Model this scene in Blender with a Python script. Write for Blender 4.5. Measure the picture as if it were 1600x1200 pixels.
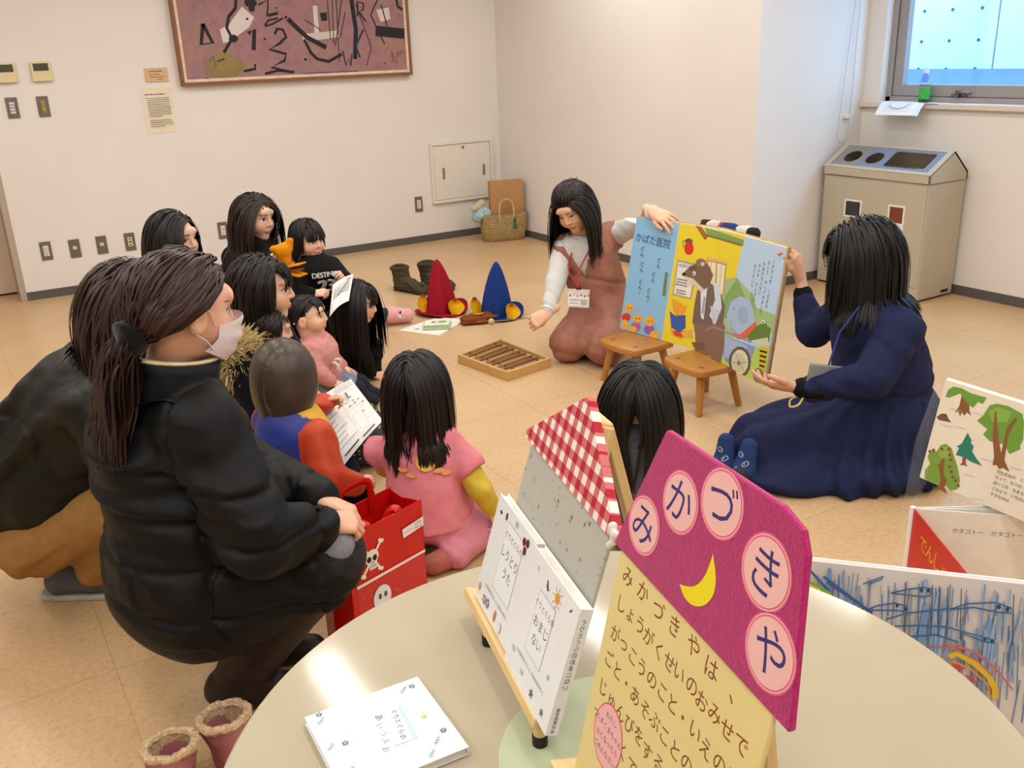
import bpy, bmesh, math, random
import numpy as np
from mathutils import Matrix, Vector
random.seed(7); RNG = np.random.default_rng(7)
sc = bpy.context.scene
for o in list(bpy.data.objects): bpy.data.objects.remove(o)
COL = sc.collection
def lin(h):
    if not isinstance(h, str): return tuple(h)[:3]
    c = [int(h[i:i+2], 16)/255 for i in (0, 2, 4)]
    return tuple(x/12.92 if x <= .04045 else ((x+.055)/1.055)**2.4 for x in c)
# ---------------------------------------------------------------- camera
YAW, PITCH, ROLL, FPX = math.radians(31.228), math.radians(19.754), math.radians(-2.191), 1446.3
fw = np.array([math.sin(YAW)*math.cos(PITCH), math.cos(YAW)*math.cos(PITCH), -math.sin(PITCH)])
r0 = np.array([math.cos(YAW), -math.sin(YAW), 0]); u0 = np.cross(r0, fw)
rt = r0*math.cos(ROLL)+u0*math.sin(ROLL); up = -r0*math.sin(ROLL)+u0*math.cos(ROLL)
cd = bpy.data.cameras.new('camera'); cam = bpy.data.objects.new('camera', cd); COL.objects.link(cam)
cam.matrix_world = Matrix(((rt[0], up[0], -fw[0], 0), (rt[1], up[1], -fw[1], 0), (rt[2], up[2], -fw[2], 1.5), (0, 0, 0, 1)))
cd.sensor_width = 36; cd.sensor_fit = 'HORIZONTAL'; cd.lens = FPX/1600*36; cd.clip_start = .02; cd.clip_end = 100
sc.camera = cam
# ---------------------------------------------------------------- world, exposure
w = bpy.data.worlds.new('sky'); sc.world = w; w.use_nodes = True
bg = w.node_tree.nodes['Background']; bg.inputs[0].default_value = (.36, .64, 1.0, 1); bg.inputs[1].default_value = 8.0
vs = sc.view_settings; vs.view_transform = 'Standard'; vs.look = 'None'; vs.gamma = 1; vs.exposure = 0.0; vs.use_curve_mapping = False
sc.cycles.use_denoising = True; sc.cycles.use_light_tree = False; sc.cycles.max_bounces = 5; sc.cycles.diffuse_bounces = 3; sc.cycles.glossy_bounces = 2; sc.cycles.transmission_bounces = 4; sc.cycles.use_adaptive_sampling = True; sc.cycles.adaptive_threshold = .04; sc.cycles.caustics_reflective = False; sc.cycles.caustics_refractive = False; sc.cycles.transparent_max_bounces = 12
LAMP_COLOR, LAMP_POWER = (1.0, .98, .94), 23.5
# ---------------------------------------------------------------- materials
def nodes(name):
    m = bpy.data.materials.new(name); m.use_nodes = True
    nt = m.node_tree; b = nt.nodes['Principled BSDF']; return m, nt, b
def nd(nt, t, **kw):
    n = nt.nodes.new(t)
    for k, v in kw.items(): setattr(n, k, v)
    return n
def ramp(nt, fac, stops):
    r = nd(nt, 'ShaderNodeValToRGB'); e = r.color_ramp.elements
    while len(e) < len(stops): e.new(.5)
    for i, (p, c) in enumerate(stops): e[i].position = p; e[i].color = (*lin(c), 1)
    nt.links.new(fac, r.inputs[0]); return r.outputs[0]
def coords(nt, scale=(1, 1, 1), kind='Object'):
    tc = nd(nt, 'ShaderNodeTexCoord'); mp = nd(nt, 'ShaderNodeMapping'); mp.inputs['Scale'].default_value = scale
    nt.links.new(tc.outputs[kind], mp.inputs[0]); return mp.outputs[0]
def noise(nt, vec, scale, detail=2, rough=.6):
    n = nd(nt, 'ShaderNodeTexNoise'); n.inputs['Scale'].default_value = scale; n.inputs['Detail'].default_value = detail; n.inputs['Roughness'].default_value = rough
    nt.links.new(vec, n.inputs[0]); return n.outputs[0]
def bump(nt, b, h, strength=.3, dist=.002):
    n = nd(nt, 'ShaderNodeBump'); n.inputs['Strength'].default_value = strength; n.inputs['Distance'].default_value = dist
    nt.links.new(h, n.inputs['Height']); nt.links.new(n.outputs[0], b.inputs['Normal'])
def mat(name, col, rough=.6, spec=.5, var=.08, nscale=30, bmp=0, bscale=200, bdist=.001, metal=0, stretch=(1, 1, 1), sheen=0, coat=0, trans=0, alpha=1, ior=1.45):
    """plain procedural material: a colour broken up by noise, fine bump"""
    m, nt, b = nodes(name); c = lin(col); v = coords(nt, stretch)
    if var:
        n = noise(nt, v, nscale)
        lo = tuple(max(0, x*(1-var*1.6)) for x in c); hi = tuple(min(1, x*(1+var*1.6)) for x in c)
        nt.links.new(ramp(nt, n, [(.3, lo), (.7, hi)]), b.inputs['Base Color'])
    else: b.inputs['Base Color'].default_value = (*c, 1)
    b.inputs['Roughness'].default_value = rough; b.inputs['Specular IOR Level'].default_value = spec; b.inputs['Metallic'].default_value = metal
    b.inputs['IOR'].default_value = ior; b.inputs['Transmission Weight'].default_value = trans; b.inputs['Alpha'].default_value = alpha
    if sheen: b.inputs['Sheen Weight'].default_value = sheen
    if coat: b.inputs['Coat Weight'].default_value = coat; b.inputs['Coat Roughness'].default_value = .1
    if bmp: bump(nt, b, noise(nt, v, bscale), bmp, bdist)
    return m
def vmat(name, rough=.6, spec=.4, bmp=0, bscale=300, bdist=.0006, stretch=(1, 1, 1), sss=0, sheen=0):
    """colour comes from the mesh's own colour attribute (print, dyed parts, skin)"""
    m, nt, b = nodes(name); a = nd(nt, 'ShaderNodeVertexColor', layer_name='Col')
    nt.links.new(a.outputs[0], b.inputs['Base Color'])
    b.inputs['Roughness'].default_value = rough; b.inputs['Specular IOR Level'].default_value = spec
    if sss: b.inputs['Subsurface Weight'].default_value = sss; b.inputs['Subsurface Radius'].default_value = (1, .35, .2); b.inputs['Subsurface Scale'].default_value = .006
    if sheen: b.inputs['Sheen Weight'].default_value = sheen
    if bmp: bump(nt, b, noise(nt, coords(nt, stretch), bscale), bmp, bdist)
    return m
def wood(name, light, dark, scale=6, axis=0, rough=.45):
    m, nt, b = nodes(name); s = [18, 18, 18]; s[axis] = 1.5
    v = coords(nt, tuple(s)); n = noise(nt, v, scale, 6, .65)
    nt.links.new(ramp(nt, n, [(.25, dark), (.5, light), (.8, light)]), b.inputs['Base Color']); b.inputs['Roughness'].default_value = rough
    bump(nt, b, n, .08, .001); return m
def cork():
    m, nt, b = nodes('cork'); v = coords(nt, kind='Object')
    geo = nd(nt, 'ShaderNodeNewGeometry'); P = geo.outputs['Position']
    n1 = noise(nt, P, 2.2, 1); n2 = noise(nt, P, 60, 3, .75); n3 = noise(nt, P, 330, 1, .7)
    c1 = ramp(nt, n1, [(.3, 'c6a47b'), (.7, 'd3b389')]); c2 = ramp(nt, n2, [(.32, 'a27a52'), (.47, 'cca87b'), (.65, 'dfbf95')])
    mx = nd(nt, 'ShaderNodeMix', data_type='RGBA'); mx.inputs[0].default_value = .42; nt.links.new(c1, mx.inputs[6]); nt.links.new(c2, mx.inputs[7])
    c3 = ramp(nt, n3, [(.33, '8e683f'), (.5, 'd2aa7a'), (.7, 'e8c99c')])
    m2 = nd(nt, 'ShaderNodeMix', data_type='RGBA'); m2.inputs[0].default_value = .22; nt.links.new(mx.outputs[2], m2.inputs[6]); nt.links.new(c3, m2.inputs[7])
    nt.links.new(m2.outputs[2], b.inputs['Base Color'])
    b.inputs['Roughness'].default_value = .34; b.inputs['Specular IOR Level'].default_value = .5
    return m
def gingham():
    m, nt, b = nodes('gingham_cloth'); v = coords(nt)
    sep = nd(nt, 'ShaderNodeSeparateXYZ'); nt.links.new(v, sep.inputs[0]); outs = []
    for ax in (0, 1):
        a = nd(nt, 'ShaderNodeMath', operation='MULTIPLY'); a.inputs[1].default_value = 1/.0255; nt.links.new(sep.outputs[ax], a.inputs[0])
        f = nd(nt, 'ShaderNodeMath', operation='FRACT'); nt.links.new(a.outputs[0], f.inputs[0])
        g = nd(nt, 'ShaderNodeMath', operation='GREATER_THAN'); g.inputs[1].default_value = .5; nt.links.new(f.outputs[0], g.inputs[0]); outs.append(g.outputs[0])
    s = nd(nt, 'ShaderNodeMath', operation='ADD'); nt.links.new(outs[0], s.inputs[0]); nt.links.new(outs[1], s.inputs[1])
    h = nd(nt, 'ShaderNodeMath', operation='MULTIPLY'); h.inputs[1].default_value = .5; nt.links.new(s.outputs[0], h.inputs[0])
    c = ramp(nt, h.outputs[0], [(0, 'efe6e0'), (.5, 'cf6f74'), (1, 'b3202c')]); nt.links.new(c, b.inputs['Base Color'])
    b.inputs['Roughness'].default_value = .9; bump(nt, b, noise(nt, v, 900), .4, .0006); return m
def speckle(name, base, spot, scale, lo=.36):
    m, nt, b = nodes(name); v = coords(nt); n = noise(nt, v, scale, 5, .65)
    nt.links.new(ramp(nt, n, [(lo-.06, spot), (lo+.03, base), (.8, base)]), b.inputs['Base Color']); b.inputs['Roughness'].default_value = .85
    bump(nt, b, noise(nt, v, scale*6), .4, .0008); return m
def emit(name, col, s):
    m, nt, b = nodes(name); b.inputs['Base Color'].default_value = (*col, 1); b.inputs['Emission Color'].default_value = (*col, 1); b.inputs['Emission Strength'].default_value = s; return m
PRINT = vmat('printed_ink', .55, .3)
# ---------------------------------------------------------------- objects
def tag(o, label=None, cat=None, group=None, kind=None):
    if label: o['label'] = label
    if cat: o['category'] = cat
    if group: o['group'] = group
    if kind: o['kind'] = kind
    return o
def thing(name, label, cat, loc=(0, 0, 0), rotz=0, group=None, M=None):
    o = bpy.data.objects.new(name, None); COL.objects.link(o); o.empty_display_size = .05
    if M is not None: o.matrix_world = M
    else: o.location = loc; o.rotation_euler = (0, 0, rotz)
    return tag(o, label, cat, group)
def mk(name, V, F, m, parent=None, smooth=False, cols=None, angle=None, M=None):
    me = bpy.data.meshes.new(name)
    V = np.asarray(V, float)
    if isinstance(F, np.ndarray):
        n = len(F); k = F.shape[1]
        me.vertices.add(len(V)); me.vertices.foreach_set('co', V.astype(np.float32).ravel())
        me.loops.add(n*k); me.loops.foreach_set('vertex_index', F.astype(np.int32).ravel())
        me.polygons.add(n); me.polygons.foreach_set('loop_start', np.arange(0, n*k, k, dtype=np.int32))
        me.update(calc_edges=True); me.validate()
    else:
        me.from_pydata([tuple(v) for v in V], [], F); me.update()
    if cols is not None:
        a = me.color_attributes.new('Col', 'FLOAT_COLOR', 'POINT' if len(cols) == len(V) else 'CORNER')
        if len(cols) == len(V): arr = np.ones((len(V), 4), np.float32); arr[:, :3] = cols
        else:
            arr = np.ones((len(me.loops), 4), np.float32); tot = np.empty(len(me.polygons), np.int32); me.polygons.foreach_get('loop_total', tot); arr[:, :3] = np.repeat(np.asarray(cols), tot, axis=0)
        a.data.foreach_set('color', arr.ravel())
    me.materials.append(m)
    if smooth: me.polygons.foreach_set('use_smooth', np.ones(len(me.polygons), bool)); me.update()
    if angle: me.set_sharp_from_angle(angle=math.radians(angle))
    o = bpy.data.objects.new(name, me); COL.objects.link(o)
    if parent: o.parent = parent
    if M is not None: o.matrix_local = M
    return o
def rotM(ax, deg): return Matrix.Rotation(math.radians(deg), 4, ax)
def T(x, y, z): return Matrix.Translation((x, y, z))
def frameM(o, u, v):
    """matrix whose x axis is u, y axis v, z their normal, at o"""
    u = Vector(u).normalized(); v = Vector(v); v = (v-u*v.dot(u)).normalized(); n = u.cross(v)
    return Matrix(((u.x, v.x, n.x, o[0]), (u.y, v.y, n.y, o[1]), (u.z, v.z, n.z, o[2]), (0, 0, 0, 1)))
class MB:
    """collects shapes into one mesh"""
    def __init__(s): s.V = []; s.F = []; s.C = []
    def add(s, V, F, col=None, M=None):
        if M is not None: V = [tuple(M @ Vector(v)) for v in V]
        k = len(s.V); s.V += [tuple(v) for v in V]; s.F += [tuple(i+k for i in f) for f in F]; s.C += [lin(col) if col else (1, 1, 1)]*len(F); return s
    def bm(s, b, col=None, M=None):
        b.verts.index_update(); s.add([v.co[:] for v in b.verts], [[v.index for v in f.verts] for f in b.faces], col, M); b.free(); return s
    def box(s, x0, x1, y0, y1, z0, z1, bev=0, col=None, M=None, seg=1):
        b = bmesh.new(); bmesh.ops.create_cube(b, size=1)
        for v in b.verts: v.co = ((x0+x1)/2+v.co.x*(x1-x0), (y0+y1)/2+v.co.y*(y1-y0), (z0+z1)/2+v.co.z*(z1-z0))
        if bev: bmesh.ops.bevel(b, geom=b.edges[:], offset=bev, segments=seg, profile=.5, affect='EDGES')
        return s.bm(b, col, M)
    def prism(s, poly, z0, z1, bev=0, col=None, M=None, seg=1):
        b = bmesh.new(); vs = [b.verts.new((x, y, z0)) for x, y in poly]; f = b.faces.new(vs)
        r = bmesh.ops.extrude_face_region(b, geom=[f]); bmesh.ops.translate(b, vec=(0, 0, z1-z0), verts=[g for g in r['geom'] if isinstance(g, bmesh.types.BMVert)])
        bmesh.ops.recalc_face_normals(b, faces=b.faces)
        if bev: bmesh.ops.bevel(b, geom=[e for e in b.edges if abs(e.verts[0].co.z-e.verts[1].co.z) < 1e-7], offset=bev, segments=seg, profile=.5, affect='EDGES')
        return s.bm(b, col, M)
    def tube(s, pts, rad, n=8, col=None, M=None, closed=False, flat=None):
        P = [Vector(p) for p in pts]; m = len(P); R = rad if hasattr(rad, '__len__') else [rad]*m; V = []; F = []
        t0 = (P[1]-P[0]).normalized(); a = Vector((0, 0, 1)) if abs(t0.z) < .9 else Vector((1, 0, 0)); nx = t0.cross(a).normalized()
        for i in range(m):
            t = (P[(i+1) % m]-P[i-1]) if closed else (P[min(i+1, m-1)]-P[max(i-1, 0)]); t.normalize()
            nx = (nx-t*nx.dot(t)).normalized(); ny = t.cross(nx)
            for k in range(n):
                q = 2*math.pi*k/n; V.append(P[i]+(nx*math.cos(q)+ny*math.sin(q)*(flat or 1))*R[i])
        for i in range(m if closed else m-1):
            for k in range(n): j = (i+1) % m; F.append((i*n+k, i*n+(k+1) % n, j*n+(k+1) % n, j*n+k))
        if not closed: F += [tuple(range(n))[::-1], tuple((m-1)*n+k for k in range(n))]
        return s.add(V, F, col, M)
    def lathe(s, prof, n=24, col=None, M=None, sx=1, sy=1, caps=True):
        V = []; F = []
        for r, z in prof:
            for k in range(n): q = 2*math.pi*k/n; V.append((r*math.cos(q)*sx, r*math.sin(q)*sy, z))
        for i in range(len(prof)-1):
            for k in range(n): F.append((i*n+k, i*n+(k+1) % n, (i+1)*n+(k+1) % n, (i+1)*n+k))
        if caps and prof[0][0] > 1e-5: F.append(tuple(range(n))[::-1])
        if caps and prof[-1][0] > 1e-5: F.append(tuple((len(prof)-1)*n+k for k in range(n)))
        return s.add(V, F, col, M)
    def build(s, name, m, parent=None, smooth=True, angle=35, label=None, M=None, color=False):
        o = mk(name, s.V, s.F, m, parent, smooth, s.C if color else None, angle if smooth else None, M)
        if label: o['label'] = label
        return o
def spline(pts, n=8, closed=False):
    """Catmull-Rom through pts"""
    P = [np.array(p, float) for p in pts]; m = len(P); out = []
    for i in range(m if closed else m-1):
        if closed: a, b, c, d = P[i-1], P[i], P[(i+1) % m], P[(i+2) % m]
        else: a, b, c, d = P[max(i-1, 0)], P[i], P[i+1], P[min(i+2, m-1)]
        for k in range(n):
            t = k/n; out.append(.5*((2*b)+(c-a)*t+(2*a-5*b+4*c-d)*t*t+(3*b-a-3*c+d)*t**3))
    if not closed: out.append(P[-1])
    return [tuple(p) for p in out]
def rrect(x0, x1, y0, y1, r, n=5):
    out = []
    for cx, cy, a in ((x1-r, y1-r, 0), (x0+r, y1-r, 90), (x0+r, y0+r, 180), (x1-r, y0+r, 270)):
        for k in range(n+1): q = math.radians(a+90*k/n); out.append((cx+r*math.cos(q), cy+r*math.sin(q)))
    return out
# ---------------------------------------------------------------- print: flat coloured shapes and lettering
_gl = {}
def glyphs(txt):
    if txt not in _gl:
        c = bpy.data.curves.new('lettering', 'FONT'); c.body = txt; c.size = 1; c.resolution_u = 3
        o = bpy.data.objects.new('lettering', c); COL.objects.link(o)
        me = bpy.data.meshes.new_from_object(o.evaluated_get(bpy.context.evaluated_depsgraph_get()))
        V = [v.co[:2] for v in me.vertices]; F = [tuple(p.vertices) for p in me.polygons]
        bpy.data.objects.remove(o); bpy.data.curves.remove(c); bpy.data.meshes.remove(me); _gl[txt] = (V, F)
    return _gl[txt]
class Print:
    def __init__(s, fn=None, z0=.0003, dz=.00004): s.fn = fn or (lambda u, v, z: (u, v, z)); s.V = []; s.F = []; s.C = []; s.z = z0; s.dz = dz
    def _a(s, V, F, c):
        k = len(s.V); s.V += [s.fn(u, v, s.z) for u, v in V]; s.F += [tuple(i+k for i in f) for f in F]; s.C += [lin(c)]*len(F); s.z += s.dz
    def poly(s, P, c):
        a = sum(P[i-1][0]*P[i][1]-P[i][0]*P[i-1][1] for i in range(len(P)))
        P = P if a > 0 else P[::-1]
        if len(P) > 4:
            from mathutils.geometry import tessellate_polygon
            s._a(P, [t if (P[t[1]][0]-P[t[0]][0])*(P[t[2]][1]-P[t[0]][1])-(P[t[2]][0]-P[t[0]][0])*(P[t[1]][1]-P[t[0]][1]) > 0 else t[::-1] for t in tessellate_polygon([[Vector((x, y, 0)) for x, y in P]])], c)
        else: s._a(P, [tuple(range(len(P)))], c)
    def ell(s, x, y, rx, ry, c, n=16, rot=0, a0=0, a1=360):
        q = math.radians(rot); P = []
        for k in range(n): t = math.radians(a0+(a1-a0)*k/(n if a1-a0 == 360 else n-1)); X, Y = rx*math.cos(t), ry*math.sin(t); P.append((x+X*math.cos(q)-Y*math.sin(q), y+X*math.sin(q)+Y*math.cos(q)))
        s.poly(P, c)
    def line(s, P, w, c):
        P = [np.array(p, float) for p in P]; V = []; F = []
        for i, p in enumerate(P):
            d = P[min(i+1, len(P)-1)]-P[max(i-1, 0)]; d = d/(np.linalg.norm(d)+1e-9); n = np.array([-d[1], d[0]])*w/2; V += [tuple(p-n), tuple(p+n)]
        for i in range(len(P)-1): F.append((2*i, 2*i+2, 2*i+3, 2*i+1))
        s._a(V, F, c)
    def text(s, t, x, y, size, c, rot=0, align='c', sx=1):
        s.z -= s.dz*.98
        V, F = glyphs(t); xs = [v[0] for v in V]; w = (max(xs)+min(xs)) if V else 0; q = math.radians(rot)
        ox = {'c': -w/2, 'l': 0, 'r': -w}[align]
        s._a([(x+((vx+ox)*sx*math.cos(q)-(vy-.36)*math.sin(q))*size, y+((vx+ox)*sx*math.sin(q)+(vy-.36)*math.cos(q))*size) for vx, vy in V], F, c)
    def vtext(s, t, x, y, size, c, step=1.05):
        for i, ch in enumerate(t):
            if ch != ' ': s.text(ch, x, y-i*size*step, size, c)
    def scribble(s, x0, x1, y, h, c, seed=0, w=None):
        """a line of small print: rows of tiny dashes"""
        r = random.Random(seed); x = x0
        while x < x1:
            d = h*r.uniform(.5, 1.0); s.poly([(x, y), (x+d, y), (x+d, y+h*r.uniform(.5, 1)), (x, y+h)], c); x += d+h*r.uniform(.25, .6)
    def feat(s, items):
        for it in items:
            if it[0] == 'p': s.poly(list(it[2]), it[1])
            elif it[0] == 'l': s.line(it[3], it[2], it[1])
    def build(s, name, parent, M=None, m=None): return mk(name, s.V, s.F, m or PRINT, parent, False, s.C, M=M)

PAINT=[('p','8d7a4c',[(0.453,0.114),(0.433,0.076),(0.39,0.047),(0.33,0.032),(0.268,0.035),(0.215,0.054),(0.181,0.086),(0.173,0.125),(0.192,0.162),(0.234,0.191),(0.292,0.206),(0.354,0.204),(0.409,0.186),(0.444,0.153)]),('p','97804f',[(0.421,0.143),(0.408,0.117),(0.379,0.097),(0.339,0.087),(0.298,0.088),(0.262,0.102),(0.239,0.124),(0.234,0.15),(0.247,0.176),(0.276,0.196),(0.314,0.206),(0.356,0.205),(0.392,0.192),(0.415,0.17)]),('p','dcd2cc',[(0.495,0.515),(0.574,0.443),(0.53,0.378),(0.375,0.283),(0.328,0.277),(0.317,0.366),(0.385,0.397)]),('p','241f20',[(0.531,0.433),(0.53,0.429),(0.527,0.426),(0.523,0.425),(0.519,0.425),(0.515,0.426),(0.513,0.429),(0.512,0.433),(0.514,0.437),(0.517,0.44),(0.521,0.442),(0.525,0.442),(0.529,0.44),(0.531,0.437)]),('p','241f20',[(0.608,0.536),(0.602,0.524),(0.588,0.514),(0.569,0.509),(0.549,0.51),(0.532,0.515),(0.521,0.524),(0.518,0.536),(0.524,0.548),(0.538,0.557),(0.556,0.562),(0.576,0.562),(0.594,0.557),(0.605,0.547)]),('p','241f20',[(0.588,0.503),(0.585,0.493),(0.577,0.485),(0.567,0.48),(0.556,0.48),(0.547,0.485),(0.542,0.493),(0.541,0.504),(0.544,0.514),(0.552,0.522),(0.562,0.527),(0.573,0.527),(0.582,0.522),(0.587,0.514)]),('p','241f20',[(0.564,0.547),(0.561,0.537),(0.553,0.53),(0.543,0.526),(0.533,0.526),(0.524,0.53),(0.518,0.538),(0.517,0.547),(0.521,0.556),(0.528,0.564),(0.538,0.568),(0.549,0.568),(0.558,0.564),(0.563,0.556)]),('l','241f20',0.022,[(0.463,0.58),(0.447,0.504),(0.393,0.451),(0.368,0.376),(0.396,0.304),(0.325,0.213)]),('p','241f20',[(0.438,0.303),(0.433,0.292),(0.423,0.283),(0.409,0.278),(0.394,0.279),(0.382,0.284),(0.374,0.294),(0.372,0.305),(0.377,0.316),(0.388,0.325),(0.401,0.33),(0.416,0.33),(0.428,0.324),(0.436,0.315)]),('l','241f20',0.026,[(0.205,0.406),(0.255,0.279),(0.174,0.272),(0.205,0.406)]),('l','241f20',0.03,[(0.518,0.335),(0.564,0.361),(0.542,0.223)]),('l','241f20',0.02,[(0.711,0.325),(0.734,0.363),(0.776,0.357),(0.795,0.306),(0.74,0.262),(0.659,0.225),(0.78,0.188),(0.762,0.143),(0.657,0.101),(0.802,0.061)]),('l','241f20',0.018,[(0.603,0.057),(0.704,0.076),(0.828,0.06)]),('l','241f20',0.014,[(0.645,0.382),(0.707,0.397),(0.786,0.435)]),('l','241f20',0.014,[(0.645,0.387),(0.674,0.42),(0.749,0.435)]),('l','241f20',0.02,[(0.678,0.453),(0.753,0.469)]),('l','241f20',0.014,[(0.615,0.525),(0.691,0.557),(0.671,0.448)]),('l','241f20',0.018,[(0.448,0.081),(0.537,0.094),(0.539,0.128)]),('p','241f20',[(0.642,0.295),(0.641,0.292),(0.638,0.289),(0.634,0.288),(0.63,0.288),(0.627,0.289),(0.625,0.292),(0.625,0.296),(0.626,0.299),(0.629,0.302),(0.632,0.303),(0.636,0.303),(0.639,0.301),(0.641,0.299)]),('p','241f20',[(0.75,0.504),(0.749,0.501),(0.747,0.499),(0.744,0.497),(0.74,0.498),(0.738,0.499),(0.736,0.501),(0.736,0.504),(0.737,0.507),(0.739,0.509),(0.742,0.51),(0.745,0.51),(0.748,0.509),(0.75,0.507)]),('p','241f20',[(0.82,0.44),(0.818,0.436),(0.815,0.432),(0.81,0.43),(0.805,0.43),(0.801,0.432),(0.798,0.436),(0.797,0.44),(0.799,0.445),(0.803,0.448),(0.807,0.45),(0.812,0.45),(0.816,0.448),(0.819,0.444)]),('p','241f20',[(0.936,0.146),(0.934,0.141),(0.93,0.138),(0.926,0.136),(0.921,0.136),(0.916,0.138),(0.913,0.142),(0.913,0.146),(0.914,0.151),(0.918,0.154),(0.923,0.156),(0.928,0.156),(0.932,0.154),(0.935,0.15)]),('l','d8cfcb',0.034,[(1.04,0.516),(1.033,0.312)]),('l','cfc3bd',0.05,[(0.919,0.3),(1.035,0.304),(1.206,0.32)]),('l','241f20',0.034,[(0.822,0.429),(0.877,0.372),(0.957,0.297),(1.097,0.224)]),('l','241f20',0.022,[(0.93,0.286),(0.971,0.193),(1.017,0.145),(1.106,0.125),(1.217,0.174)]),('p','241f20',[(1.072,0.467),(1.128,0.47),(1.124,0.413),(1.079,0.41)]),('l','241f20',0.006,[(0.946,0.421),(1.066,0.351)]),('l','1d2233',0.034,[(1.331,0.577),(1.348,0.346),(1.32,0.135)]),('l','2a3350',0.016,[(1.409,0.345),(1.336,0.229),(1.362,0.145)]),('l','241f20',0.006,[(1.141,0.566),(1.136,0.281)]),('l','241f20',0.006,[(1.18,0.566),(1.16,0.257)]),('l','241f20',0.006,[(1.212,0.566),(1.191,0.116)]),('l','241f20',0.007,[(1.258,0.566),(1.17,0.234)]),('l','241f20',0.006,[(1.275,0.474),(1.216,0.29)]),('l','241f20',0.014,[(1.371,0.438),(1.381,0.542),(1.427,0.53),(1.422,0.484),(1.381,0.473),(1.434,0.403)]),('l','241f20',0.006,[(1.36,0.531),(1.422,0.344),(1.464,0.213),(1.411,0.084)]),('l','241f20',0.01,[(1.226,0.197),(1.242,0.09),(1.266,0.137),(1.282,0.089),(1.297,0.171)]),('p','d6cbc4',[(1.53,0.483),(1.635,0.5),(1.642,0.417),(1.556,0.395)]),('l','241f20',0.01,[(1.552,0.564),(1.48,0.449),(1.577,0.234)]),('l','241f20',0.01,[(1.575,0.518),(1.609,0.364)]),('l','241f20',0.075,[(1.51,0.333),(1.752,0.308)]),('l','241f20',0.02,[(1.703,0.564),(1.712,0.505),(1.766,0.481)]),('p','563a86',[(0.903,0.05),(1.339,0.051),(1.34,0.036),(0.901,0.036)]),('l','8c3b36',0.008,[(1.634,0.172),(1.663,0.092),(1.683,0.171),(1.729,0.175)]),('l','56706a',0.008,[(1.628,0.185),(1.635,0.1)]),('l','56706a',0.012,[(0.212,0.157),(0.245,0.188),(0.258,0.116)]),('p','8a3a34',[(1.577,0.094),(1.575,0.091),(1.572,0.089),(1.568,0.088),(1.564,0.088),(1.56,0.089),(1.558,0.092),(1.557,0.095),(1.558,0.098),(1.561,0.101),(1.565,0.102),(1.57,0.102),(1.573,0.1),(1.576,0.098)]),('l','241f20',0.008,[(0.27,0.154),(0.324,0.171)]),('l','241f20',0.01,[(0.162,0.034),(0.194,0.033)])]
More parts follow.
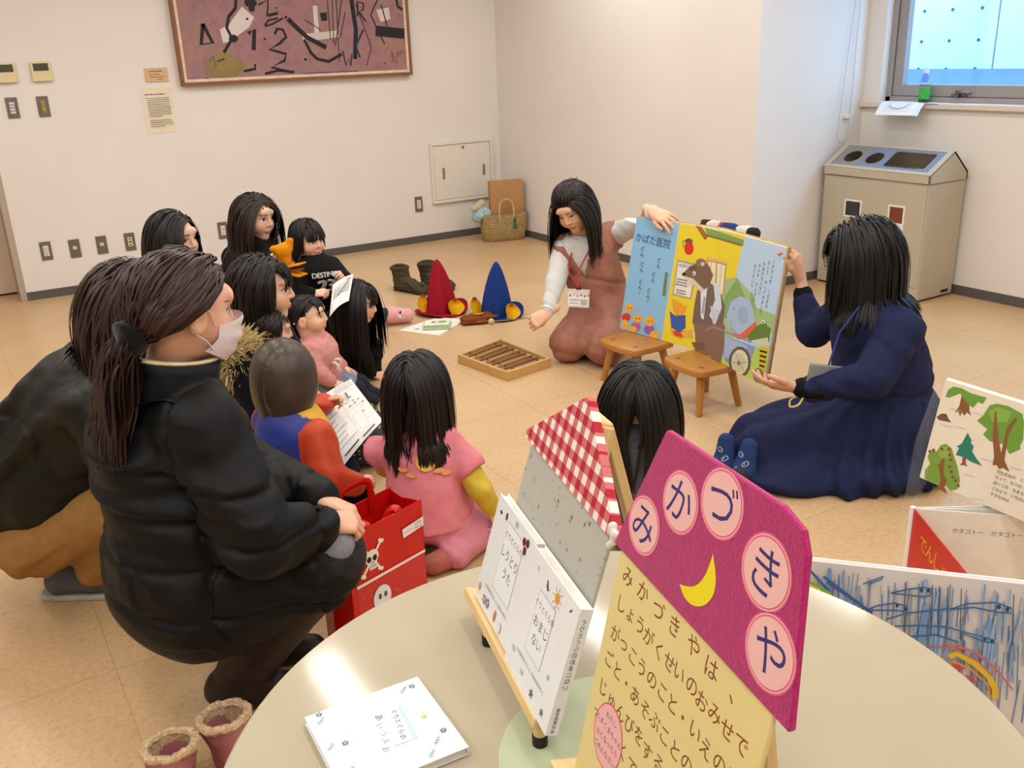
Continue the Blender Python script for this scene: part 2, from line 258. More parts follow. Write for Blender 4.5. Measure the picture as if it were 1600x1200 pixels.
BOOKL=[('p','e9d435',[(0.279,0.0),(0.281,0.544),(0.51,0.5366),(0.51,0.0)]),('p','8fc3ea',[(0.0,0.0),(0.0,0.545),(0.1847,0.545),(0.277,0.544),(0.276,0.0)]),('p','c5d94e',[(0.51,0.0),(0.4948,0.0),(0.463,0.015),(0.51,0.0286)]),('p','a86b3a',[(0.374,0.543),(0.408,0.542),(0.46,0.505),(0.442,0.485)]),('p','7fa35a',[(0.431,0.54),(0.493,0.534),(0.51,0.5316),(0.51,0.5013),(0.454,0.508)]),('p','8a6a40',[(0.442,0.513),(0.51,0.5061),(0.51,0.498),(0.446,0.505)]),('p','e3be72',[(0.466,0.419),(0.51,0.4159),(0.51,0.3988),(0.464,0.402)]),('p','c79a52',[(0.468,0.407),(0.51,0.4033),(0.51,0.2737),(0.488,0.277)]),('p','e9e4c8',[(0.481,0.4),(0.51,0.3967),(0.51,0.2695),(0.5,0.27)]),('l','c79a52',0.004,[(0.497,0.398),(0.511,0.272)]),('p','5d6a3a',[(0.373,0.473),(0.372,0.466),(0.367,0.461),(0.358,0.457),(0.348,0.456),(0.339,0.457),(0.332,0.461),(0.328,0.467),(0.329,0.473),(0.335,0.479),(0.343,0.483),(0.353,0.484),(0.363,0.482),(0.37,0.478)]),('p','d8342a',[(0.385,0.443),(0.385,0.43),(0.379,0.419),(0.369,0.412),(0.356,0.411),(0.344,0.415),(0.334,0.424),(0.329,0.436),(0.329,0.449),(0.335,0.461),(0.345,0.468),(0.357,0.469),(0.37,0.465),(0.379,0.456)]),('l','3c3c3c',0.004,[(0.325,0.44),(0.314,0.466),(0.341,0.477)]),('p','a9a48c',[(0.299,0.382),(0.424,0.379),(0.416,0.217),(0.3,0.218)]),('p','e9e7dc',[(0.307,0.373),(0.412,0.37),(0.407,0.225),(0.308,0.226)]),('p','e8a23a',[(0.303,0.202),(0.346,0.196),(0.384,0.181),(0.399,0.193),(0.394,0.157),(0.371,0.131),(0.335,0.133),(0.316,0.16)]),('p','e8a23a',[(0.317,0.081),(0.352,0.053),(0.412,0.039),(0.391,0.03),(0.331,0.04)]),('p','d2502c',[(0.337,0.058),(0.411,0.073),(0.412,0.043),(0.355,0.036)]),('p','3f5ea8',[(0.3,0.144),(0.336,0.129),(0.397,0.144),(0.409,0.086),(0.374,0.057),(0.324,0.073)]),('p','e9b23c',[(0.385,0.06),(0.432,0.085),(0.483,0.081),(0.456,0.046),(0.407,0.04)]),('p','f3ead2',[(0.454,0.084),(0.485,0.082),(0.464,0.052)]),('p','8a6a5a',[(0.445,0.132),(0.491,0.124),(0.51,0.1265),(0.51,0.0034),(0.484,0.02)]),('p','7c5c50',[(0.484,0.0),(0.454,0.03),(0.51,0.0422),(0.51,0.0032),(0.5018,-0.0)]),('p','77655f',[(0.439,0.191),(0.442,0.261),(0.482,0.31),(0.51,0.3026),(0.51,0.1239),(0.443,0.114)]),('p','dde6ee',[(0.465,0.256),(0.497,0.287),(0.504,0.143),(0.486,0.148)]),('p','94a9bd',[(0.484,0.242),(0.497,0.244),(0.5,0.16),(0.486,0.174)]),('p','7d6455',[(0.343,0.324),(0.372,0.354),(0.407,0.377),(0.425,0.401),(0.454,0.396),(0.49,0.38),(0.51,0.3531),(0.51,0.2985),(0.508,0.289),(0.463,0.264),(0.417,0.3),(0.364,0.309)]),('p','8d7262',[(0.467,0.392),(0.465,0.384),(0.459,0.377),(0.448,0.372),(0.436,0.371),(0.423,0.372),(0.414,0.377),(0.41,0.384),(0.411,0.392),(0.418,0.399),(0.429,0.404),(0.442,0.405),(0.454,0.404),(0.463,0.399)]),('p','d8cdb8',[(0.351,0.316),(0.409,0.312),(0.478,0.275),(0.508,0.289),(0.47,0.257),(0.426,0.284),(0.385,0.286)]),('p','221c1a',[(0.36,0.324),(0.36,0.321),(0.358,0.318),(0.354,0.316),(0.35,0.315),(0.345,0.316),(0.342,0.318),(0.34,0.321),(0.341,0.325),(0.343,0.328),(0.347,0.33),(0.351,0.331),(0.355,0.33),(0.359,0.328)]),('p','f4f0e6',[(0.42,0.337),(0.419,0.332),(0.417,0.328),(0.414,0.326),(0.409,0.325),(0.405,0.326),(0.402,0.33),(0.4,0.334),(0.4,0.338),(0.402,0.342),(0.406,0.345),(0.41,0.345),(0.414,0.344),(0.418,0.341)]),('p','201a18',[(0.412,0.334),(0.412,0.332),(0.411,0.33),(0.41,0.329),(0.408,0.328),(0.406,0.329),(0.404,0.331),(0.404,0.333),(0.404,0.335),(0.404,0.337),(0.406,0.338),(0.408,0.338),(0.41,0.338),(0.411,0.336)]),('p','d9cbb0',[(0.462,0.384),(0.461,0.381),(0.459,0.377),(0.455,0.375),(0.45,0.374),(0.445,0.375),(0.442,0.378),(0.44,0.381),(0.44,0.385),(0.443,0.388),(0.447,0.391),(0.452,0.391),(0.456,0.39),(0.46,0.388)]),('p','e2d9c6',[(0.406,0.281),(0.405,0.278),(0.402,0.275),(0.397,0.273),(0.391,0.272),(0.385,0.272),(0.381,0.274),(0.379,0.277),(0.38,0.28),(0.383,0.283),(0.388,0.285),(0.394,0.286),(0.4,0.285),(0.404,0.283)]),('p','d2462f',[(0.064,0.068),(0.063,0.059),(0.056,0.051),(0.045,0.045),(0.032,0.042),(0.018,0.044),(0.008,0.049),(0.004,0.057),(0.005,0.066),(0.012,0.074),(0.023,0.081),(0.037,0.083),(0.05,0.082),(0.059,0.076)]),('p','edb44b',[(0.075,0.117),(0.074,0.107),(0.067,0.098),(0.056,0.091),(0.042,0.089),(0.029,0.091),(0.019,0.097),(0.014,0.106),(0.015,0.116),(0.022,0.125),(0.033,0.131),(0.047,0.133),(0.06,0.131),(0.07,0.125)]),('p','edb44b',[(0.057,0.03),(0.057,0.019),(0.053,0.009),(0.045,0.002),(0.035,0.0),(0.024,0.003),(0.016,0.011),(0.011,0.021),(0.011,0.032),(0.016,0.042),(0.024,0.049),(0.034,0.051),(0.044,0.048),(0.052,0.04)]),('p','b46aa8',[(0.137,0.036),(0.136,0.026),(0.129,0.016),(0.117,0.009),(0.103,0.006),(0.089,0.008),(0.078,0.014),(0.073,0.024),(0.074,0.034),(0.081,0.044),(0.093,0.051),(0.107,0.054),(0.121,0.052),(0.132,0.046)]),('p','edb44b',[(0.138,0.078),(0.137,0.068),(0.131,0.059),(0.12,0.053),(0.107,0.05),(0.094,0.052),(0.084,0.058),(0.079,0.067),(0.08,0.076),(0.087,0.085),(0.098,0.092),(0.111,0.094),(0.124,0.092),(0.133,0.086)]),('p','edb44b',[(0.114,0.018),(0.113,0.011),(0.107,0.004),(0.0998,0.0),(0.072,0.0),(0.068,0.002),(0.064,0.008),(0.065,0.016),(0.071,0.023),(0.08,0.028),(0.091,0.03),(0.102,0.029),(0.11,0.025)]),('p','9a62b5',[(0.226,0.041),(0.225,0.03),(0.217,0.021),(0.205,0.014),(0.19,0.011),(0.176,0.012),(0.165,0.018),(0.159,0.027),(0.16,0.038),(0.168,0.048),(0.181,0.054),(0.196,0.058),(0.21,0.056),(0.221,0.05)]),('p','edb44b',[(0.219,0.08),(0.218,0.069),(0.211,0.059),(0.2,0.051),(0.186,0.049),(0.173,0.051),(0.162,0.058),(0.157,0.068),(0.158,0.079),(0.165,0.089),(0.176,0.096),(0.19,0.099),(0.203,0.097),(0.214,0.09)]),('p','edb44b',[(0.259,0.02),(0.258,0.01),(0.252,0.001),(0.2504,0.0),(0.207,0.0),(0.207,-0.0),(0.202,0.009),(0.203,0.019),(0.209,0.029),(0.219,0.035),(0.232,0.038),(0.244,0.036),(0.254,0.029)]),('p','7d5a2a',[(0.041,0.111),(0.041,0.109),(0.039,0.107),(0.037,0.106),(0.035,0.106),(0.033,0.106),(0.031,0.107),(0.031,0.109),(0.031,0.11),(0.032,0.112),(0.034,0.113),(0.036,0.113),(0.038,0.113),(0.04,0.112)]),('p','7d5a2a',[(0.062,0.113),(0.062,0.111),(0.061,0.109),(0.059,0.108),(0.057,0.108),(0.055,0.108),(0.053,0.109),(0.052,0.111),(0.053,0.112),(0.054,0.114),(0.056,0.115),(0.058,0.115),(0.06,0.115),(0.062,0.114)]),('p','7d5a2a',[(0.105,0.071),(0.105,0.07),(0.104,0.068),(0.102,0.067),(0.1,0.067),(0.098,0.067),(0.096,0.068),(0.095,0.07),(0.095,0.071),(0.097,0.073),(0.098,0.074),(0.101,0.074),(0.103,0.074),(0.104,0.073)]),('p','7d5a2a',[(0.125,0.073),(0.125,0.072),(0.124,0.07),(0.122,0.069),(0.12,0.069),(0.118,0.069),(0.116,0.07),(0.115,0.072),(0.116,0.073),(0.117,0.075),(0.118,0.076),(0.121,0.076),(0.123,0.076),(0.124,0.075)]),('p','7d5a2a',[(0.183,0.073),(0.183,0.071),(0.182,0.07),(0.18,0.069),(0.178,0.068),(0.176,0.069),(0.174,0.07),(0.174,0.071),(0.174,0.073),(0.175,0.074),(0.177,0.075),(0.179,0.075),(0.181,0.075),(0.182,0.074)]),('p','7d5a2a',[(0.205,0.075),(0.205,0.074),(0.204,0.072),(0.202,0.071),(0.2,0.071),(0.198,0.071),(0.197,0.072),(0.196,0.073),(0.196,0.075),(0.197,0.076),(0.199,0.077),(0.201,0.078),(0.203,0.078),(0.204,0.077)]),('p','6f8a55',[(0.238,0.317),(0.253,0.315),(0.26,0.208),(0.24,0.207)]),('@','kaba',(0.13,0.448)),('@','d1',(0.074,0.383)),('@','d2',(0.189,0.344)),('@','d3',(0.086,0.311)),('@','d4',(0.169,0.275)),('@','d5',(0.094,0.229)),('@','d6',(0.155,0.195)),('@','sign1',(0.353,0.36)),('@','sign2',(0.344,0.289)),('@','sign3',(0.357,0.255))]
BOOKR=[('p','e9d435',[(0.0,0.0),(0.0,0.5366),(0.1653,0.545),(0.2443,0.545),(0.27,0.213),(0.0235,0.0)]),('p','b9d3ec',[(0.2071,0.545),(0.5,0.545),(0.5,0.0),(0.4839,0.0),(0.174,0.073),(0.192,0.429)]),('p','a8bf8c',[(0.059,0.33),(0.193,0.373),(0.338,0.324),(0.39,0.242),(0.174,0.073)]),('p','84a96a',[(0.13,0.278),(0.202,0.371),(0.335,0.26),(0.142,0.182)]),('p','8cb070',[(0.304,0.269),(0.318,0.343),(0.394,0.251)]),('p','9fbf83',[(0.37,0.284),(0.5,0.285),(0.5,0.2121),(0.372,0.206)]),('p','c5d94e',[(0.0,0.0),(0.0,0.0297),(0.023,0.037),(0.202,0.031),(0.5,0.0251),(0.5,0.0137),(0.4927,0.0)]),('p','b3cf62',[(0.2236,0.0),(0.179,0.058),(0.5,0.1621),(0.5,0.0)]),('p','7fa35a',[(0.0,0.5325),(0.207,0.528),(0.207,0.502),(0.0,0.5027)]),('p','8a6a40',[(0.0,0.507),(0.198,0.509),(0.195,0.5),(0.0,0.4987)]),('p','e3be72',[(0.0,0.4184),(0.121,0.423),(0.12,0.406),(0.0,0.4016)]),('p','c79a52',[(0.0,0.4062),(0.106,0.41),(0.122,0.277),(-0.0,0.277)]),('p','e9e4c8',[(-0.0,0.3997),(0.022,0.4),(0.043,0.276),(0.0,0.2737)]),('p','e9e4c8',[(0.033,0.4),(0.096,0.402),(0.11,0.282),(0.058,0.278)]),('l','c79a52',0.004,[(0.065,0.402),(0.082,0.28)]),('p','7f9fd0',[(0.185,0.118),(0.407,0.133),(0.385,0.064),(0.215,0.014),(0.176,0.041)]),('p','a6b9dc',[(0.177,0.116),(0.354,0.122),(0.343,0.063),(0.195,0.029)]),('p','a9c0dd',[(0.167,0.204),(0.18,0.265),(0.243,0.303),(0.316,0.303),(0.355,0.265),(0.385,0.209),(0.343,0.159),(0.276,0.142),(0.195,0.162)]),('p','9ab2d2',[(0.324,0.242),(0.324,0.225),(0.318,0.21),(0.305,0.2),(0.288,0.196),(0.27,0.199),(0.256,0.209),(0.247,0.224),(0.247,0.24),(0.254,0.255),(0.267,0.266),(0.284,0.27),(0.301,0.266),(0.316,0.256)]),('l','7f96b8',0.005,[(0.201,0.245),(0.224,0.242)]),('l','7f96b8',0.005,[(0.2,0.196),(0.218,0.159),(0.258,0.153)]),('p','d9694a',[(0.202,0.139),(0.287,0.153),(0.379,0.231),(0.392,0.211),(0.345,0.152),(0.279,0.13)]),('p','64803c',[(0.337,0.158),(0.385,0.209),(0.444,0.243),(0.467,0.23),(0.488,0.228),(0.49,0.175),(0.427,0.158),(0.354,0.146)]),('p','cfd3ae',[(0.368,0.148),(0.479,0.191),(0.487,0.162),(0.431,0.147)]),('p','f0efe0',[(0.444,0.243),(0.443,0.24),(0.44,0.237),(0.436,0.234),(0.43,0.233),(0.425,0.233),(0.42,0.234),(0.418,0.237),(0.419,0.241),(0.421,0.244),(0.426,0.247),(0.432,0.248),(0.437,0.248),(0.441,0.246)]),('p','222222',[(0.437,0.241),(0.437,0.239),(0.436,0.238),(0.433,0.236),(0.431,0.236),(0.428,0.236),(0.426,0.237),(0.425,0.238),(0.425,0.24),(0.426,0.241),(0.429,0.243),(0.431,0.243),(0.434,0.243),(0.436,0.242)]),('p','d8b52c',[(0.433,0.14),(0.485,0.146),(0.492,0.052),(0.457,0.057)]),('l','2a2a20',0.008,[(0.439,0.126),(0.489,0.132)]),('l','2a2a20',0.008,[(0.445,0.108),(0.489,0.113)]),('l','2a2a20',0.008,[(0.447,0.089),(0.489,0.094)]),('l','2a2a20',0.008,[(0.452,0.071),(0.489,0.074)]),('p','6e7f50',[(0.492,0.04),(0.493,0.027),(0.486,0.014),(0.473,0.004),(0.461,0.0),(0.442,0.0),(0.442,0.0),(0.429,0.007),(0.422,0.019),(0.422,0.033),(0.429,0.046),(0.442,0.056),(0.457,0.06),(0.473,0.059),(0.485,0.052)]),('p','6b5848',[(0.393,0.066),(0.393,0.038),(0.378,0.01),(0.3651,0.0),(0.2493,0.0),(0.236,0.02),(0.236,0.05),(0.253,0.078),(0.281,0.099),(0.316,0.108),(0.351,0.105),(0.378,0.09)]),('p','d6d8cc',[(0.375,0.06),(0.375,0.038),(0.364,0.016),(0.343,-0.0),(0.343,0.0),(0.279,0.0),(0.268,0.006),(0.256,0.026),(0.256,0.05),(0.268,0.072),(0.289,0.088),(0.316,0.095),(0.342,0.092),(0.363,0.08)]),('p','c9cba0',[(0.359,0.052),(0.359,0.034),(0.351,0.017),(0.335,0.004),(0.321,0.0),(0.293,0.0),(0.293,-0.0),(0.276,0.009),(0.267,0.025),(0.267,0.043),(0.276,0.061),(0.292,0.074),(0.312,0.079),(0.333,0.077),(0.349,0.067)]),('p','7a7d78',[(0.323,0.041),(0.323,0.037),(0.32,0.033),(0.316,0.029),(0.311,0.028),(0.305,0.028),(0.301,0.03),(0.298,0.034),(0.298,0.039),(0.301,0.043),(0.305,0.046),(0.311,0.048),(0.316,0.048),(0.32,0.045)]),('l','8d8a80',0.003,[(0.266,0.074),(0.365,0.01)]),('l','8d8a80',0.003,[(0.265,0.025),(0.37,0.059)]),('p','8a6a5a',[(0.0,0.1287),(0.164,0.162),(0.182,0.075),(0.18,-0.0),(0.18,0.0),(0.094,0.0),(0.082,0.006),(0.0608,0.0),(0.0122,-0.0),(0.0,0.0036)]),('p','7c5c50',[(0.0,0.0439),(0.019,0.049),(0.044,0.021),(0.0,0.0036)]),('p','77655f',[(0.0,0.3064),(0.076,0.3),(0.141,0.239),(0.149,0.159),(0.0,0.1268)]),('p','cfdcea',[(0.021,0.322),(0.081,0.309),(0.121,0.227),(0.09,0.144),(0.033,0.172),(0.06,0.246)]),('p','c2d0de',[(0.028,0.214),(0.118,0.209),(0.075,0.14)]),('p','7d6455',[(0.0,0.3571),(0.014,0.346),(0.0,0.3015)]),('l','9b8fa8',0.006,[(0.021,0.101),(0.077,0.132),(0.376,0.144)]),('@','txt',(0.397,0.497))]
DRAW=[('l','3c6b9e',0.003,[(0.1421,0.2276),(0.1658,0.2368),(0.1925,0.2442),(0.2061,0.2435),(0.2055,0.2317),(0.1938,0.2275),(0.1421,0.2276)]),('l','3c6b9e',0.003,[(0.103,0.1911),(0.1224,0.2023),(0.1495,0.2103),(0.1711,0.207),(0.1703,0.1974),(0.1504,0.1975),(0.103,0.1911)]),('l','3c6b9e',0.003,[(0.2399,0.2111),(0.2625,0.2241),(0.3085,0.2325),(0.3336,0.2252),(0.3329,0.2169),(0.3128,0.2159),(0.2747,0.2191),(0.2399,0.2111)]),('l','3c6b9e',0.0025,[(0.2364,0.1788),(0.2903,0.1696),(0.3111,0.1659),(0.3115,0.1609),(0.2939,0.1617),(0.2607,0.1721)]),('l','3c6b9e',0.0025,[(0.095,0.238),(0.1189,0.2512),(0.1278,0.2557),(0.1251,0.2503),(0.1043,0.2392)]),('p','24446e',[(0.1935,0.2393),(0.1933,0.2375),(0.1926,0.236),(0.1915,0.2351),(0.1901,0.2349),(0.1889,0.2355),(0.1879,0.2368),(0.1875,0.2385),(0.1877,0.2403),(0.1884,0.2418),(0.1895,0.2427),(0.1909,0.2429),(0.1921,0.2422),(0.1931,0.241)]),('p','24446e',[(0.2042,0.24),(0.2041,0.2382),(0.2034,0.2367),(0.2022,0.2358),(0.2009,0.2356),(0.1997,0.2362),(0.1987,0.2375),(0.1983,0.2392),(0.1985,0.241),(0.1992,0.2425),(0.2003,0.2434),(0.2016,0.2436),(0.2029,0.2429),(0.2038,0.2417)]),('p','24446e',[(0.1562,0.2067),(0.156,0.2052),(0.1553,0.204),(0.1543,0.2032),(0.1531,0.203),(0.1519,0.2035),(0.1511,0.2046),(0.1507,0.206),(0.1509,0.2075),(0.1516,0.2088),(0.1526,0.2096),(0.1538,0.2097),(0.155,0.2092),(0.1558,0.2082)]),('p','24446e',[(0.1702,0.2025),(0.17,0.201),(0.1694,0.1997),(0.1683,0.1989),(0.1671,0.1988),(0.166,0.1993),(0.1652,0.2004),(0.1648,0.2018),(0.1649,0.2033),(0.1656,0.2045),(0.1666,0.2053),(0.1679,0.2055),(0.169,0.205),(0.1698,0.2039)]),('p','24446e',[(0.3166,0.2256),(0.3164,0.2237),(0.3157,0.2221),(0.3145,0.2212),(0.3131,0.221),(0.3118,0.2216),(0.3108,0.223),(0.3103,0.2248),(0.3105,0.2267),(0.3112,0.2283),(0.3124,0.2293),(0.3138,0.2294),(0.3151,0.2288),(0.3161,0.2274)]),('p','24446e',[(0.3298,0.2231),(0.3296,0.2212),(0.3289,0.2196),(0.3277,0.2186),(0.3263,0.2184),(0.325,0.2191),(0.324,0.2205),(0.3235,0.2223),(0.3237,0.2241),(0.3244,0.2257),(0.3256,0.2267),(0.327,0.2269),(0.3283,0.2262),(0.3293,0.2249)]),('p','24446e',[(0.2988,0.1658),(0.2987,0.1645),(0.2982,0.1633),(0.2973,0.1626),(0.2962,0.1625),(0.2953,0.1629),(0.2945,0.1639),(0.2942,0.1651),(0.2943,0.1665),(0.2949,0.1676),(0.2958,0.1683),(0.2968,0.1684),(0.2978,0.168),(0.2985,0.167)]),('p','24446e',[(0.3101,0.1637),(0.31,0.1624),(0.3094,0.1613),(0.3085,0.1606),(0.3075,0.1604),(0.3065,0.1609),(0.3058,0.1618),(0.3055,0.1631),(0.3056,0.1644),(0.3062,0.1655),(0.307,0.1662),(0.3081,0.1664),(0.309,0.1659),(0.3097,0.165)]),('l','3a5f9a',0.004,[(0.0286,0.2435),(0.1076,0.1918)]),('l','3a5f9a',0.004,[(0.0356,0.234),(0.1141,0.1875)]),('l','3a5f9a',0.004,[(0.0058,0.2511),(0.0433,0.2143)]),('l','3c6b9e',0.003,[(0.1525,0.1688),(0.1946,0.1763),(0.2364,0.1788)]),('l','3c6b9e',0.003,[(0.1364,0.1785),(0.1689,0.1949),(0.2397,0.2128)]),('l','3c6b9e',0.003,[(0.1781,0.1536),(0.2197,0.1629),(0.2562,0.1546)]),('l','7fae3a',0.008,[(0.0023,0.2299),(0.0238,0.2205),(0.0434,0.2116)]),('l','d9d240',0.006,[(0.0027,0.2247),(0.024,0.217)]),('l','d8b52c',0.01,[(0.2435,0.1258),(0.2548,0.1342),(0.2824,0.1215),(0.3075,0.1018),(0.3195,0.0802),(0.3209,0.0635)]),('l','cf8a3a',0.004,[(0.247,0.1196),(0.2774,0.1106),(0.3057,0.0881),(0.3134,0.0657)]),('p','c8483c',[(0.2468,0.1144),(0.2608,0.1149),(0.2678,0.1007),(0.257,0.1058)]),('p','c8483c',[(0.2696,0.0976),(0.2814,0.0978),(0.2928,0.0843),(0.279,0.0906)]),('l','c06a70',0.003,[(0.2032,0.1419),(0.2483,0.1417),(0.288,0.1257),(0.3133,0.1027)]),('l','c06a70',0.003,[(0.2329,0.1479),(0.2809,0.1414),(0.318,0.1168),(0.3469,0.0828)]),('l','c06a70',0.003,[(0.2506,0.1505),(0.293,0.1365),(0.3245,0.1078)])]
FOREST=[('p','8a5a34',[(0.0245,0.198),(0.0324,0.1968),(0.044,0.1828),(0.0488,0.1667),(0.0552,0.1575),(0.0446,0.1618),(0.0415,0.1531),(0.0342,0.1585),(0.0331,0.1493),(0.0267,0.1579),(0.0202,0.154),(0.0256,0.1682)]),('p','6f9a3c',[(-0.0082,0.1775),(-0.0067,0.1923),(0.0022,0.202),(0.0208,0.204),(0.0427,0.1999),(0.0755,0.2012),(0.0723,0.1874),(0.0611,0.1881),(0.0542,0.1737),(0.0415,0.1785),(0.0202,0.1932),(-0.0005,0.178)]),('p','7a5232',[(-0.0156,0.1324),(-0.0077,0.1422),(0.0033,0.1451),(0.0109,0.1367),(0.0189,0.1321),(0.0077,0.1302),(-0.0095,0.1282)]),('p','6f9a3c',[(0.0787,0.1658),(0.0863,0.189),(0.0985,0.1962),(0.1224,0.1985),(0.1516,0.1926),(0.1592,0.1784),(0.1666,0.1473),(0.1634,0.1293),(0.1475,0.1133),(0.1366,0.1266),(0.1058,0.1227),(0.089,0.1308),(0.0944,0.1431),(0.0697,0.1524)]),('p','87ad4b',[(0.0868,0.1753),(0.1036,0.191),(0.1319,0.1897),(0.1279,0.1681),(0.1022,0.1596)]),('p','6f9a3c',[(0.1398,0.1277),(0.1607,0.1385),(0.167,0.1288),(0.1495,0.1123)]),('p','8a5a34',[(0.0988,0.1808),(0.102,0.1819),(0.1193,0.1377),(0.1333,0.1082),(0.1307,0.1587),(0.141,0.1825),(0.145,0.1804),(0.1375,0.1474),(0.1433,0.098),(0.1591,0.0798),(0.1443,0.0828),(0.1388,0.0773),(0.1317,0.0834),(0.1237,0.0803),(0.1223,0.0973),(0.108,0.1338)]),('p','2f7d68',[(0.0577,0.1237),(0.0709,0.1105),(0.068,0.1077),(0.0772,0.1021),(0.0766,0.0912),(0.0888,0.0815),(0.1046,0.0714),(0.0806,0.0714),(0.0647,0.0744),(0.046,0.073),(0.0491,0.0885),(0.0429,0.0899),(0.0519,0.0985)]),('p','8a5a34',[(0.0612,0.0732),(0.0681,0.0757),(0.0707,0.0641),(0.0767,0.0592),(0.069,0.0599),(0.0604,0.0566),(0.0634,0.0632)]),('p','7a9a3f',[(-0.0122,0.0481),(-0.0096,0.0602),(0.005,0.0655),(0.0088,0.0797),(0.0186,0.0868),(0.0334,0.0829),(0.0435,0.0685),(0.0562,0.0515),(0.069,0.0274),(0.0686,0.0091),(0.0558,0.0003),(0.0424,0.006),(0.0277,0.002),(0.0082,-0.0001),(-0.0055,0.0021),(-0.0098,0.0192),(-0.0022,0.0351)]),('p','8cab4c',[(0.0093,0.078),(0.0236,0.0831),(0.0347,0.0653),(0.0207,0.0528),(0.0106,0.0601)]),('p','8a5a34',[(0.0197,0.0561),(0.025,0.0581),(0.032,0.0277),(0.043,0.0172),(0.0416,0.002),(0.0507,-0.0091),(0.0301,-0.0063),(0.0274,-0.0037),(0.0295,0.012),(0.0174,0.0369),(0.0116,0.0402),(0.018,0.0415)]),('p','8c4632',[(0.032,0.0796),(0.0321,0.0782),(0.0315,0.0768),(0.0304,0.0758),(0.029,0.0753),(0.0276,0.0754),(0.0264,0.0761),(0.0257,0.0773),(0.0256,0.0787),(0.0262,0.08),(0.0273,0.081),(0.0287,0.0815),(0.0302,0.0814),(0.0313,0.0807)]),('p','8c4632',[(0.0369,0.0697),(0.0369,0.0683),(0.0364,0.0669),(0.0353,0.0659),(0.0339,0.0654),(0.0324,0.0655),(0.0312,0.0662),(0.0305,0.0674),(0.0305,0.0688),(0.0311,0.0701),(0.0322,0.0712),(0.0336,0.0717),(0.035,0.0716),(0.0362,0.0709)]),('p','8c4632',[(0.0422,0.0608),(0.0423,0.0594),(0.0417,0.058),(0.0406,0.057),(0.0392,0.0565),(0.0378,0.0566),(0.0366,0.0573),(0.0359,0.0584),(0.0359,0.0598),(0.0364,0.0612),(0.0375,0.0622),(0.0389,0.0627),(0.0404,0.0626),(0.0415,0.0619)]),('p','8c4632',[(0.0436,0.0467),(0.0437,0.0453),(0.0431,0.044),(0.042,0.0429),(0.0406,0.0424),(0.0392,0.0425),(0.038,0.0432),(0.0373,0.0444),(0.0373,0.0458),(0.0378,0.0471),(0.0389,0.0482),(0.0403,0.0487),(0.0418,0.0486),(0.043,0.0479)]),('p','8c4632',[(0.05,0.0382),(0.0501,0.0368),(0.0495,0.0355),(0.0484,0.0344),(0.047,0.0339),(0.0456,0.034),(0.0444,0.0347),(0.0437,0.0358),(0.0437,0.0372),(0.0442,0.0386),(0.0453,0.0397),(0.0467,0.0402),(0.0482,0.0401),(0.0493,0.0394)]),('p','8c4632',[(0.0564,0.0298),(0.0565,0.0284),(0.0559,0.027),(0.0548,0.026),(0.0534,0.0254),(0.052,0.0255),(0.0508,0.0262),(0.0501,0.0274),(0.0501,0.0288),(0.0506,0.0301),(0.0517,0.0312),(0.0531,0.0317),(0.0545,0.0316),(0.0557,0.0309)]),('p','8c4632',[(0.0635,0.0253),(0.0636,0.0239),(0.063,0.0225),(0.0619,0.0215),(0.0605,0.0209),(0.0591,0.021),(0.058,0.0217),(0.0573,0.0228),(0.0572,0.0242),(0.0578,0.0256),(0.0589,0.0266),(0.0602,0.0272),(0.0617,0.0271),(0.0628,0.0264)]),('p','8c4632',[(0.0715,0.0175),(0.0716,0.0161),(0.071,0.0148),(0.07,0.0137),(0.0686,0.0132),(0.0672,0.0133),(0.066,0.0139),(0.0654,0.0151),(0.0653,0.0165),(0.0658,0.0178),(0.0669,0.0189),(0.0683,0.0194),(0.0697,0.0194),(0.0709,0.0187)]),('p','8c4632',[(-0.0063,0.0614),(-0.0062,0.06),(-0.0069,0.0586),(-0.008,0.0575),(-0.0095,0.057),(-0.011,0.0571),(-0.0122,0.0578),(-0.0129,0.059),(-0.013,0.0604),(-0.0124,0.0618),(-0.0112,0.0629),(-0.0097,0.0634),(-0.0082,0.0633),(-0.007,0.0626)]),('p','8c4632',[(0.0002,0.0667),(0.0003,0.0653),(-0.0003,0.0639),(-0.0015,0.0628),(-0.0029,0.0623),(-0.0044,0.0624),(-0.0057,0.0631),(-0.0064,0.0643),(-0.0064,0.0658),(-0.0058,0.0671),(-0.0047,0.0682),(-0.0032,0.0687),(-0.0017,0.0686),(-0.0005,0.0679)]),('p','8c4632',[(0.0175,0.0755),(0.0176,0.0741),(0.017,0.0727),(0.0159,0.0717),(0.0145,0.0712),(0.013,0.0713),(0.0118,0.072),(0.0111,0.0732),(0.011,0.0746),(0.0116,0.0759),(0.0127,0.077),(0.0142,0.0775),(0.0156,0.0774),(0.0168,0.0766)]),('l','c9c9c0',0.0012,[(0.0053,0.1583),(0.0318,0.1602)]),('l','c9c9c0',0.0012,[(0.0566,0.1657),(0.0818,0.1675)]),('l','c9c9c0',0.0012,[(-0.0034,0.1211),(0.0234,0.1235)]),('l','c9c9c0',0.0012,[(0.0261,0.1273),(0.0522,0.1296)]),('l','c9c9c0',0.0012,[(0.0703,0.0424),(0.0956,0.0457)]),('l','c9c9c0',0.0012,[(0.0988,0.0851),(0.1233,0.0879)]),('l','c9c9c0',0.0012,[(0.1579,0.0897),(0.1811,0.0923)]),('l','c9c9c0',0.0012,[(0.1038,0.0053),(0.1285,0.0089)]),('l','c9c9c0',0.0012,[(0.1395,0.0689),(0.1632,0.0718)]),('l','c9c9c0',0.0012,[(0.0666,-0.01),(0.0921,-0.006)]),('@','t',(0.1498,0.052))]
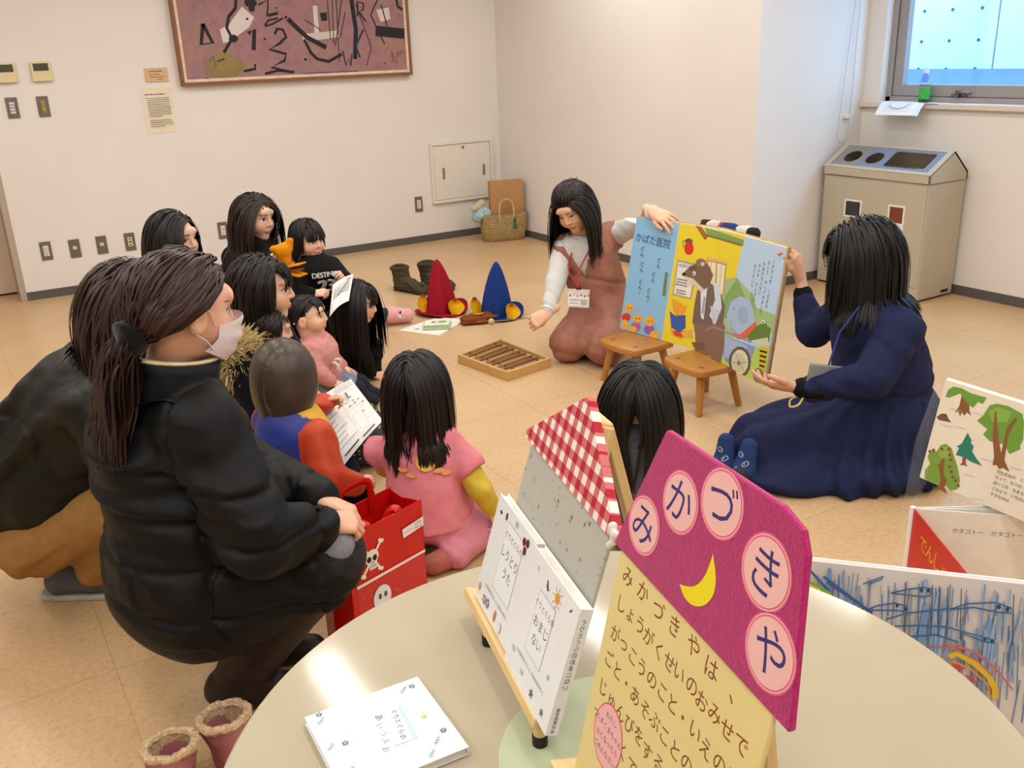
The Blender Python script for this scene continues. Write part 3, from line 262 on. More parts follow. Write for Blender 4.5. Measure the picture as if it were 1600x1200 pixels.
# ================================================================ implicit-surface modelling: soft bodies, cloth, figures
class Field:
    """distance field on a grid; shapes are blended in, then meshed by surface nets"""
    def __init__(s, lo, hi, h):
        s.h = h; s.lo = np.array(lo, np.float32); n = np.ceil((np.array(hi)-np.array(lo))/h).astype(int)+1; s.n = n
        s.ax = [s.lo[i]+np.arange(n[i], dtype=np.float32)*h for i in range(3)]; s.D = np.full(tuple(n), 1.0, np.float32)
    def _sl(s, lo, hi):
        a = np.clip(np.floor((np.array(lo)-s.lo)/s.h).astype(int), 0, s.n); b = np.clip(np.ceil((np.array(hi)-s.lo)/s.h).astype(int)+1, 0, s.n)
        sl = tuple(slice(int(x), int(max(x, y))) for x, y in zip(a, b))
        X = s.ax[0][sl[0]][:, None, None]; Y = s.ax[1][sl[1]][None, :, None]; Z = s.ax[2][sl[2]][None, None, :]
        return sl, X, Y, Z
    def _mix(s, sl, d, k, mode):
        A = s.D[sl]
        if mode == 'sub':
            d = -d; 
            if k > 0: hh = np.clip(.5-.5*(A-d)/k, 0, 1); s.D[sl] = A*(1-hh)+d*hh+k*hh*(1-hh)
            else: s.D[sl] = np.maximum(A, d)
        elif k > 0: hh = np.clip(.5+.5*(A-d)/k, 0, 1); s.D[sl] = A*(1-hh)+d*hh-k*hh*(1-hh)
        else: s.D[sl] = np.minimum(A, d)
        return s
    def cap(s, a, b, ra, rb=None, k=.02, flat=None, mode='add'):
        """tapered capsule a-b; flat=(axis,factor) squashes it along an axis"""
        rb = ra if rb is None else rb; a = np.array(a, np.float32); b = np.array(b, np.float32); m = max(ra, rb)+k+3*s.h
        sl, X, Y, Z = s._sl(np.minimum(a, b)-m, np.maximum(a, b)+m)
        ba = b-a; L = float(ba@ba)+1e-12; px, py, pz = X-a[0], Y-a[1], Z-a[2]
        t = np.clip((px*ba[0]+py*ba[1]+pz*ba[2])/L, 0, 1); px = px-ba[0]*t; py = py-ba[1]*t; pz = pz-ba[2]*t; sc_ = 1
        if flat is not None:
            n = np.array(flat[0], float); n /= np.linalg.norm(n); q = (px*n[0]+py*n[1]+pz*n[2])*(flat[1]-1); px = px+n[0]*q; py = py+n[1]*q; pz = pz+n[2]*q; sc_ = 1/math.sqrt(flat[1])
        d = (np.sqrt(px*px+py*py+pz*pz)-(ra+(rb-ra)*t))*sc_
        return s._mix(sl, d, k, mode)
    def chain(s, pts, rad, k=.02, flat=None):
        for i in range(len(pts)-1): s.cap(pts[i], pts[i+1], rad[i], rad[i+1], k if i == 0 else min(k, .012), flat)
        return s
    def ell(s, c, r, k=.02, R=None, mode='add'):
        c = np.array(c, np.float32); r = np.array(r, np.float32); m = float(r.max())+k+3*s.h
        sl, X, Y, Z = s._sl(c-m, c+m); x, y, z = X-c[0], Y-c[1], Z-c[2]
        if R is not None:   # columns of R: local axes
            x, y, z = R[0, 0]*x+R[1, 0]*y+R[2, 0]*z, R[0, 1]*x+R[1, 1]*y+R[2, 1]*z, R[0, 2]*x+R[1, 2]*y+R[2, 2]*z
        k0 = np.sqrt((x/r[0])**2+(y/r[1])**2+(z/r[2])**2); k1 = np.sqrt((x/r[0]**2)**2+(y/r[1]**2)**2+(z/r[2]**2)**2)+1e-9
        return s._mix(sl, k0*(k0-1)/k1, k, mode)
    def cut(s, o, n, k=0):
        """remove everything on the side n points to"""
        n = np.array(n, float); n /= np.linalg.norm(n); d = (s.ax[0][:, None, None]-o[0])*n[0]+(s.ax[1][None, :, None]-o[1])*n[1]+(s.ax[2][None, None, :]-o[2])*n[2]
        d = d.astype(np.float32)
        if k > 0: hh = np.clip(.5-.5*(s.D-d)/k, 0, 1); s.D = s.D*(1-hh)+d*hh+k*hh*(1-hh)
        else: s.D = np.maximum(s.D, d)
        return s
    def wrinkle(s, freq, amp, dirv=(0, 0, 1), seed=0, mask=None):
        """soft cloth folds running across dirv"""
        r = np.random.default_rng(seed); d = np.array(dirv, float); d /= np.linalg.norm(d)
        X = s.ax[0][:, None, None]; Y = s.ax[1][None, :, None]; Z = s.ax[2][None, None, :]
        ph = r.uniform(0, 6.3, 8); w1 = np.sin(X*freq*.31+ph[0])*np.cos(Y*freq*.27+ph[1])+np.sin(Z*freq*.29+ph[2])+np.sin((X+Y-Z)*freq*.17+ph[5])
        t = (X*d[0]+Y*d[1]+Z*d[2])*freq+w1*1.7
        f = np.sin(t+ph[3])+.55*np.sin(t*1.9+1.3*w1+ph[4]); env = .55+.45*np.sin(X*freq*.2+Y*freq*.23+Z*freq*.19+ph[6])
        s.D = (s.D+amp*(f*env)*(mask(X, Y, Z) if mask else 1)).astype(np.float32); return s
    def groove(s, o, n, width, depth):
        n = np.array(n, float); n /= np.linalg.norm(n); d = (s.ax[0][:, None, None]-o[0])*n[0]+(s.ax[1][None, :, None]-o[1])*n[1]+(s.ax[2][None, None, :]-o[2])*n[2]
        s.D = (s.D+depth*np.exp(-(d/width)**2)).astype(np.float32); return s
    def mesh(s):
        D = s.D; D[0], D[-1] = np.maximum(D[0], s.h), np.maximum(D[-1], s.h); D[:, 0], D[:, -1] = np.maximum(D[:, 0], s.h), np.maximum(D[:, -1], s.h); D[:, :, 0], D[:, :, -1] = np.maximum(D[:, :, 0], s.h), np.maximum(D[:, :, -1], s.h)
        I = D < 0; nx, ny, nz = D.shape; cnt = np.zeros((nx-1, ny-1, nz-1), np.int8)
        for a in (0, 1):
            for b in (0, 1):
                for c in (0, 1): cnt += I[a:nx-1+a, b:ny-1+b, c:nz-1+c]
        act = np.argwhere((cnt > 0) & (cnt < 8)); idx = np.full(cnt.shape, -1, np.int32); idx[tuple(act.T)] = np.arange(len(act))
        P = np.zeros((len(act), 3)); N = np.zeros(len(act)); i, j, k = act.T
        cor = [(a, b, c) for a in (0, 1) for b in (0, 1) for c in (0, 1)]
        vals = {q: D[i+q[0], j+q[1], k+q[2]] for q in cor}
        for a in cor:
            for ax in range(3):
                if a[ax] == 0:
                    b = list(a); b[ax] = 1; b = tuple(b); da, db = vals[a], vals[b]; m = (da < 0) != (db < 0); t = np.where(m, da/(da-db+1e-12), 0)
                    q = np.array(a, float)[None, :].repeat(len(act), 0); q[:, ax] = t; P += q*m[:, None]; N += m
        V = (act+P/N[:, None])*s.h+s.lo; Fs = []
        for ax in range(3):
            o1, o2 = (ax+1) % 3, (ax+2) % 3; sl0 = [slice(None)]*3; sl1 = [slice(None)]*3; sl0[ax] = slice(0, -1); sl1[ax] = slice(1, None)
            A, B = I[tuple(sl0)], I[tuple(sl1)]; e = np.argwhere(A != B); e = e[(e[:, o1] > 0) & (e[:, o2] > 0) & (e[:, o1] < D.shape[o1]-1) & (e[:, o2] < D.shape[o2]-1)]
            flip = ~A[tuple(e.T)]; q = []
            for d1, d2 in ((-1, -1), (0, -1), (0, 0), (-1, 0)):
                c = e.copy(); c[:, o1] += d1; c[:, o2] += d2; q.append(idx[tuple(c.T)])
            q = np.stack(q, 1); q[flip] = q[flip][:, ::-1]; Fs.append(q)
        return V, np.concatenate(Fs)

# ================================================================ the room
WALL = mat('painted_wall', 'eae4df', .85, .25, .015, 1.5)
CEIL = mat('ceiling_paint', 'e9e4dc', .9, .2, 0)
SKIRT = mat('vinyl_skirting', '5d5a57', .55, .4, .05)
ALU = mat('window_metal', 'a39d9b', .45, .5, .03, metal=.15)
GREYM = mat('grey_plate', '75706a', .4, .5, .04, metal=.3)
IVORY = mat('ivory_plastic', 'e0d2a4', .45, .5, .03)
WHITEP = mat('white_enamel', 'e8e2d8', .5, .45, .02)
def struct(name, mb, m, parent=None, smooth=False):
    o = mb.build(name, m, parent, smooth); 
    if parent is None: o['kind'] = 'structure'
    return o
CORK = cork()
floor = struct('floor', MB().box(-3.6, 5.4, -3.2, 7.6, -.06, -.002), CORK)
# interlocking cork tiles: wavy tongue edges, hairline joints
def tile_mesh(p=.48):
    n = 24; g = .0006; a = .005; pts = []
    wv = lambda t: a*math.sin(2*math.pi*t*12)
    for k in range(n): t = k/n; pts.append((t*p, wv(t)+g))
    for k in range(n): t = k/n; pts.append((p+wv(t)-g, t*p))
    for k in range(n): t = 1-k/n; pts.append((t*p, p+wv(t)-g))
    for k in range(n): t = 1-k/n; pts.append((wv(t)+g, t*p))
    return MB().prism(pts, -.002, 0)
t0 = tile_mesh().build('cork_tile', CORK, floor, False); first = True
for i in range(-6, 6):
    for j in range(-8, 6):
        x, y = 2.55+.48*i, 4.24+.48*j
        if x > 4.75 and y > 4.1: continue
        if first: o = t0; first = False
        else: o = t0.copy(); COL.objects.link(o)
        o.location = (x, y, 0)
ZC = 2.72
struct('ceiling', MB().box(-3.6, 5.4, -3.2, 7.6, ZC, ZC+.1), CEIL)
struct('wall_back', MB().box(.406, 4.4, 7.066, 7.5, -.002, ZC).box(-3.6, .406, 7.066, 7.5, 2.1, ZC).box(-3.6, -.55, 7.066, 7.5, -.002, 2.1).box(-.55, .406, 7.44, 7.5, -.002, 2.1), WALL)  # last box: unseen backing added to keep outside light from the door gap
struct('wall_right', MB().box(4.25, 5.4, 4.09, 7.066, -.002, ZC), WALL)
WY0, WY1, WZ0, WZ1 = 1.55, 3.965, 1.118, 2.35
struct('wall_window', MB().box(5.2, 5.4, -3.2, 4.09, -.002, WZ0).box(5.2, 5.4, -3.2, 4.09, WZ1, ZC).box(5.2, 5.4, WY1, 4.09, WZ0, WZ1).box(5.2, 5.4, -3.2, WY0, WZ0, WZ1), WALL)
struct('wall_left', MB().box(-3.8, -3.6, -3.2, 7.6, -.002, ZC), WALL)
struct('wall_front', MB().box(-3.6, 5.4, -3.4, -3.2, -.002, ZC), WALL)
bb = .058
struct('baseboard_back', MB().box(.406, 4.25, 7.06, 7.066, 0, bb, .001), SKIRT)
struct('baseboard_right', MB().box(4.244, 4.25, 4.09, 7.06, 0, bb, .001).box(4.244, 5.2, 4.084, 4.09, 0, bb, .001), SKIRT)
struct('baseboard_window', MB().box(5.194, 5.2, -3.2, 4.084, 0, bb, .001), SKIRT)
# door in a recess at the left end of the back wall
FRAMEM = mat('door_frame_paint', 'b5a695', .5, .4, .03)
d1 = MB().box(-.52, .37, 7.36, 7.40, .012, 2.08, .002).build('door_1', mat('door_laminate', 'd9c3b0', .45, .4, .03), None, False); d1['kind'] = 'structure'
MB().tube([(-.44, 7.36, 1.0), (-.44, 7.30, 1.0), (-.33, 7.30, 1.0)], .009, 10).build('door_handle', ALU, d1)
tr = MB().box(.366, .406, 7.0655, 7.43, 0, 2.1, .001).box(-.56, -.52, 7.0655, 7.43, 0, 2.1, .001).box(-.56, .406, 7.0655, 7.43, 2.06, 2.1, .001).build('trim_1', FRAMEM, None, False); tr['kind'] = 'structure'
# window: metal frame, sash, panes
win = MB().box(5.255, 5.36, WY0, WY1, WZ0, WZ0+.03, .002).box(5.255, 5.36, WY0, WY1, WZ1-.03, WZ1, .002).box(5.255, 5.36, WY1-.035, WY1, WZ0, WZ1, .002).box(5.255, 5.36, WY0, WY0+.03, WZ0, WZ1, .002).build('window_1', ALU, None, False); win['kind'] = 'structure'
GLASS, gnt, gb = nodes('window_glass')
for k in list(gnt.nodes):
    if k.type == 'BSDF_PRINCIPLED': gnt.nodes.remove(k)
_t = nd(gnt, 'ShaderNodeBsdfTransparent'); _t.inputs[0].default_value = (.93, .97, .98, 1); _g = nd(gnt, 'ShaderNodeBsdfGlossy'); _g.inputs['Roughness'].default_value = .02
_m = nd(gnt, 'ShaderNodeMixShader'); _m.inputs[0].default_value = .05; gnt.links.new(_t.outputs[0], _m.inputs[1]); gnt.links.new(_g.outputs[0], _m.inputs[2]); gnt.links.new(_m.outputs[0], [n for n in gnt.nodes if n.type == 'OUTPUT_MATERIAL'][0].inputs[0])
for k, (a, b) in enumerate(((3.0, WY1-.037), (WY0+.032, 2.995))):
    s = MB().box(5.27, 5.32, a, b, WZ0+.032, WZ0+.10, .002).box(5.27, 5.32, a, b, WZ1-.09, WZ1-.032, .002).box(5.27, 5.32, a, a+.065, WZ0+.1, WZ1-.09, .002).box(5.27, 5.32, b-.065, b, WZ0+.1, WZ1-.09, .002).build('sash', ALU, win, False)
    MB().box(5.292, 5.298, a+.06, b-.06, WZ0+.095, WZ1-.085).build('pane', GLASS, s, False)
    MB().box(5.255, 5.27, (a+b)/2-.05, (a+b)/2+.05, WZ0+.034, WZ0+.05, .002).box(5.235, 5.27, (a+b)/2-.012, (a+b)/2+.012, WZ0+.03, WZ0+.07, .003).tube([(5.245, (a+b)/2, WZ0+.06), (5.235, (a+b)/2-.09, WZ0+.056)], .007).build('latch', mat('latch_metal', '6f6a68', .35, .5, metal=.7), s)
struct('trim_2', MB().box(5.165, 5.26, WY0-.05, 4.088, WZ0-.034, WZ0-.001, .004), mat('sill_paint', 'ddd0c4', .5, .4, .02))
# what the window looks out on: a board-formed concrete wall with tie holes, its plinth, a rail, open sky above
CONC, cnt, cb = nodes('concrete'); v = coords(cnt); n1 = noise(cnt, v, 1.3, 6, .7); cnt.links.new(ramp(cnt, n1, [(.3, 'b7bdb9'), (.7, 'd8dcd6')]), cb.inputs['Base Color']); cb.inputs['Roughness'].default_value = .9
yard = MB().box(5.4, 12, -6, 12, -.5, -.4).build('ground', mat('paving', '9a9a96', .9, .2, .08, 4), None, False); yard['kind'] = 'structure'
cw = thing('concrete_wall', 'pale board-formed concrete wall with tie holes outside the window', 'wall', (7.7, 3.0, -.4))
DARKJ = mat('concrete_joint', '4b5560', .9, .1, .05)
for k in range(-1, 3): MB().box(0, .25, -1.4+k*1.6+.006, .2+k*1.6-.006, 0, 4.2, .004).build('panel', CONC, cw, False)
MB().box(.02, .23, -3, 5, 0, 4.19).build('joint_backing', DARKJ, cw, False)
tie0 = None
for k in range(-1, 3):
    for yy in (.15, .42, .69, .96, 1.23):
        for zz in (1.62, 1.85, 2.1, 2.35, 2.6, 2.85, 3.1):
            if tie0 is None: tie0 = MB().lathe([(.0, .0), (.013, .0), (.014, .004), (.0, .0041)], 10).build('tie_hole', DARKJ, cw); o = tie0
            else: o = tie0.copy(); COL.objects.link(o)
            o.matrix_local = T(-.001, -1.4+k*1.6+yy, zz) @ rotM('Y', -90)
pl = thing('plinth', 'blue sloping concrete kerb at the foot of the wall outside', 'kerb', (7.0, 3.0, -.4))
MB().prism([(0, 0), (.68, 0), (.68, 1.62), (0, 1.5)], -3, 4).build('kerb_body', mat('blue_grey_render', '5a72ac', .8, .2, .05), pl, False, M=Matrix(((1, 0, 0, 0), (0, 0, 1, 0), (0, 1, 0, 0), (0, 0, 0, 1))) @ rotM('Z', 0))
rl = thing('handrail', 'small grey metal rail loop on the kerb outside the window', 'rail', (6.9, 2.75, -.4))
MB().tube([(0, -.13, 0), (0, -.13, 1.585), (0, .13, 1.585), (0, .13, 0)], .012, 8).build('rail_tube', ALU, rl)
# ceiling lamps: surface fluorescent strips, running away along the room
LAMP = mat('lamp_diffuser', 'f4efe6', .5, .4, 0); HOUS = mat('lamp_housing', 'e4e2dc', .5, .4, .02)
lw = {(-1.41, -.8): 'behind the viewer at the left', (-1.41, 1.2): 'left of the viewer', (-1.41, 3.22): 'at the left over open floor', (-1.41, 5.2): 'at the far left by the door',
      (1.15, -.8): 'behind the viewer', (1.15, 1.2): 'over the viewer', (1.15, 3.22): 'over the seated children', (1.15, 5.2): 'over the mothers by the back wall',
      (3.71, -.8): 'behind the viewer at the right', (3.71, 1.2): 'over the display books', (3.71, 3.22): 'over the big book', (3.71, 5.2): 'by the far corner',
      (2.43, 1.2): 'over the round table', (2.43, -.8): 'behind the table on the right, added to brighten the near floor', (-.13, -.8): 'behind the viewer on the left, added to brighten the near floor', (2.43, 3.22): 'over the xylophone', (2.43, 5.2): 'over the pointed hats', (-.13, 1.2): 'left of the table', (-.13, 3.22): 'over the crouching women', (-.13, 5.2): 'over the left outlets'}  # the two rear lamps in this row are added to light the near floor
for (x, y), where in lw.items():
    L = thing('ceiling_light', 'white fluorescent strip light on the ceiling '+where, 'ceiling light', (x, y, ZC), group='ceiling strip lights')
    MB().box(-.11, .11, -.64, .64, -.05, 0, .004).build('housing', HOUS, L, False)
    MB().box(-.075, .075, -.62, .62, -.062, -.049).build('diffuser', LAMP, L, False)
    ld = bpy.data.lights.new('tube_glow', 'AREA'); ld.shape = 'RECTANGLE'; ld.size = .15; ld.size_y = 1.24; ld.energy = LAMP_POWER*.15*1.24*math.pi; ld.color = LAMP_COLOR
    lo = bpy.data.objects.new('tube_glow', ld); COL.objects.link(lo); lo.parent = L; lo.location = (0, 0, -.064)

# ================================================================ on the walls
def plate_M(x, z): return Matrix(((1, 0, 0, x), (0, 0, -1, 7.066), (0, 1, 0, z), (0, 0, 0, 1)))   # local x right, y up, z out of the wall
def wall_plate(name, label, cat, x, z, kind, w=.07, h=.125, group='wall plates'):
    t = thing(name, label, cat, M=plate_M(x, z), group=group)
    MB().box(-w/2, w/2, -h/2, h/2, 0, .008, .0015).build('cover_plate', GREYM, t, False)
    I = IVORY
    if kind == 'socket':
        MB().prism(rrect(-.017, .017, -.036, .036, .004), .007, .011, .001).build('socket_insert', mat('socket_ivory', 'ded7c4', .4), t)
        p = Print(z0=.0113)
        for yy in (.018, -.016):
            for xx in (-.006, .006): p.poly([(xx-.0012, yy-.005), (xx+.0012, yy-.005), (xx+.0012, yy+.005), (xx-.0012, yy+.005)], '2a2622')
            p.ell(0, yy-.011, .003, .003, '2a2622', 8)
        p.build('slots', t)
    elif kind == 'small':
        MB().prism(rrect(-.013, .013, -.006, .016, .002), .007, .011, .001).build('socket_insert', I, t)
        Print(z0=.0113).poly([(-.007, .0), (.007, .0), (.007, .01), (-.007, .01)], '9a8a58') if False else None
    elif kind == 'phone':
        MB().prism(rrect(-.015, .015, -.032, .032, .003), .007, .011, .001).build('socket_insert', I, t)
        p = Print(z0=.0113); p.ell(0, .02, .006, .006, '3c3626'); p.poly([(-.008, -.006), (.008, -.006), (.008, .006), (-.008, .006)], '3c3626'); p.ell(0, -.02, .006, .006, '3c3626'); p.build('slots', t)
    elif kind == 'switches':
        for k in range(4): MB().box(-.017, .014, -.036+k*.019, -.021+k*.019, .007, .013, .001).build('rocker', mat('rocker_white', 'd7d2d2', .4) if k == 0 else bpy.data.materials['rocker_white'], t, False)
    elif kind == 'key':
        MB().box(-.014, .014, -.042, .042, .007, .012, .001).build('brass_insert', mat('brass', 'a9955a', .35, .5, metal=.6), t, False)
        MB().lathe([(.008, .011), (.008, .017), (0, .017)], 14, M=T(0, -.016, 0)).build('key_cylinder', mat('brass_bright', 'd0b84e', .3, .5, metal=.6), t)
    return t
wall_plate('wall_outlet', 'grey plated power outlet nearest the door, leftmost of the low row', 'outlet', .58, .325, 'socket')
wall_plate('wall_outlet', 'grey blank-looking plate with a small ivory jack, second in the low row', 'outlet', .762, .317, 'small')
wall_plate('wall_outlet', 'grey plate with one small ivory jack, third in the low row', 'outlet', .939, .318, 'small')
wall_plate('wall_outlet', 'grey plate with round and square ivory jacks, left of the black-haired woman', 'outlet', 1.128, .316, 'phone')
wall_plate('wall_outlet', 'grey power outlet between the heads of the two mothers by the wall', 'outlet', 1.793, .312, 'socket')
wall_plate('wall_outlet', 'grey power outlet just left of the white access panel', 'outlet', 3.436, .323, 'socket')
wall_plate('light_switch', 'grey switch plate with four white rockers under the left thermostat', 'switch', .558, 1.27, 'switches', .07, .13)
wall_plate('light_switch', 'grey key switch plate with brass insert under the right thermostat', 'switch', .741, 1.268, 'key', .07, .13)
for x, lab in ((.56, 'ivory wall thermostat cut by the left picture edge'), (.768, 'ivory wall thermostat with tilted dark screen beside the first one')):
    t = thing('thermostat', lab, 'thermostat', M=plate_M(x, 1.487), group='thermostats')
    MB().box(-.06, .06, -.06, .06, 0, .022, .003).build('case', IVORY, t, False)
    MB().box(-.06, .06, -.0605, -.004, .018, .026, .002).build('flap', IVORY, t, False)
    MB().box(-.044, .046, .004, .05, .0215, .0235).build('screen', mat('lcd_screen', '4a4c40', .25, .5, .05), t, False)
t = thing('name_plaque', 'small tan wooden plaque with tiny lettering beside the painting', 'plaque', M=plate_M(1.49, 1.435))
MB().box(-.077, .077, -.046, .046, 0, .008, .001).build('board', wood('plaque_wood', 'd9b48c', 'c79f76', 5), t, False)
p = Print(z0=.0083); p.scribble(-.05, .04, .02, .009, '6b4a30', 1); p.scribble(-.05, .02, .001, .006, '7d5c40', 2); p.scribble(-.045, .05, -.016, .006, '7d5c40', 3); p.scribble(0, .04, -.032, .006, '7d5c40', 4); p.build('lettering', t)
t = thing('paper_notice', 'cream paper sheet of small black print on the wall left of the painting', 'notice', M=plate_M(1.47, 1.198))
MB().box(-.105, .105, -.154, .154, .0005, .0025).build('sheet', mat('cream_paper', 'ece0c6', .8, .3, .02), t, False)
p = Print(z0=.0028); p.scribble(-.08, .06, .105, .009, '4d4a48', 5)
for k in range(15):
    if k != 10: p.scribble(-.07 if k else -.08, .078 if k not in (9, 14) else .02, .082-k*.0135, .006, '6c6864', 10+k)
p.build('lettering', t)
t = thing('access_panel', 'white wall access panel with two slot pulls and round lock', 'panel', M=plate_M(3.865, .56))
MB().box(-.30, .30, -.25, -.225, 0, .03, .003).box(-.30, .30, .225, .25, 0, .03, .003).box(-.30, -.275, -.225, .225, 0, .03, .003).box(.275, .30, -.225, .225, 0, .03, .003).build('frame', WHITEP, t, False)
dr = MB().box(-.272, .272, -.222, .222, 0, .022, .002).build('door', WHITEP, t, False)
for x in (-.185, .205): MB().box(x-.011, x+.011, -.055, .04, .022, .025, .001).box(x-.006, x+.006, -.045, .03, .025, .0265, .001).build('slot_pull', mat('brushed_steel', '9b948a', .35, .5, metal=.7), dr, False)
MB().lathe([(.013, .022), (.013, .026), (.009, .027), (0, .027)], 16, M=T(.01, .195, 0)).build('lock', mat('lock_steel', '9c958c', .35, .5, metal=.7), dr)
# painting
t = thing('painting', 'large abstract mauve painting with black strokes in a brown wooden frame', 'painting', M=plate_M(1.642, 1.353))
PW, PH = 1.797, 1.15
fr = wood('frame_walnut', '8a5a38', '6a4128', 4)
MB().box(0, PW, 0, .022, 0, .055, .002).box(0, PW, PH-.022, PH, 0, .055, .002).box(0, .022, .022, PH-.022, 0, .055, .002).box(PW-.022, PW, .022, PH-.022, 0, .055, .002).build('frame', fr, t, False)
MB().box(.022, PW-.022, .022, .042, 0, .048).box(.022, PW-.022, PH-.042, PH-.022, 0, .048).box(.022, .042, .042, PH-.042, 0, .048).box(PW-.042, PW-.022, .042, PH-.042, 0, .048).build('liner', mat('linen_liner', 'e6cdb4', .8), t, False)
CANV, nt, b = nodes('painted_canvas'); v = coords(nt); n1 = noise(nt, v, 3.2, 5, .7); n2 = noise(nt, v, 16, 5, .7)
c1 = ramp(nt, n1, [(.3, '94667a'), (.47, '9c7078'), (.6, 'a07a68'), (.75, '9a7c5c')]); c2 = ramp(nt, n2, [(.3, '7b5066'), (.5, 'a07878'), (.7, 'b08a70')])
mx = nd(nt, 'ShaderNodeMix', data_type='RGBA'); mx.inputs[0].default_value = .42; nt.links.new(c1, mx.inputs[6]); nt.links.new(c2, mx.inputs[7]); nt.links.new(mx.outputs[2], b.inputs['Base Color']); b.inputs['Roughness'].default_value = .6; bump(nt, b, n2, .25, .003)
MB().box(.04, PW-.04, .04, PH-.04, 0, .042).build('canvas', CANV, t, False)
p = Print(z0=.0425)
def inb(q): return (min(max(q[0], .043), PW-.043), min(max(q[1], .043), PH-.043))
for it in PAINT:
    if it[0] == 'p': p.poly([inb(q) for q in it[2]], it[1])
    else: p.line([inb(q) for q in it[3]], it[2], it[1])
for q in range(26):   # the part of the picture above the photograph's edge goes on in the same manner
    x, y = random.uniform(.15, 1.6), random.uniform(.62, 1.05); p.line(spline([(x+random.uniform(-.12, .12), min(1.09, y+random.uniform(-.1, .1))) for _ in range(4)], 4), random.choice((.006, .012, .02)), '241f20')
p.build('brushwork', t)
# ================================================================ recycling bin
t = thing('recycling_bin', 'beige steel three-hole recycling bin with sloped lid against the window wall', 'bin', M=T(4.835, 3.67, 0))
BEIG = mat('beige_steel', 'bdb29c', .42, .45, .02); DK = mat('bin_dark', '2b2a2b', .7, .3, .05)
# local: x to the wall, y along it (front face at x=0)
MB().box(0, .335, -.375, .375, .012, .695, .004).build('body', BEIG, t, False)
MB().box(-.004, .0, -.365, .365, .09, .685, .001).build('door', BEIG, t, False)
MB().box(-.003, .0, -.37, .37, .018, .083, .001).build('kick_panel', BEIG, t, False)
MB().box(.02, .32, -.36, .36, 0, .012).build('base', DK, t, False)
# lid: a ridge with a sloped open front
A, B_ = (-.01, .745), (.2, .868)
MB().prism([(-.01, .70), (.34, .70), (.34, .745), (.2, .868), (-.01, .745)], .372, .38, M=Matrix(((1, 0, 0, 0), (0, 0, 1, 0), (0, 1, 0, 0), (0, 0, 0, 1)))).prism([(-.01, .70), (.34, .70), (.34, .745), (.2, .868), (-.01, .745)], -.38, -.372, M=Matrix(((1, 0, 0, 0), (0, 0, 1, 0), (0, 1, 0, 0), (0, 0, 0, 1)))).box(-.01, 0, -.38, .38, .70, .747, .002).box(.33, .34, -.38, .38, .70, .747).prism([(.34, .745), (.2, .868), (.192, .861), (.332, .738)], -.38, .38, M=Matrix(((1, 0, 0, 0), (0, 0, 1, 0), (0, 1, 0, 0), (0, 0, 0, 1)))).build('lid', BEIG, t, False)
SL = frameM((-.01, .38, .745), (0, -1, 0), (.21, 0, .123))    # slope frame: u right along the bin (towards -y), v up the slope
SLW, SLH = .76, math.hypot(.21, .123)
def slope_ring(name, m, outer, holes, z0, z1):
    b = bmesh.new(); loops = [outer]+holes; es = []
    for lp in loops:
        vs = [b.verts.new((x, y, z1)) for x, y in lp]; es += [b.edges.new((vs[i-1], vs[i])) for i in range(len(vs))]
    bmesh.ops.triangle_fill(b, use_beauty=True, use_dissolve=False, edges=es)
    r = bmesh.ops.extrude_face_region(b, geom=b.faces[:]); bmesh.ops.translate(b, vec=(0, 0, z0-z1), verts=[g for g in r['geom'] if isinstance(g, bmesh.types.BMVert)])
    bmesh.ops.recalc_face_normals(b, faces=b.faces); return MB().bm(b, M=SL).build(name, m, t, False)
slope_ring('lid_rim', BEIG, [(0, 0), (SLW, 0), (SLW, SLH), (0, SLH)], [[(.035, .025), (.725, .025), (.725, SLH-.022), (.035, SLH-.022)]], -.004, .006)
el = lambda x, y, a, b_: [(x+a*math.cos(k/20*2*math.pi), y+b_*math.sin(k/20*2*math.pi)) for k in range(20)]
slope_ring('hole_plate', mat('blue_grey_plate', '7f86a0', .4, .45, .03), [(.034, .024), (.726, .024), (.726, SLH-.021), (.034, SLH-.021)], [el(.14, .118, .057, .057), el(.30, .118, .057, .057), rrect(.40, .68, .05, .20, .02)], -.002, .003)
slope_ring('hole_grey_panel', mat('grey_plate_left', '8c8784', .45, .45, .03), [(.036, .026), (.225, .026), (.225, SLH-.023), (.036, SLH-.023)], [el(.14, .118, .0575, .0575)], .003, .0036)
MB().box(.02, .32, -.36, .36, .60, .64).build('inner_tray', DK, t, False)
BAGM = mat('white_bin_liner', 'd8d6d0', .5, .4, .05)
MB().lathe([(.07, 0), (.055, .04), (.03, .055), (0, .06)], 14, M=T(.14, -.20, .70), sx=1, sy=1.6).build('bin_liner', BAGM, t); MB().lathe([(.05, 0), (.04, .04), (0, .05)], 12, M=T(.15, .06, .70)).build('bin_liner', BAGM, t)
LF = Matrix(((0, 0, -1, -.0042), (-1, 0, 0, 0), (0, 1, 0, 0), (0, 0, 0, 1)))   # front face frame: u to the viewer's right (-y), v up, out -x
for x0, x1, y0, y1, c in ((-.20, -.07, .45, .56, '3a3a3a'), (.12, .235, .40, .56, '7d3f2a')):
    p = Print(); p.poly([(x0, y0), (x1, y0), (x1, y1), (x0, y1)], 'ebe7e0'); p.poly([(x0+.012, y0+.055 if x0 > 0 else y0+.01), (x1-.012, y0+.055 if x0 > 0 else y0+.01), (x1-.012, y1-.012), (x0+.012, y1-.012)], c); p.build('sorting_label', t, M=LF)
for x in (.13, .26): MB().box(x-.035, x+.035, -.3775, -.374, .028, .046, .002).build('side_slot', DK if x > .2 else BEIG, t, False)
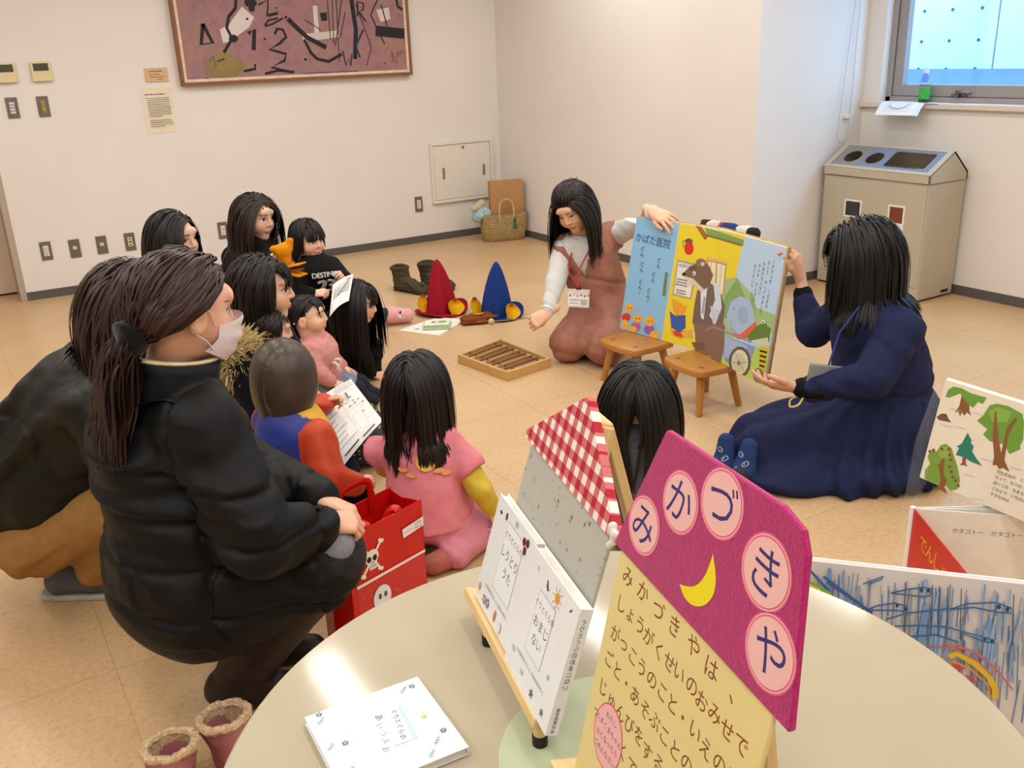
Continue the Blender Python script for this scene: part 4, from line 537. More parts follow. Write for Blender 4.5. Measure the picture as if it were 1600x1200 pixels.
# ================================================================ window sill things
t = thing('plastic_bottle', 'small clear plastic tea bottle with green label on the window sill', 'bottle', (5.205, 3.655, WZ0-.001))
MB().lathe([(.0, .001), (.028, 0), (.031, .006), (.031, .10), (.030, .115), (.022, .145), (.0135, .165), (.0125, .178)], 20).build('bottle_body', mat('clear_plastic', 'e6f3f0', .08, .5, 0, trans=.95, ior=1.2), t)
MB().lathe([(.0, .002), (.027, .002), (.0285, .03), (0, .03)], 20).build('tea', mat('pale_tea', 'c9b070', .1, .5, 0, trans=.6, ior=1.33), t)
MB().lathe([(.0316, .022), (.0316, .088)], 20).build('label_band', mat('green_label', '3fae4a', .4), t)
MB().lathe([(.0145, .170), (.0145, .187), (.013, .189), (0, .189)], 16).build('cap', mat('white_cap', 'e9dfe6', .4), t)
t = thing('paper_stack', 'curling printed paper sheets hanging over the edge of the window sill', 'paper', (5.17, 3.80, WZ0-.0005))
def sheet(nx, ny, f): 
    V = [f(i/nx, j/ny) for j in range(ny+1) for i in range(nx+1)]; F = [(j*(nx+1)+i, j*(nx+1)+i+1, (j+1)*(nx+1)+i+1, (j+1)*(nx+1)+i) for j in range(ny) for i in range(nx)]
    return V, F
PAPER = mat('copy_paper', 'eeece8', .75, .3, .015)
for k in range(3):
    def sf(u, v, k=k): x = .07-(v)*.20; return (x-.004*k, .10-u*.27-v*.06+.012*k, .0012*k+.001-(max(0, v-.42)**1.5)*.16+.008*u*max(0, v-.4))
    V, F = sheet(4, 8, sf); mk('sheet', V, F, PAPER, t, True)
V, F = sheet(3, 3, lambda u, v: (.085-v*.10, -.05-u*.22, .0005)); mk('sheet', V, F, PAPER, t, True)
p = Print(lambda u, v, z: (lambda q: (q[0]-.0005, q[1], q[2]+.0032+z))(sf(u, v)), z0=0)
for k in range(7): p.line([(.15, .45+k*.07), (.85, .45+k*.07)], .006, 'b9b7b8')
p.ell(.5, .6, .25, .2, 'c9c7cc'); p.ell(.5, .6, .22, .17, 'e9e7e4'); p.poly([(.7, .3), (.85, .3), (.85, .35), (.7, .35)], '77787c'); p.build('printing', t)
t = thing('blind_cord', 'looped beaded blind cord hanging beside the window', 'cord', (5.0, 4.07, 0))
MB().tube(spline([(.10, 0, 2.7), (.02, 0, 1.7), (-.04, 0, 1.0), (-.035, 0, .90), (.0, -.004, .875), (.04, 0, .90), (.06, 0, 1.1), (.07, 0, 1.7), (.11, 0, 2.7)], 8), .0018, 6).build('cord', mat('cord_white', 'a9a4a2', .5), t)
MB().box(.02, .06, -.008, .02, 1.02, 1.045, .003).build('cord_clip', WHITEP, t, False)
# ================================================================ basket in the corner
t = thing('straw_basket', 'woven straw tote basket standing in the room corner', 'basket', (4.035, 6.70, 0), math.radians(-17))
STRAW, nt, b = nodes('woven_straw'); v = coords(nt, (1, 1, 1)); wv = nd(nt, 'ShaderNodeTexWave', wave_type='BANDS', bands_direction='Z'); wv.inputs['Scale'].default_value = 24; wv.inputs['Distortion'].default_value = 5; wv.inputs['Detail'].default_value = 3; wv.inputs['Detail Scale'].default_value = 6
nt.links.new(v, wv.inputs[0]); nt.links.new(ramp(nt, wv.outputs[1], [(.1, '8f6f3e'), (.5, 'b99a62'), (.9, 'd3b982')]), b.inputs['Base Color']); b.inputs['Roughness'].default_value = .8; bump(nt, b, wv.outputs[1], .8, .006)
V = []; F = []; n = 40; prof = [(.0, .168, .075), (.01, .178, .083), (.08, .19, .092), (.17, .196, .092), (.215, .20, .085), (.222, .20, .084)]
for z, a, b_ in prof+[(z, a-.008, b_-.008) for z, a, b_ in prof[::-1]]:
    for k in range(n):
        q = 2*math.pi*k/n; c, s_ = math.cos(q), math.sin(q); ex = .55
        V.append((a*math.copysign(abs(c)**ex, c), b_*math.copysign(abs(s_)**ex, s_), z+.022*(z/.22)*abs(c)**3+random.uniform(-.001, .001)))
m_ = len(prof)*2
for i in range(m_-1):
    for k in range(n): F.append((i*n+k, i*n+(k+1) % n, (i+1)*n+(k+1) % n, (i+1)*n+k))
F += [tuple(range(n))[::-1], tuple((m_-1)*n+k for k in range(n))]
mk('basket_body', V, F, STRAW, t, True)
for s_ in (-1, 1): MB().tube(spline([(-.045, s_*.088, .17), (-.05, s_*.088, .25), (-.035, s_*.075, .32), (.015, s_*.07, .345), (.06, s_*.075, .32), (.075, s_*.088, .25), (.07, s_*.088, .18)], 6), .0085, 8).build('handle', mat('handle_straw', 'c7ab7c', .7, .3, .1), t)
ch = MB().tube([(.075, -.094, .21), (.078, -.097, .18)], .002, 6).lathe([(.0, -.06), (.018, -.058), (.012, -.03), (.006, 0), (0, .005)], 10, M=T(.078, -.1, .165)).lathe([(.0, -.03), (.012, -.01), (.012, .0), (0, .012)], 10, M=T(.078, -.1, .185)).build('tassel_charm', mat('teal_tassel', '2f6b63', .8, .2, .3, 60), t)
t = thing('cardboard_box', 'flat brown cardboard box standing upright inside the straw basket', 'box', (4.06, 6.71, .06), math.radians(-17))
CARD = mat('cardboard', 'b98d5e', .8, .2, .04, 8)
MB().box(-.125, .16, -.032, .045, 0, .43, .002).build('carton', CARD, t, False); MB().box(-.127, -.125, -.004, .016, .03, .42).build('tape', mat('tape', 'a8804f', .3), t, False)
t = thing('fabric_pouch', 'bundled beige and pale blue cloth pouch sticking out of the straw basket', 'pouch', (3.86, 6.73, .20))
CLOB = mat('pale_blue_cloth', 'a7c4cc', .85, .2, .15, 40); CLOT = mat('beige_cloth', 'c6b49c', .85, .2, .06)
def blob(name, parent, m, pts, k=.02, h=.008, disp=None):
    lo = np.min([np.array(p[0])-p[1] for p in pts], axis=0)-.02; hi = np.max([np.array(p[0])+p[1] for p in pts], axis=0)+.02
    f = Field(lo, hi, h)
    for i, q in enumerate(pts): f.cap(q[0], pts[q[2]][0] if len(q) > 2 else q[0], q[1], pts[q[2]][1] if len(q) > 2 else q[1], k)
    if disp: f.wrinkle(*disp)
    V, F = f.mesh(); return mk(name, V, F, m, parent, True)
f_ = [((-.05, 0, .02), .05), ((-.02, .01, .07), .045), ((.03, 0, .03), .05)]
blob('cloth', t, CLOB, f_, .03, .008, (60, .006, (1, .3, .5), 3))
blob('cloth_flap', t, CLOT, [((-.03, 0, .10), .03, 1), ((-.09, -.01, .085), .018, 2), ((-.01, .0, .125), .02)], .03, .006, (70, .004, (1, 0, 1), 4))

# ================================================================ story corner: stools, big book, xylophone, hats
HONEY = wood('honey_wood', 'b9803c', '9c6428', 5, 0, .38); HONEYD = mat('wood_plug', '8a5826', .5)
def stool(x, y, rz, lab):
    t = thing('wooden_stool', lab, 'stool', (x, y, 0), rz, 'low wooden stools under the big book')
    pts = spline([(-.125, -.115), (-.145, 0), (-.125, .115), (-.06, .135), (.06, .135), (.125, .115), (.14, 0), (.125, -.115), (.06, -.135), (-.06, -.135)], 5, True)
    MB().prism(pts, .176, .205, .006, seg=2).build('seat', HONEY, t)
    for sx in (-1, 1):
        for sy in (-1, 1):
            MB().tube([(sx*.082, sy*.08, .18), (sx*.112, sy*.11, 0)], [.0185, .0145], 14).build('leg', HONEY, t)
            MB().lathe([(.011, .2045), (.011, .2056), (0, .2056)], 12, M=T(sx*.08, sy*.078, 0)).build('tenon', HONEYD, t)
    return t
stool(2.662, 3.245, .05, 'low honey-wood stool by the kneeling reader, under the left page of the big book')
stool(2.705, 2.838, -.05, 'low honey-wood stool nearer the navy dress, under the right page of the big book')
t = thing('picture_book', 'oversized open picture book of animals standing on the two stools', 'book', (2.70, 2.93, 0))
O = np.array([2.70, 2.93, 0]); BLc, Gc, BRc, TLc, GTc, TRc = [np.array(p)-O for p in ([2.712, 3.439, .207], [2.765, 2.928, .207], [2.654, 2.442, .207], [2.79, 3.41, .745], [2.85, 2.928, .748], [2.741, 2.447, .752])]
def slab(name, parent, q, th, m, sag=0):
    """page block between four corners (bl, br, tr, tl), thickness away from the reader"""
    bl, br, tr_, tl = q; nx, ny = 10, 4; n = np.cross(br-bl, tl-bl); n /= np.linalg.norm(n)
    f = lambda s, v: (bl*(1-s)+br*s)*(1-v)+(tl*(1-s)+tr_*s)*v+n*sag*math.sin(math.pi*s)
    V = []; F = []
    for off in (0, -th):
        for j in range(ny+1):
            for i in range(nx+1): V.append(f(i/nx, j/ny)+n*off)
    k = (nx+1)*(ny+1); id_ = lambda i, j, o: o*k+j*(nx+1)+i
    for j in range(ny):
        for i in range(nx): F.append((id_(i, j, 0), id_(i+1, j, 0), id_(i+1, j+1, 0), id_(i, j+1, 0))); F.append((id_(i, j, 1), id_(i, j+1, 1), id_(i+1, j+1, 1), id_(i+1, j, 1)))
    for i in range(nx): F.append((id_(i, 0, 1), id_(i+1, 0, 1), id_(i+1, 0, 0), id_(i, 0, 0))); F.append((id_(i, ny, 0), id_(i+1, ny, 0), id_(i+1, ny, 1), id_(i, ny, 1)))
    for j in range(ny): F.append((id_(0, j, 1), id_(0, j, 0), id_(0, j+1, 0), id_(0, j+1, 1))); F.append((id_(nx, j, 0), id_(nx, j, 1), id_(nx, j+1, 1), id_(nx, j+1, 0)))
    o = mk(name, V, F, m, parent); return o, f, n
PAGE = mat('picture_book_page', 'e9e4d4', .6, .35, .02)
lp_, lf, ln = slab('left_page', t, (BLc, Gc, GTc, TLc), .010, PAGE); rp_, rf, rn = slab('right_page', t, (Gc, BRc, TRc, GTc), .016, PAGE)
slab('cover', t, (BLc+np.array([.0105, .006, -.003]), Gc+np.array([.012, 0, -.003]), GTc+np.array([.012, 0, .004]), TLc+np.array([.0105, .006, .004])), .003, mat('book_cover_board', 'c8a860', .6))
slab('cover', t, (Gc+np.array([.018, 0, -.003]), BRc+np.array([.018, -.006, -.003]), TRc+np.array([.018, -.006, .004]), GTc+np.array([.018, 0, .004])), .003, bpy.data.materials['book_cover_board'])
def sub(items):   # densify so the print follows the page's bow
    out = []
    for it in items:
        if it[0] == 'p':
            P = it[2]; Q = []
            for i in range(len(P)):
                a, b = P[i-1], P[i]; L = math.hypot(b[0]-a[0], b[1]-a[1]); m = max(1, int(L/.06)); Q += [(a[0]+(b[0]-a[0])*k/m, a[1]+(b[1]-a[1])*k/m) for k in range(m)]
            out.append(('p', it[1], Q))
        else: out.append(it)
    return out
for items, f, n, W, nm, pg in ((BOOKL, lf, ln, .51, 'left', lp_), (BOOKR, rf, rn, .5, 'right', rp_)):
    p = Print(lambda u, v, z, f=f, n=n, W=W: tuple(f(u/W, v/.545)+n*z), z0=.0006, dz=.00003)
    p.feat(sub(items)); NB = '2c3f66'
    for it in items:
        if it[0] != '@': continue
        x, y = it[2]; k = it[1]
        if k == 'kaba': p.text('かばた医院', x, y, .046, '3d5f8c', -3)
        elif k[0] == 'd': p.vtext({'d5': 'どん!', 'd6': 'どん!'}.get(k, 'どん'), x, y+.02, .026, NB)
        elif k == 'sign1': p.text('かばた医院', x+.01, y, .02, '4b4a44')
        elif k == 'sign2': [p.scribble(x-.03, x+.035, y+.005-i*.012, .006, '66645c', i) for i in range(3)]
        elif k == 'sign3': [p.scribble(x-.035, x+.02, y-.01-i*.012, .006, '66645c', 5+i) for i in range(2)]
        elif k == 'txt':
            for i, s_ in enumerate(('くまさんが　くるまを', 'ひいて　やってきました', 'かばたせんせい', 'みんな　げんきに', 'なりました')): p.vtext(s_, .435-i*.03, .48-.01*i, .017, '4d5560', 1.15)
    p.build('illustration', pg)
MB().tube([(BRc+np.array([.012, -.002, 0])), (TRc+np.array([.012, -.002, 0]))], .006, 6).build('spine_edge', mat('page_edge', 'b3926a', .7), t)
# xylophone
t = thing('xylophone', 'shallow wooden tray xylophone with eight alternating bars on the floor', 'xylophone', (2.295, 3.855, 0))
XW = wood('xylophone_frame_wood', 'cda467', 'b88b4e', 5, 1, .5); c4 = [np.array(q)-np.array([2.295, 3.855]) for q in ([2.115, 4.015], [2.168, 3.616], [2.458, 3.669], [2.439, 4.121])]
for i in range(4):
    a, b = c4[i], c4[(i+1) % 4]; d = (b-a)/np.linalg.norm(b-a); n = np.array([-d[1], d[0]])*.017; 
    MB().prism([tuple(a), tuple(b), tuple(b+n-d*.012), tuple(a+n+d*.012)], 0, .046, .0015).build('rail', XW, t, False)
ctr = np.mean(c4, axis=0)
MB().prism([tuple(ctr+(q-ctr)*.95) for q in c4], .002, .008).build('tray_bottom', mat('tray_gap_shade', '4a321a', .7), t, False)  # dark colour paints in the shade of the gaps between the bars
BARL, BARD = wood('bar_maple', 'b58a52', '9c7240', 5, 0, .45), wood('bar_walnut', '8c6138', '74502c', 5, 0, .45)
for k in range(8):
    v = (k+.75)/8.5; a = c4[1]*(1-v)+c4[0]*v; b = c4[2]*(1-v)+c4[3]*v; d = b-a; L = np.linalg.norm(d); d /= L; n = np.array([-d[1], d[0]])*.0150; a2, b2 = a+d*.028, b-d*(.028+.002*k)
    br = MB().prism([tuple(a2-n), tuple(b2-n), tuple(b2+n), tuple(a2+n)], .020, .039, .0015).build('bar', BARL if k % 2 == 0 else BARD, t, False)
    for q in (a2+d*.035, b2-d*.035): MB().lathe([(.0035, .038), (.0035, .047), (.005, .048), (.005, .052), (0, .053)], 8, M=T(q[0], q[1], 0)).build('peg', HONEYD, br)
    MB().tube([(*(a2+d*.02), .041), (*(b2-d*.02), .041)], .0012, 5).build('cord', HONEYD, br)
# pointed felt hats with ears
def hat(x, y, rz, m, lab, ears, lean=0):
    t = thing('pointed_hat', lab, 'hat', (x, y, 0), rz, 'felt hats with yellow-lined ears')
    n = 36; prof = [(1, 0), (.98, .06), (.92, .18), (.8, .38), (.64, .58), (.46, .76), (.3, .88), (.17, .955), (.07, .99), (0.005, 1)]; V = []; F = []; H = .33
    for r, z in prof:
        for k in range(n): q = 2*math.pi*k/n; R = .098*r*(1+.07*math.sin(3*q+.6)*(1-.2*z)-.17*max(0, math.cos(q-4.45))**24*min(1, (1-z)*4)-.10*max(0, math.cos(q-5.3))**30*min(1, (1-z)*4)); V.append((R*math.cos(q)+lean*z*z, R*math.sin(q)*.92, z*H+.004))
    for i in range(len(prof)-1):
        for k in range(n): F.append((i*n+k, i*n+(k+1) % n, (i+1)*n+(k+1) % n, (i+1)*n+k))
    mk('crown', V, F, m, t, True)
    V = []; F = []
    rr = [.085, .11, .135, .158, .165]
    for sgn in (1, -1):
        for i, r in enumerate(rr):
            for k in range(n): q = 2*math.pi*k/n; w_ = (i/4)**1.5*(.012+.03*max(0, math.cos(q-.55))**3+.012*math.sin(2*q)); V.append((r*math.cos(q), r*math.sin(q)*.95, .004+max(0, w_)+(.003 if sgn > 0 else 0)))
    for s_ in range(2):
        for i in range(4):
            for k in range(n):
                f = (s_*5*n+i*n+k, s_*5*n+i*n+(k+1) % n, s_*5*n+(i+1)*n+(k+1) % n, s_*5*n+(i+1)*n+k); F.append(f[::-1] if s_ == 0 else f)
    for k in range(n): F.append((4*n+k, 4*n+(k+1) % n, 9*n+(k+1) % n, 9*n+k))
    mk('brim', V, F, m, t, True)
    for (ex, ey, ez, ang, tilt, L, wd, ry) in ears:
        M = T(ex, ey, ez) @ rotM('Z', ang) @ rotM('Y', ry) @ rotM('X', tilt); e = None
        for off, mm, nm in ((.0, m, 'ear'), (.004, YEL, 'ear_lining')):
            V = []; F = []; nu, nv = 8, 10
            for j in range(nv+1):
                v = j/nv; w2 = wd*math.sin(math.pi*min(1, .12+.88*v))**.7*(1.0 if v < .6 else 1-.15*(v-.6))
                for i in range(nu+1): s_ = i/nu*2-1; V.append((s_*w2, (s_*s_)*-.035+off*-1-.02*math.sin(math.pi*v)+.03, v*L))
            for j in range(nv):
                for i in range(nu): F.append((j*(nu+1)+i, j*(nu+1)+i+1, (j+1)*(nu+1)+i+1, (j+1)*(nu+1)+i))
            o = mk(nm, V, F, mm, e if e else t, True, M=M if not e else None)
            e = e or o
    return t
YEL = mat('yellow_felt', 'e3a91a', .9, .15, .06, 40, .3, 600)
REDF = mat('red_felt', '9c1b2c', .9, .15, .05, 30, .3, 500); BLUF = mat('blue_felt', '223c82', .9, .15, .05, 30, .3, 500)
hat(2.512, 4.949, math.radians(-31), REDF, 'tall pointed red felt hat with yellow-lined ears on the floor', [(-.088, -.02, .01, -25, -12, .115, .04, -18), (.085, -.10, .012, 14, -38, .10, .052, 18)], -.01)
hat(2.733, 4.656, math.radians(-31), BLUF, 'tall pointed blue felt hat with yellow-lined ears on the floor', [(-.092, .0, .02, -20, -12, .11, .036, -30), (.078, -.112, .016, 16, -40, .10, .05, 30)], .01)
# brown ankle boots, pink fleece boots
def boot(parent, m, lining, shaft=.15, L=.24, open_r=.048, h=.005, fold=.004, seed=1, toe=.038, lean=0, nm='upper'):
    f = Field((-.09, -.10, -.01), (.09, L+.02, shaft+.05), h)
    f.chain([(0, 0, .04), (0, L*.4, .046), (0, L*.76, .034)], [.044, .048, toe+.004], .03, ((0, 0, 1), 1.05)); f.cap((0, .0, .05), (lean, -.005, shaft), .046, open_r+.01, .03, ((1, 0, 0), 1.05)); f.cap((0, .05, .07), (0, .03, .11), .035, .035, .03)
    f.wrinkle(75, fold, (0, .5, 1), seed); f.cut((0, 0, 0), (0, 0, -1)); f.cut((lean, 0, shaft+.01), (lean*2, -.15, 1)); f.cap((0, .0, .04), (lean, -.005, shaft+.03), open_r*.72, open_r, .006, mode='sub')
    V, F = f.mesh(); o = mk(nm, V, F, m, parent, True)
    V = []; n = 28
    sole = spline([(-.036, -.04), (-.04, .02), (-.036, L*.4), (-.044, L*.72), (-.025, L*.93), (.02, L*.95), (.044, L*.74), (.037, L*.4), (.038, .02), (.034, -.04), (0, -.052)], 4, True)
    MB().prism(sole, 0, .014, .003).build('sole', mat('rubber_sole', '2e2620', .8) if 'rubber_sole' not in bpy.data.materials else bpy.data.materials['rubber_sole'], parent)
    return o
BRB = mat('olive_brown_suede', '4a4031', .85, .2, .12, 50, .3, 300)
for (x, y, rz, lab, ln_) in ((2.565, 5.63, -160, 'slouchy olive-brown ankle boot standing in full view behind the red hat', 0), (2.765, 5.62, -165, 'slouchy olive-brown ankle boot half hidden by the red hat', .01)):
    t = thing('ankle_boot', lab, 'boot', (x, y, 0), math.radians(rz), 'pair of olive-brown ankle boots')
    boot(t, BRB, None, .155, .255, .05, .005, .010, 3, .04, ln_)
    MB().tube([(.058*math.cos(q), -.004+.056*math.sin(q), .158+.004*math.sin(2*q)) for q in np.linspace(0, 2*math.pi, 20, endpoint=False)], .011, 8, closed=True).build('cuff', BRB, t)
# felt puppet, papers and small books on the floor
t = thing('felt_puppet', 'brown felt bear hand puppet with yellow smile lying between the hats', 'puppet', (2.575, 4.615, 0), math.radians(-20))
f = Field((-.13, -.1, -.01), (.13, .11, .075), .004); f.cap((-.05, -.01, .028), (.05, .015, .034), .055, .042, .02, ((0, 0, 1), 2.4)); f.cap((.06, .02, .034), (.085, .045, .036), .025, .018, .01, ((0, 0, 1), 1.6)); f.cap((.05, -.02, .03), (.1, -.03, .034), .022, .016, .01, ((0, 0, 1), 1.6)); f.cap((-.02, .04, .03), (-.01, .075, .03), .02, .016, .01, ((0, 0, 1), 1.8)); f.cap((-.07, -.03, .014), (.04, -.035, .014), .035, .03, .006, ((0, 0, 1), 3)); f.wrinkle(70, .002, (1, .4, 0), 2); f.cut((0, 0, .001), (0, 0, -1))
V, F = f.mesh(); mk('puppet_body', V, F, mat('brown_felt', '7d421f', .9, .15, .06, 40, .3, 500), t, True)
p = Print(z0=.058); arc = [(-.03+.07*s_, .0-.022*math.sin(math.pi*s_)) for s_ in np.linspace(0, 1, 9)]; 
MB().tube([(x, y, .0565-.06*abs(y)) for x, y in arc], [.002, .005, .007, .008, .008, .008, .007, .005, .002], 8, flat=.5).build('smile', YEL, t)
MB().lathe([(.012, 0), (.012, .012), (0, .016)], 10, M=T(.075, .06, .04)).build('ear_tag', mat('pale_pink_felt', 'd9b9ae', .9), t)
PAP = mat('glossy_paper', 'ecebe2', .4, .4, .015)
c_ = np.array([2.31, 4.69]); q4 = [np.array(q)-c_ for q in ([2.122, 4.75], [2.262, 4.507], [2.522, 4.683], [2.412, 4.845])]
t = thing('picture_sheet', 'open white picture booklet lying flat on the floor before the red hat', 'booklet', (*c_, 0))
MB().prism([tuple(q) for q in q4], .0003, .004).build('sheet', PAP, t, False)
MB().prism([tuple(q4[1]*.2+q4[2]*.8+np.array([.05, -.02])), tuple(q4[2]+np.array([.03, -.01])), tuple(q4[3]+np.array([.04, -.03])), tuple(q4[3]*.75+q4[1]*.25)], .0045, .0065).build('loose_page', PAP, t, False)
p = Print(z0=.0045); p.ell(-.09, .01, .018, .012, '8fb07a'); p.build('printed_spot', t)
t = thing('board_book', 'thin green picture book on top of the white booklet', 'book', (2.335, 4.668, .0068), math.radians(-32), 'small stacked books on the floor')
t2 = thing('board_book', 'second green picture book, lowest of the little stack on the floor', 'book', (2.33, 4.66, .0068), math.radians(-30), 'small stacked books on the floor')
t.location.z += .012
GR = mat('pale_green_cover', 'b9cf9a', .4, .4, .03)
for tt, e in ((t, .0), (t2, .006)):
    MB().box(-.075-e, .075+e, -.055, .055, 0, .0018).box(-.075-e, .075+e, -.055, .055, .0092, .011).build('cover', GR, tt, False); MB().box(-.072-e, .074+e, -.052, .054, .0018, .0092).build('pages', PAP, tt, False)
p = Print(z0=.0113); p.poly([(-.07, -.05), (.07, -.05), (.07, .05), (-.07, .05)], 'e6ead8'); p.ell(.03, .015, .03, .022, '84a86a'); p.ell(-.02, .01, .014, .014, '6d6a78'); p.line([(-.05, .0), (.05, -.02)], .006, 'a9b88a'); p.build('cover_print', t)

# a bag standing behind the big book
t = thing('striped_bag', 'dark bag topped with navy, red and white striped cloth behind the big book', 'bag', (3.80, 3.82, 0), math.radians(-90))
f = Field((-.24, -.12, -.005), (.24, .12, .50), .012); f.cap((-.12, 0, .10), (.12, 0, .10), .095, .095, .02); f.cap((-.13, 0, .43), (.13, 0, .43), .05, .05, .06); f.cap((-.12, 0, .12), (-.12, 0, .40), .09, .06, .05); f.cap((.12, 0, .12), (.12, 0, .40), .09, .06, .05); f.wrinkle(40, .005, (1, 0, .4), 3); f.cut((0, 0, .002), (0, 0, -1)); V, F = f.mesh(); mk('bag_body', V, F, mat('dark_canvas', '23252e', .9), t, True)
for k, c in enumerate(('3a2c26', 'd9d4ca', 'a3402a', '24366e', '24366e', 'd9d4ca', '191a20')):
    f = Field((-.22+k*.06-.05, -.07, .40), (-.22+k*.06+.11, .07, .58), .006); f.cap((-.20+k*.058, 0, .505), (-.20+k*.058+.052, 0, .507), .030+.004*(k % 2), .031+.004*(k % 2), .006); f.wrinkle(80, .003, (0, 1, .6), k); V, F = f.mesh(); mk('cloth_stripe', V, F, mat('stripe_cloth', c, .9), t, True)

# ================================================================ round table and what stands on it
TZ = .68
t = thing('round_table', 'round beige laminate table with pale green centre disc in the foreground', 'table', (.579, .722, 0))
LAM = mat('beige_laminate', 'b3a992', .10, .5, .02, 4)
MB().lathe([(0, TZ-.03), (.489, TZ-.03), (.497, TZ-.025), (.497, TZ-.004), (.493, TZ), (0, TZ)], 96).build('tabletop', LAM, t)
MB().lathe([(.155, TZ-.001), (.155, TZ+.0006), (0, TZ+.0006)], 64).build('centre_disc', mat('pale_green_disc', 'b4bd9c', .3, .5, .02), t)
MB().lathe([(.04, .02), (.04, TZ-.03)], 24).build('pedestal', mat('table_steel', '8d8a84', .35, .5, metal=.8), t)
MB().lathe([(.28, 0), (.28, .012), (.06, .03), (.04, .04)], 40).build('foot_plate', bpy.data.materials['table_steel'], t)
PINE = wood('pine', 'e6c48c', 'd2a768', 5, 0, .5); RUB = mat('black_rubber', '1e1c1a', .7)
b1o, b1u, b1v = (.587, 1.0862, .725), (-.2389, -.9711, 0), (.2758, -.0678, .9588)
b2o, b2u, b2v = (.4893, .7106, .725), (-.2164, -.9763, 0), (.203, -.045, .9781)
def easel(o, u, v, lab, w=.31, back=.2, top=.40):
    M = frameM(o, u, v); t = thing('tabletop_easel', lab, 'easel', M=T(o[0], o[1], TZ), group='pine tabletop easels'); n = Vector((M[0][2], M[1][2], M[2][2])); P = lambda a, b, c: tuple(M @ Vector((a, b, c))-Vector((o[0], o[1], TZ)))
    def bar(name, p, q, wd, th, m=PINE):
        p, q = Vector(p), Vector(q); d = (q-p); L = d.length; x = Vector(u); Mx = frameM(p, d, x); return MB().box(0, L, -wd/2, wd/2, -th/2, th/2, .0015).build(name, m, t, False, M=Mx)
    # ledge: a stop bar the books stand on
    MB().box(-.006, w+.004, -.016, -.001, -.012, .022, .0015).build('ledge', PINE, t, False, M=T(-o[0], -o[1], -TZ) @ M)
    for a0 in (.045, w-.045):
        top_p = P(w/2+(a0-w/2)*.35, top, -.03); a, b = Vector(top_p), Vector(P(a0, 0, -.022)); d = (b-a).normalized(); foot = b+d*((b.z-.014)/-d.z)
        bar('front_leg', top_p, tuple(foot), .019, .016)
        MB().tube([tuple(foot-d*.012), tuple(foot+d*.012)], .0115, 10).build('rubber_tip', RUB, t)
    for a0 in (.078, w-.008):
        q = Vector(P(a0, -.014, .008)); MB().tube([tuple(q+Vector((0, 0, .004))), (q.x, q.y, .012)], .0085, 12).build('foot_peg', PINE, t); MB().tube([(q.x, q.y, .016), (q.x, q.y, .0008)], .0098, 12).build('rubber_tip', RUB, t)
    hd = Vector((-n.x, -n.y, 0)).normalized(); a = Vector(P(w/2, top-.01, -.05)); b = Vector((a.x, a.y, .012))+hd*back; bar('rear_leg', tuple(a), tuple(b), .022, .014); d = (b-a).normalized(); MB().tube([tuple(b-d*.012), tuple(b+d*.008)], .0115, 10).build('rubber_tip', RUB, t)
    MB().box(w/2-.035, w/2+.035, top-.02, top+.004, -.042, -.02, .002).build('top_block', PINE, t, False, M=T(-o[0], -o[1], -TZ) @ M)
    return t
easel(b1o, b1u, b1v, 'pine tabletop easel holding the two white books and the gingham house', .31, .085, .345)
easel(b2o, b2u, b2v, 'pine tabletop easel holding the magenta-roofed house board', .31, .05, .36)
# gingham-roofed house board
M1 = frameM(b1o, b1u, b1v); M2 = frameM(b2o, b2u, b2v)
t = thing('house_board', 'house-shaped board with red gingham roof and speckled grey felt wall', 'board', M=M1)
MB().prism([(.046, 0), (.328, 0), (.328, .256), (.046, .264)], -.006, -.001, .001).build('wall_card', speckle('speckled_felt', 'b9b7ae', '55554f', 60, .37), t, False)
MB().prism([(.049, .263), (.032, .264), (.028, .274), (.180, .375), (.186, .378), (.192, .375), (.339, .267), (.336, .256)], -.009, .003).build('roof', gingham(), t, False, M=None)
f = Field((.30, .23, -.02), (.36, .29, .02), .0025)
for k in range(9): q = random.uniform(0, 6.3); f.ell((.337+.006*math.cos(q), .262+.012*math.sin(q), .002+.004*random.random()), (.005, .005, .004), .003)
V, F = f.mesh(); mk('pompom', V, F, mat('white_wool', 'e8e2da', .95), t, True)
WHITEC = mat('white_gloss_cover', 'eceef0', .3, .45, .01); PGS = mat('page_block', 'e4e0d4', .8)
def hard_book(lab, M, w, h, th, spine=None, group='white picture books'):
    t = thing('picture_book', lab, 'book', M=M, group=group)
    MB().box(0, w, 0, h, th-.0022, th, .0006).build('front_cover', WHITEC, t, False); MB().box(0, w, 0, h, 0, .0022, .0006).build('back_cover', WHITEC, t, False)
    MB().box(.003, w-.003, .003, h-.003, .0022, th-.0022).build('pages', PGS, t, False); MB().box(w-.0025, w, 0, h, .002, th-.002, .0003).build('spine', WHITEC, t, False)
    return t
def star(p, x, y, r, c, n=5):
    p.poly([(x+(r if k % 2 == 0 else r*.45)*math.sin(k*math.pi/n), y+(r if k % 2 == 0 else r*.45)*math.cos(k*math.pi/n)) for k in range(2*n)], c)
def flower(p, x, y, r, c): [p.ell(x+r*math.cos(k*1.257), y+r*math.sin(k*1.257), r*.55, r*.55, c, 7) for k in range(5)]; p.ell(x, y, r*.4, r*.4, 'e9e6da', 7)
def sprig(p, x, y, r, c):
    p.line([(x-r, y-r), (x+r, y+r)], r*.14, c)
    for k in (-.5, .0, .5): p.line([(x+k*r, y+k*r), (x+k*r-r*.5, y+k*r+r*.35)], r*.14, c); p.line([(x+k*r, y+k*r), (x+k*r+r*.45, y+k*r-r*.4)], r*.14, c)
INK = '2b2b30'
ta = hard_book('white picture book of rhymes, left of the two on the easel ledge', M1 @ T(.02, .0005, .001), .1605, .169, .014)
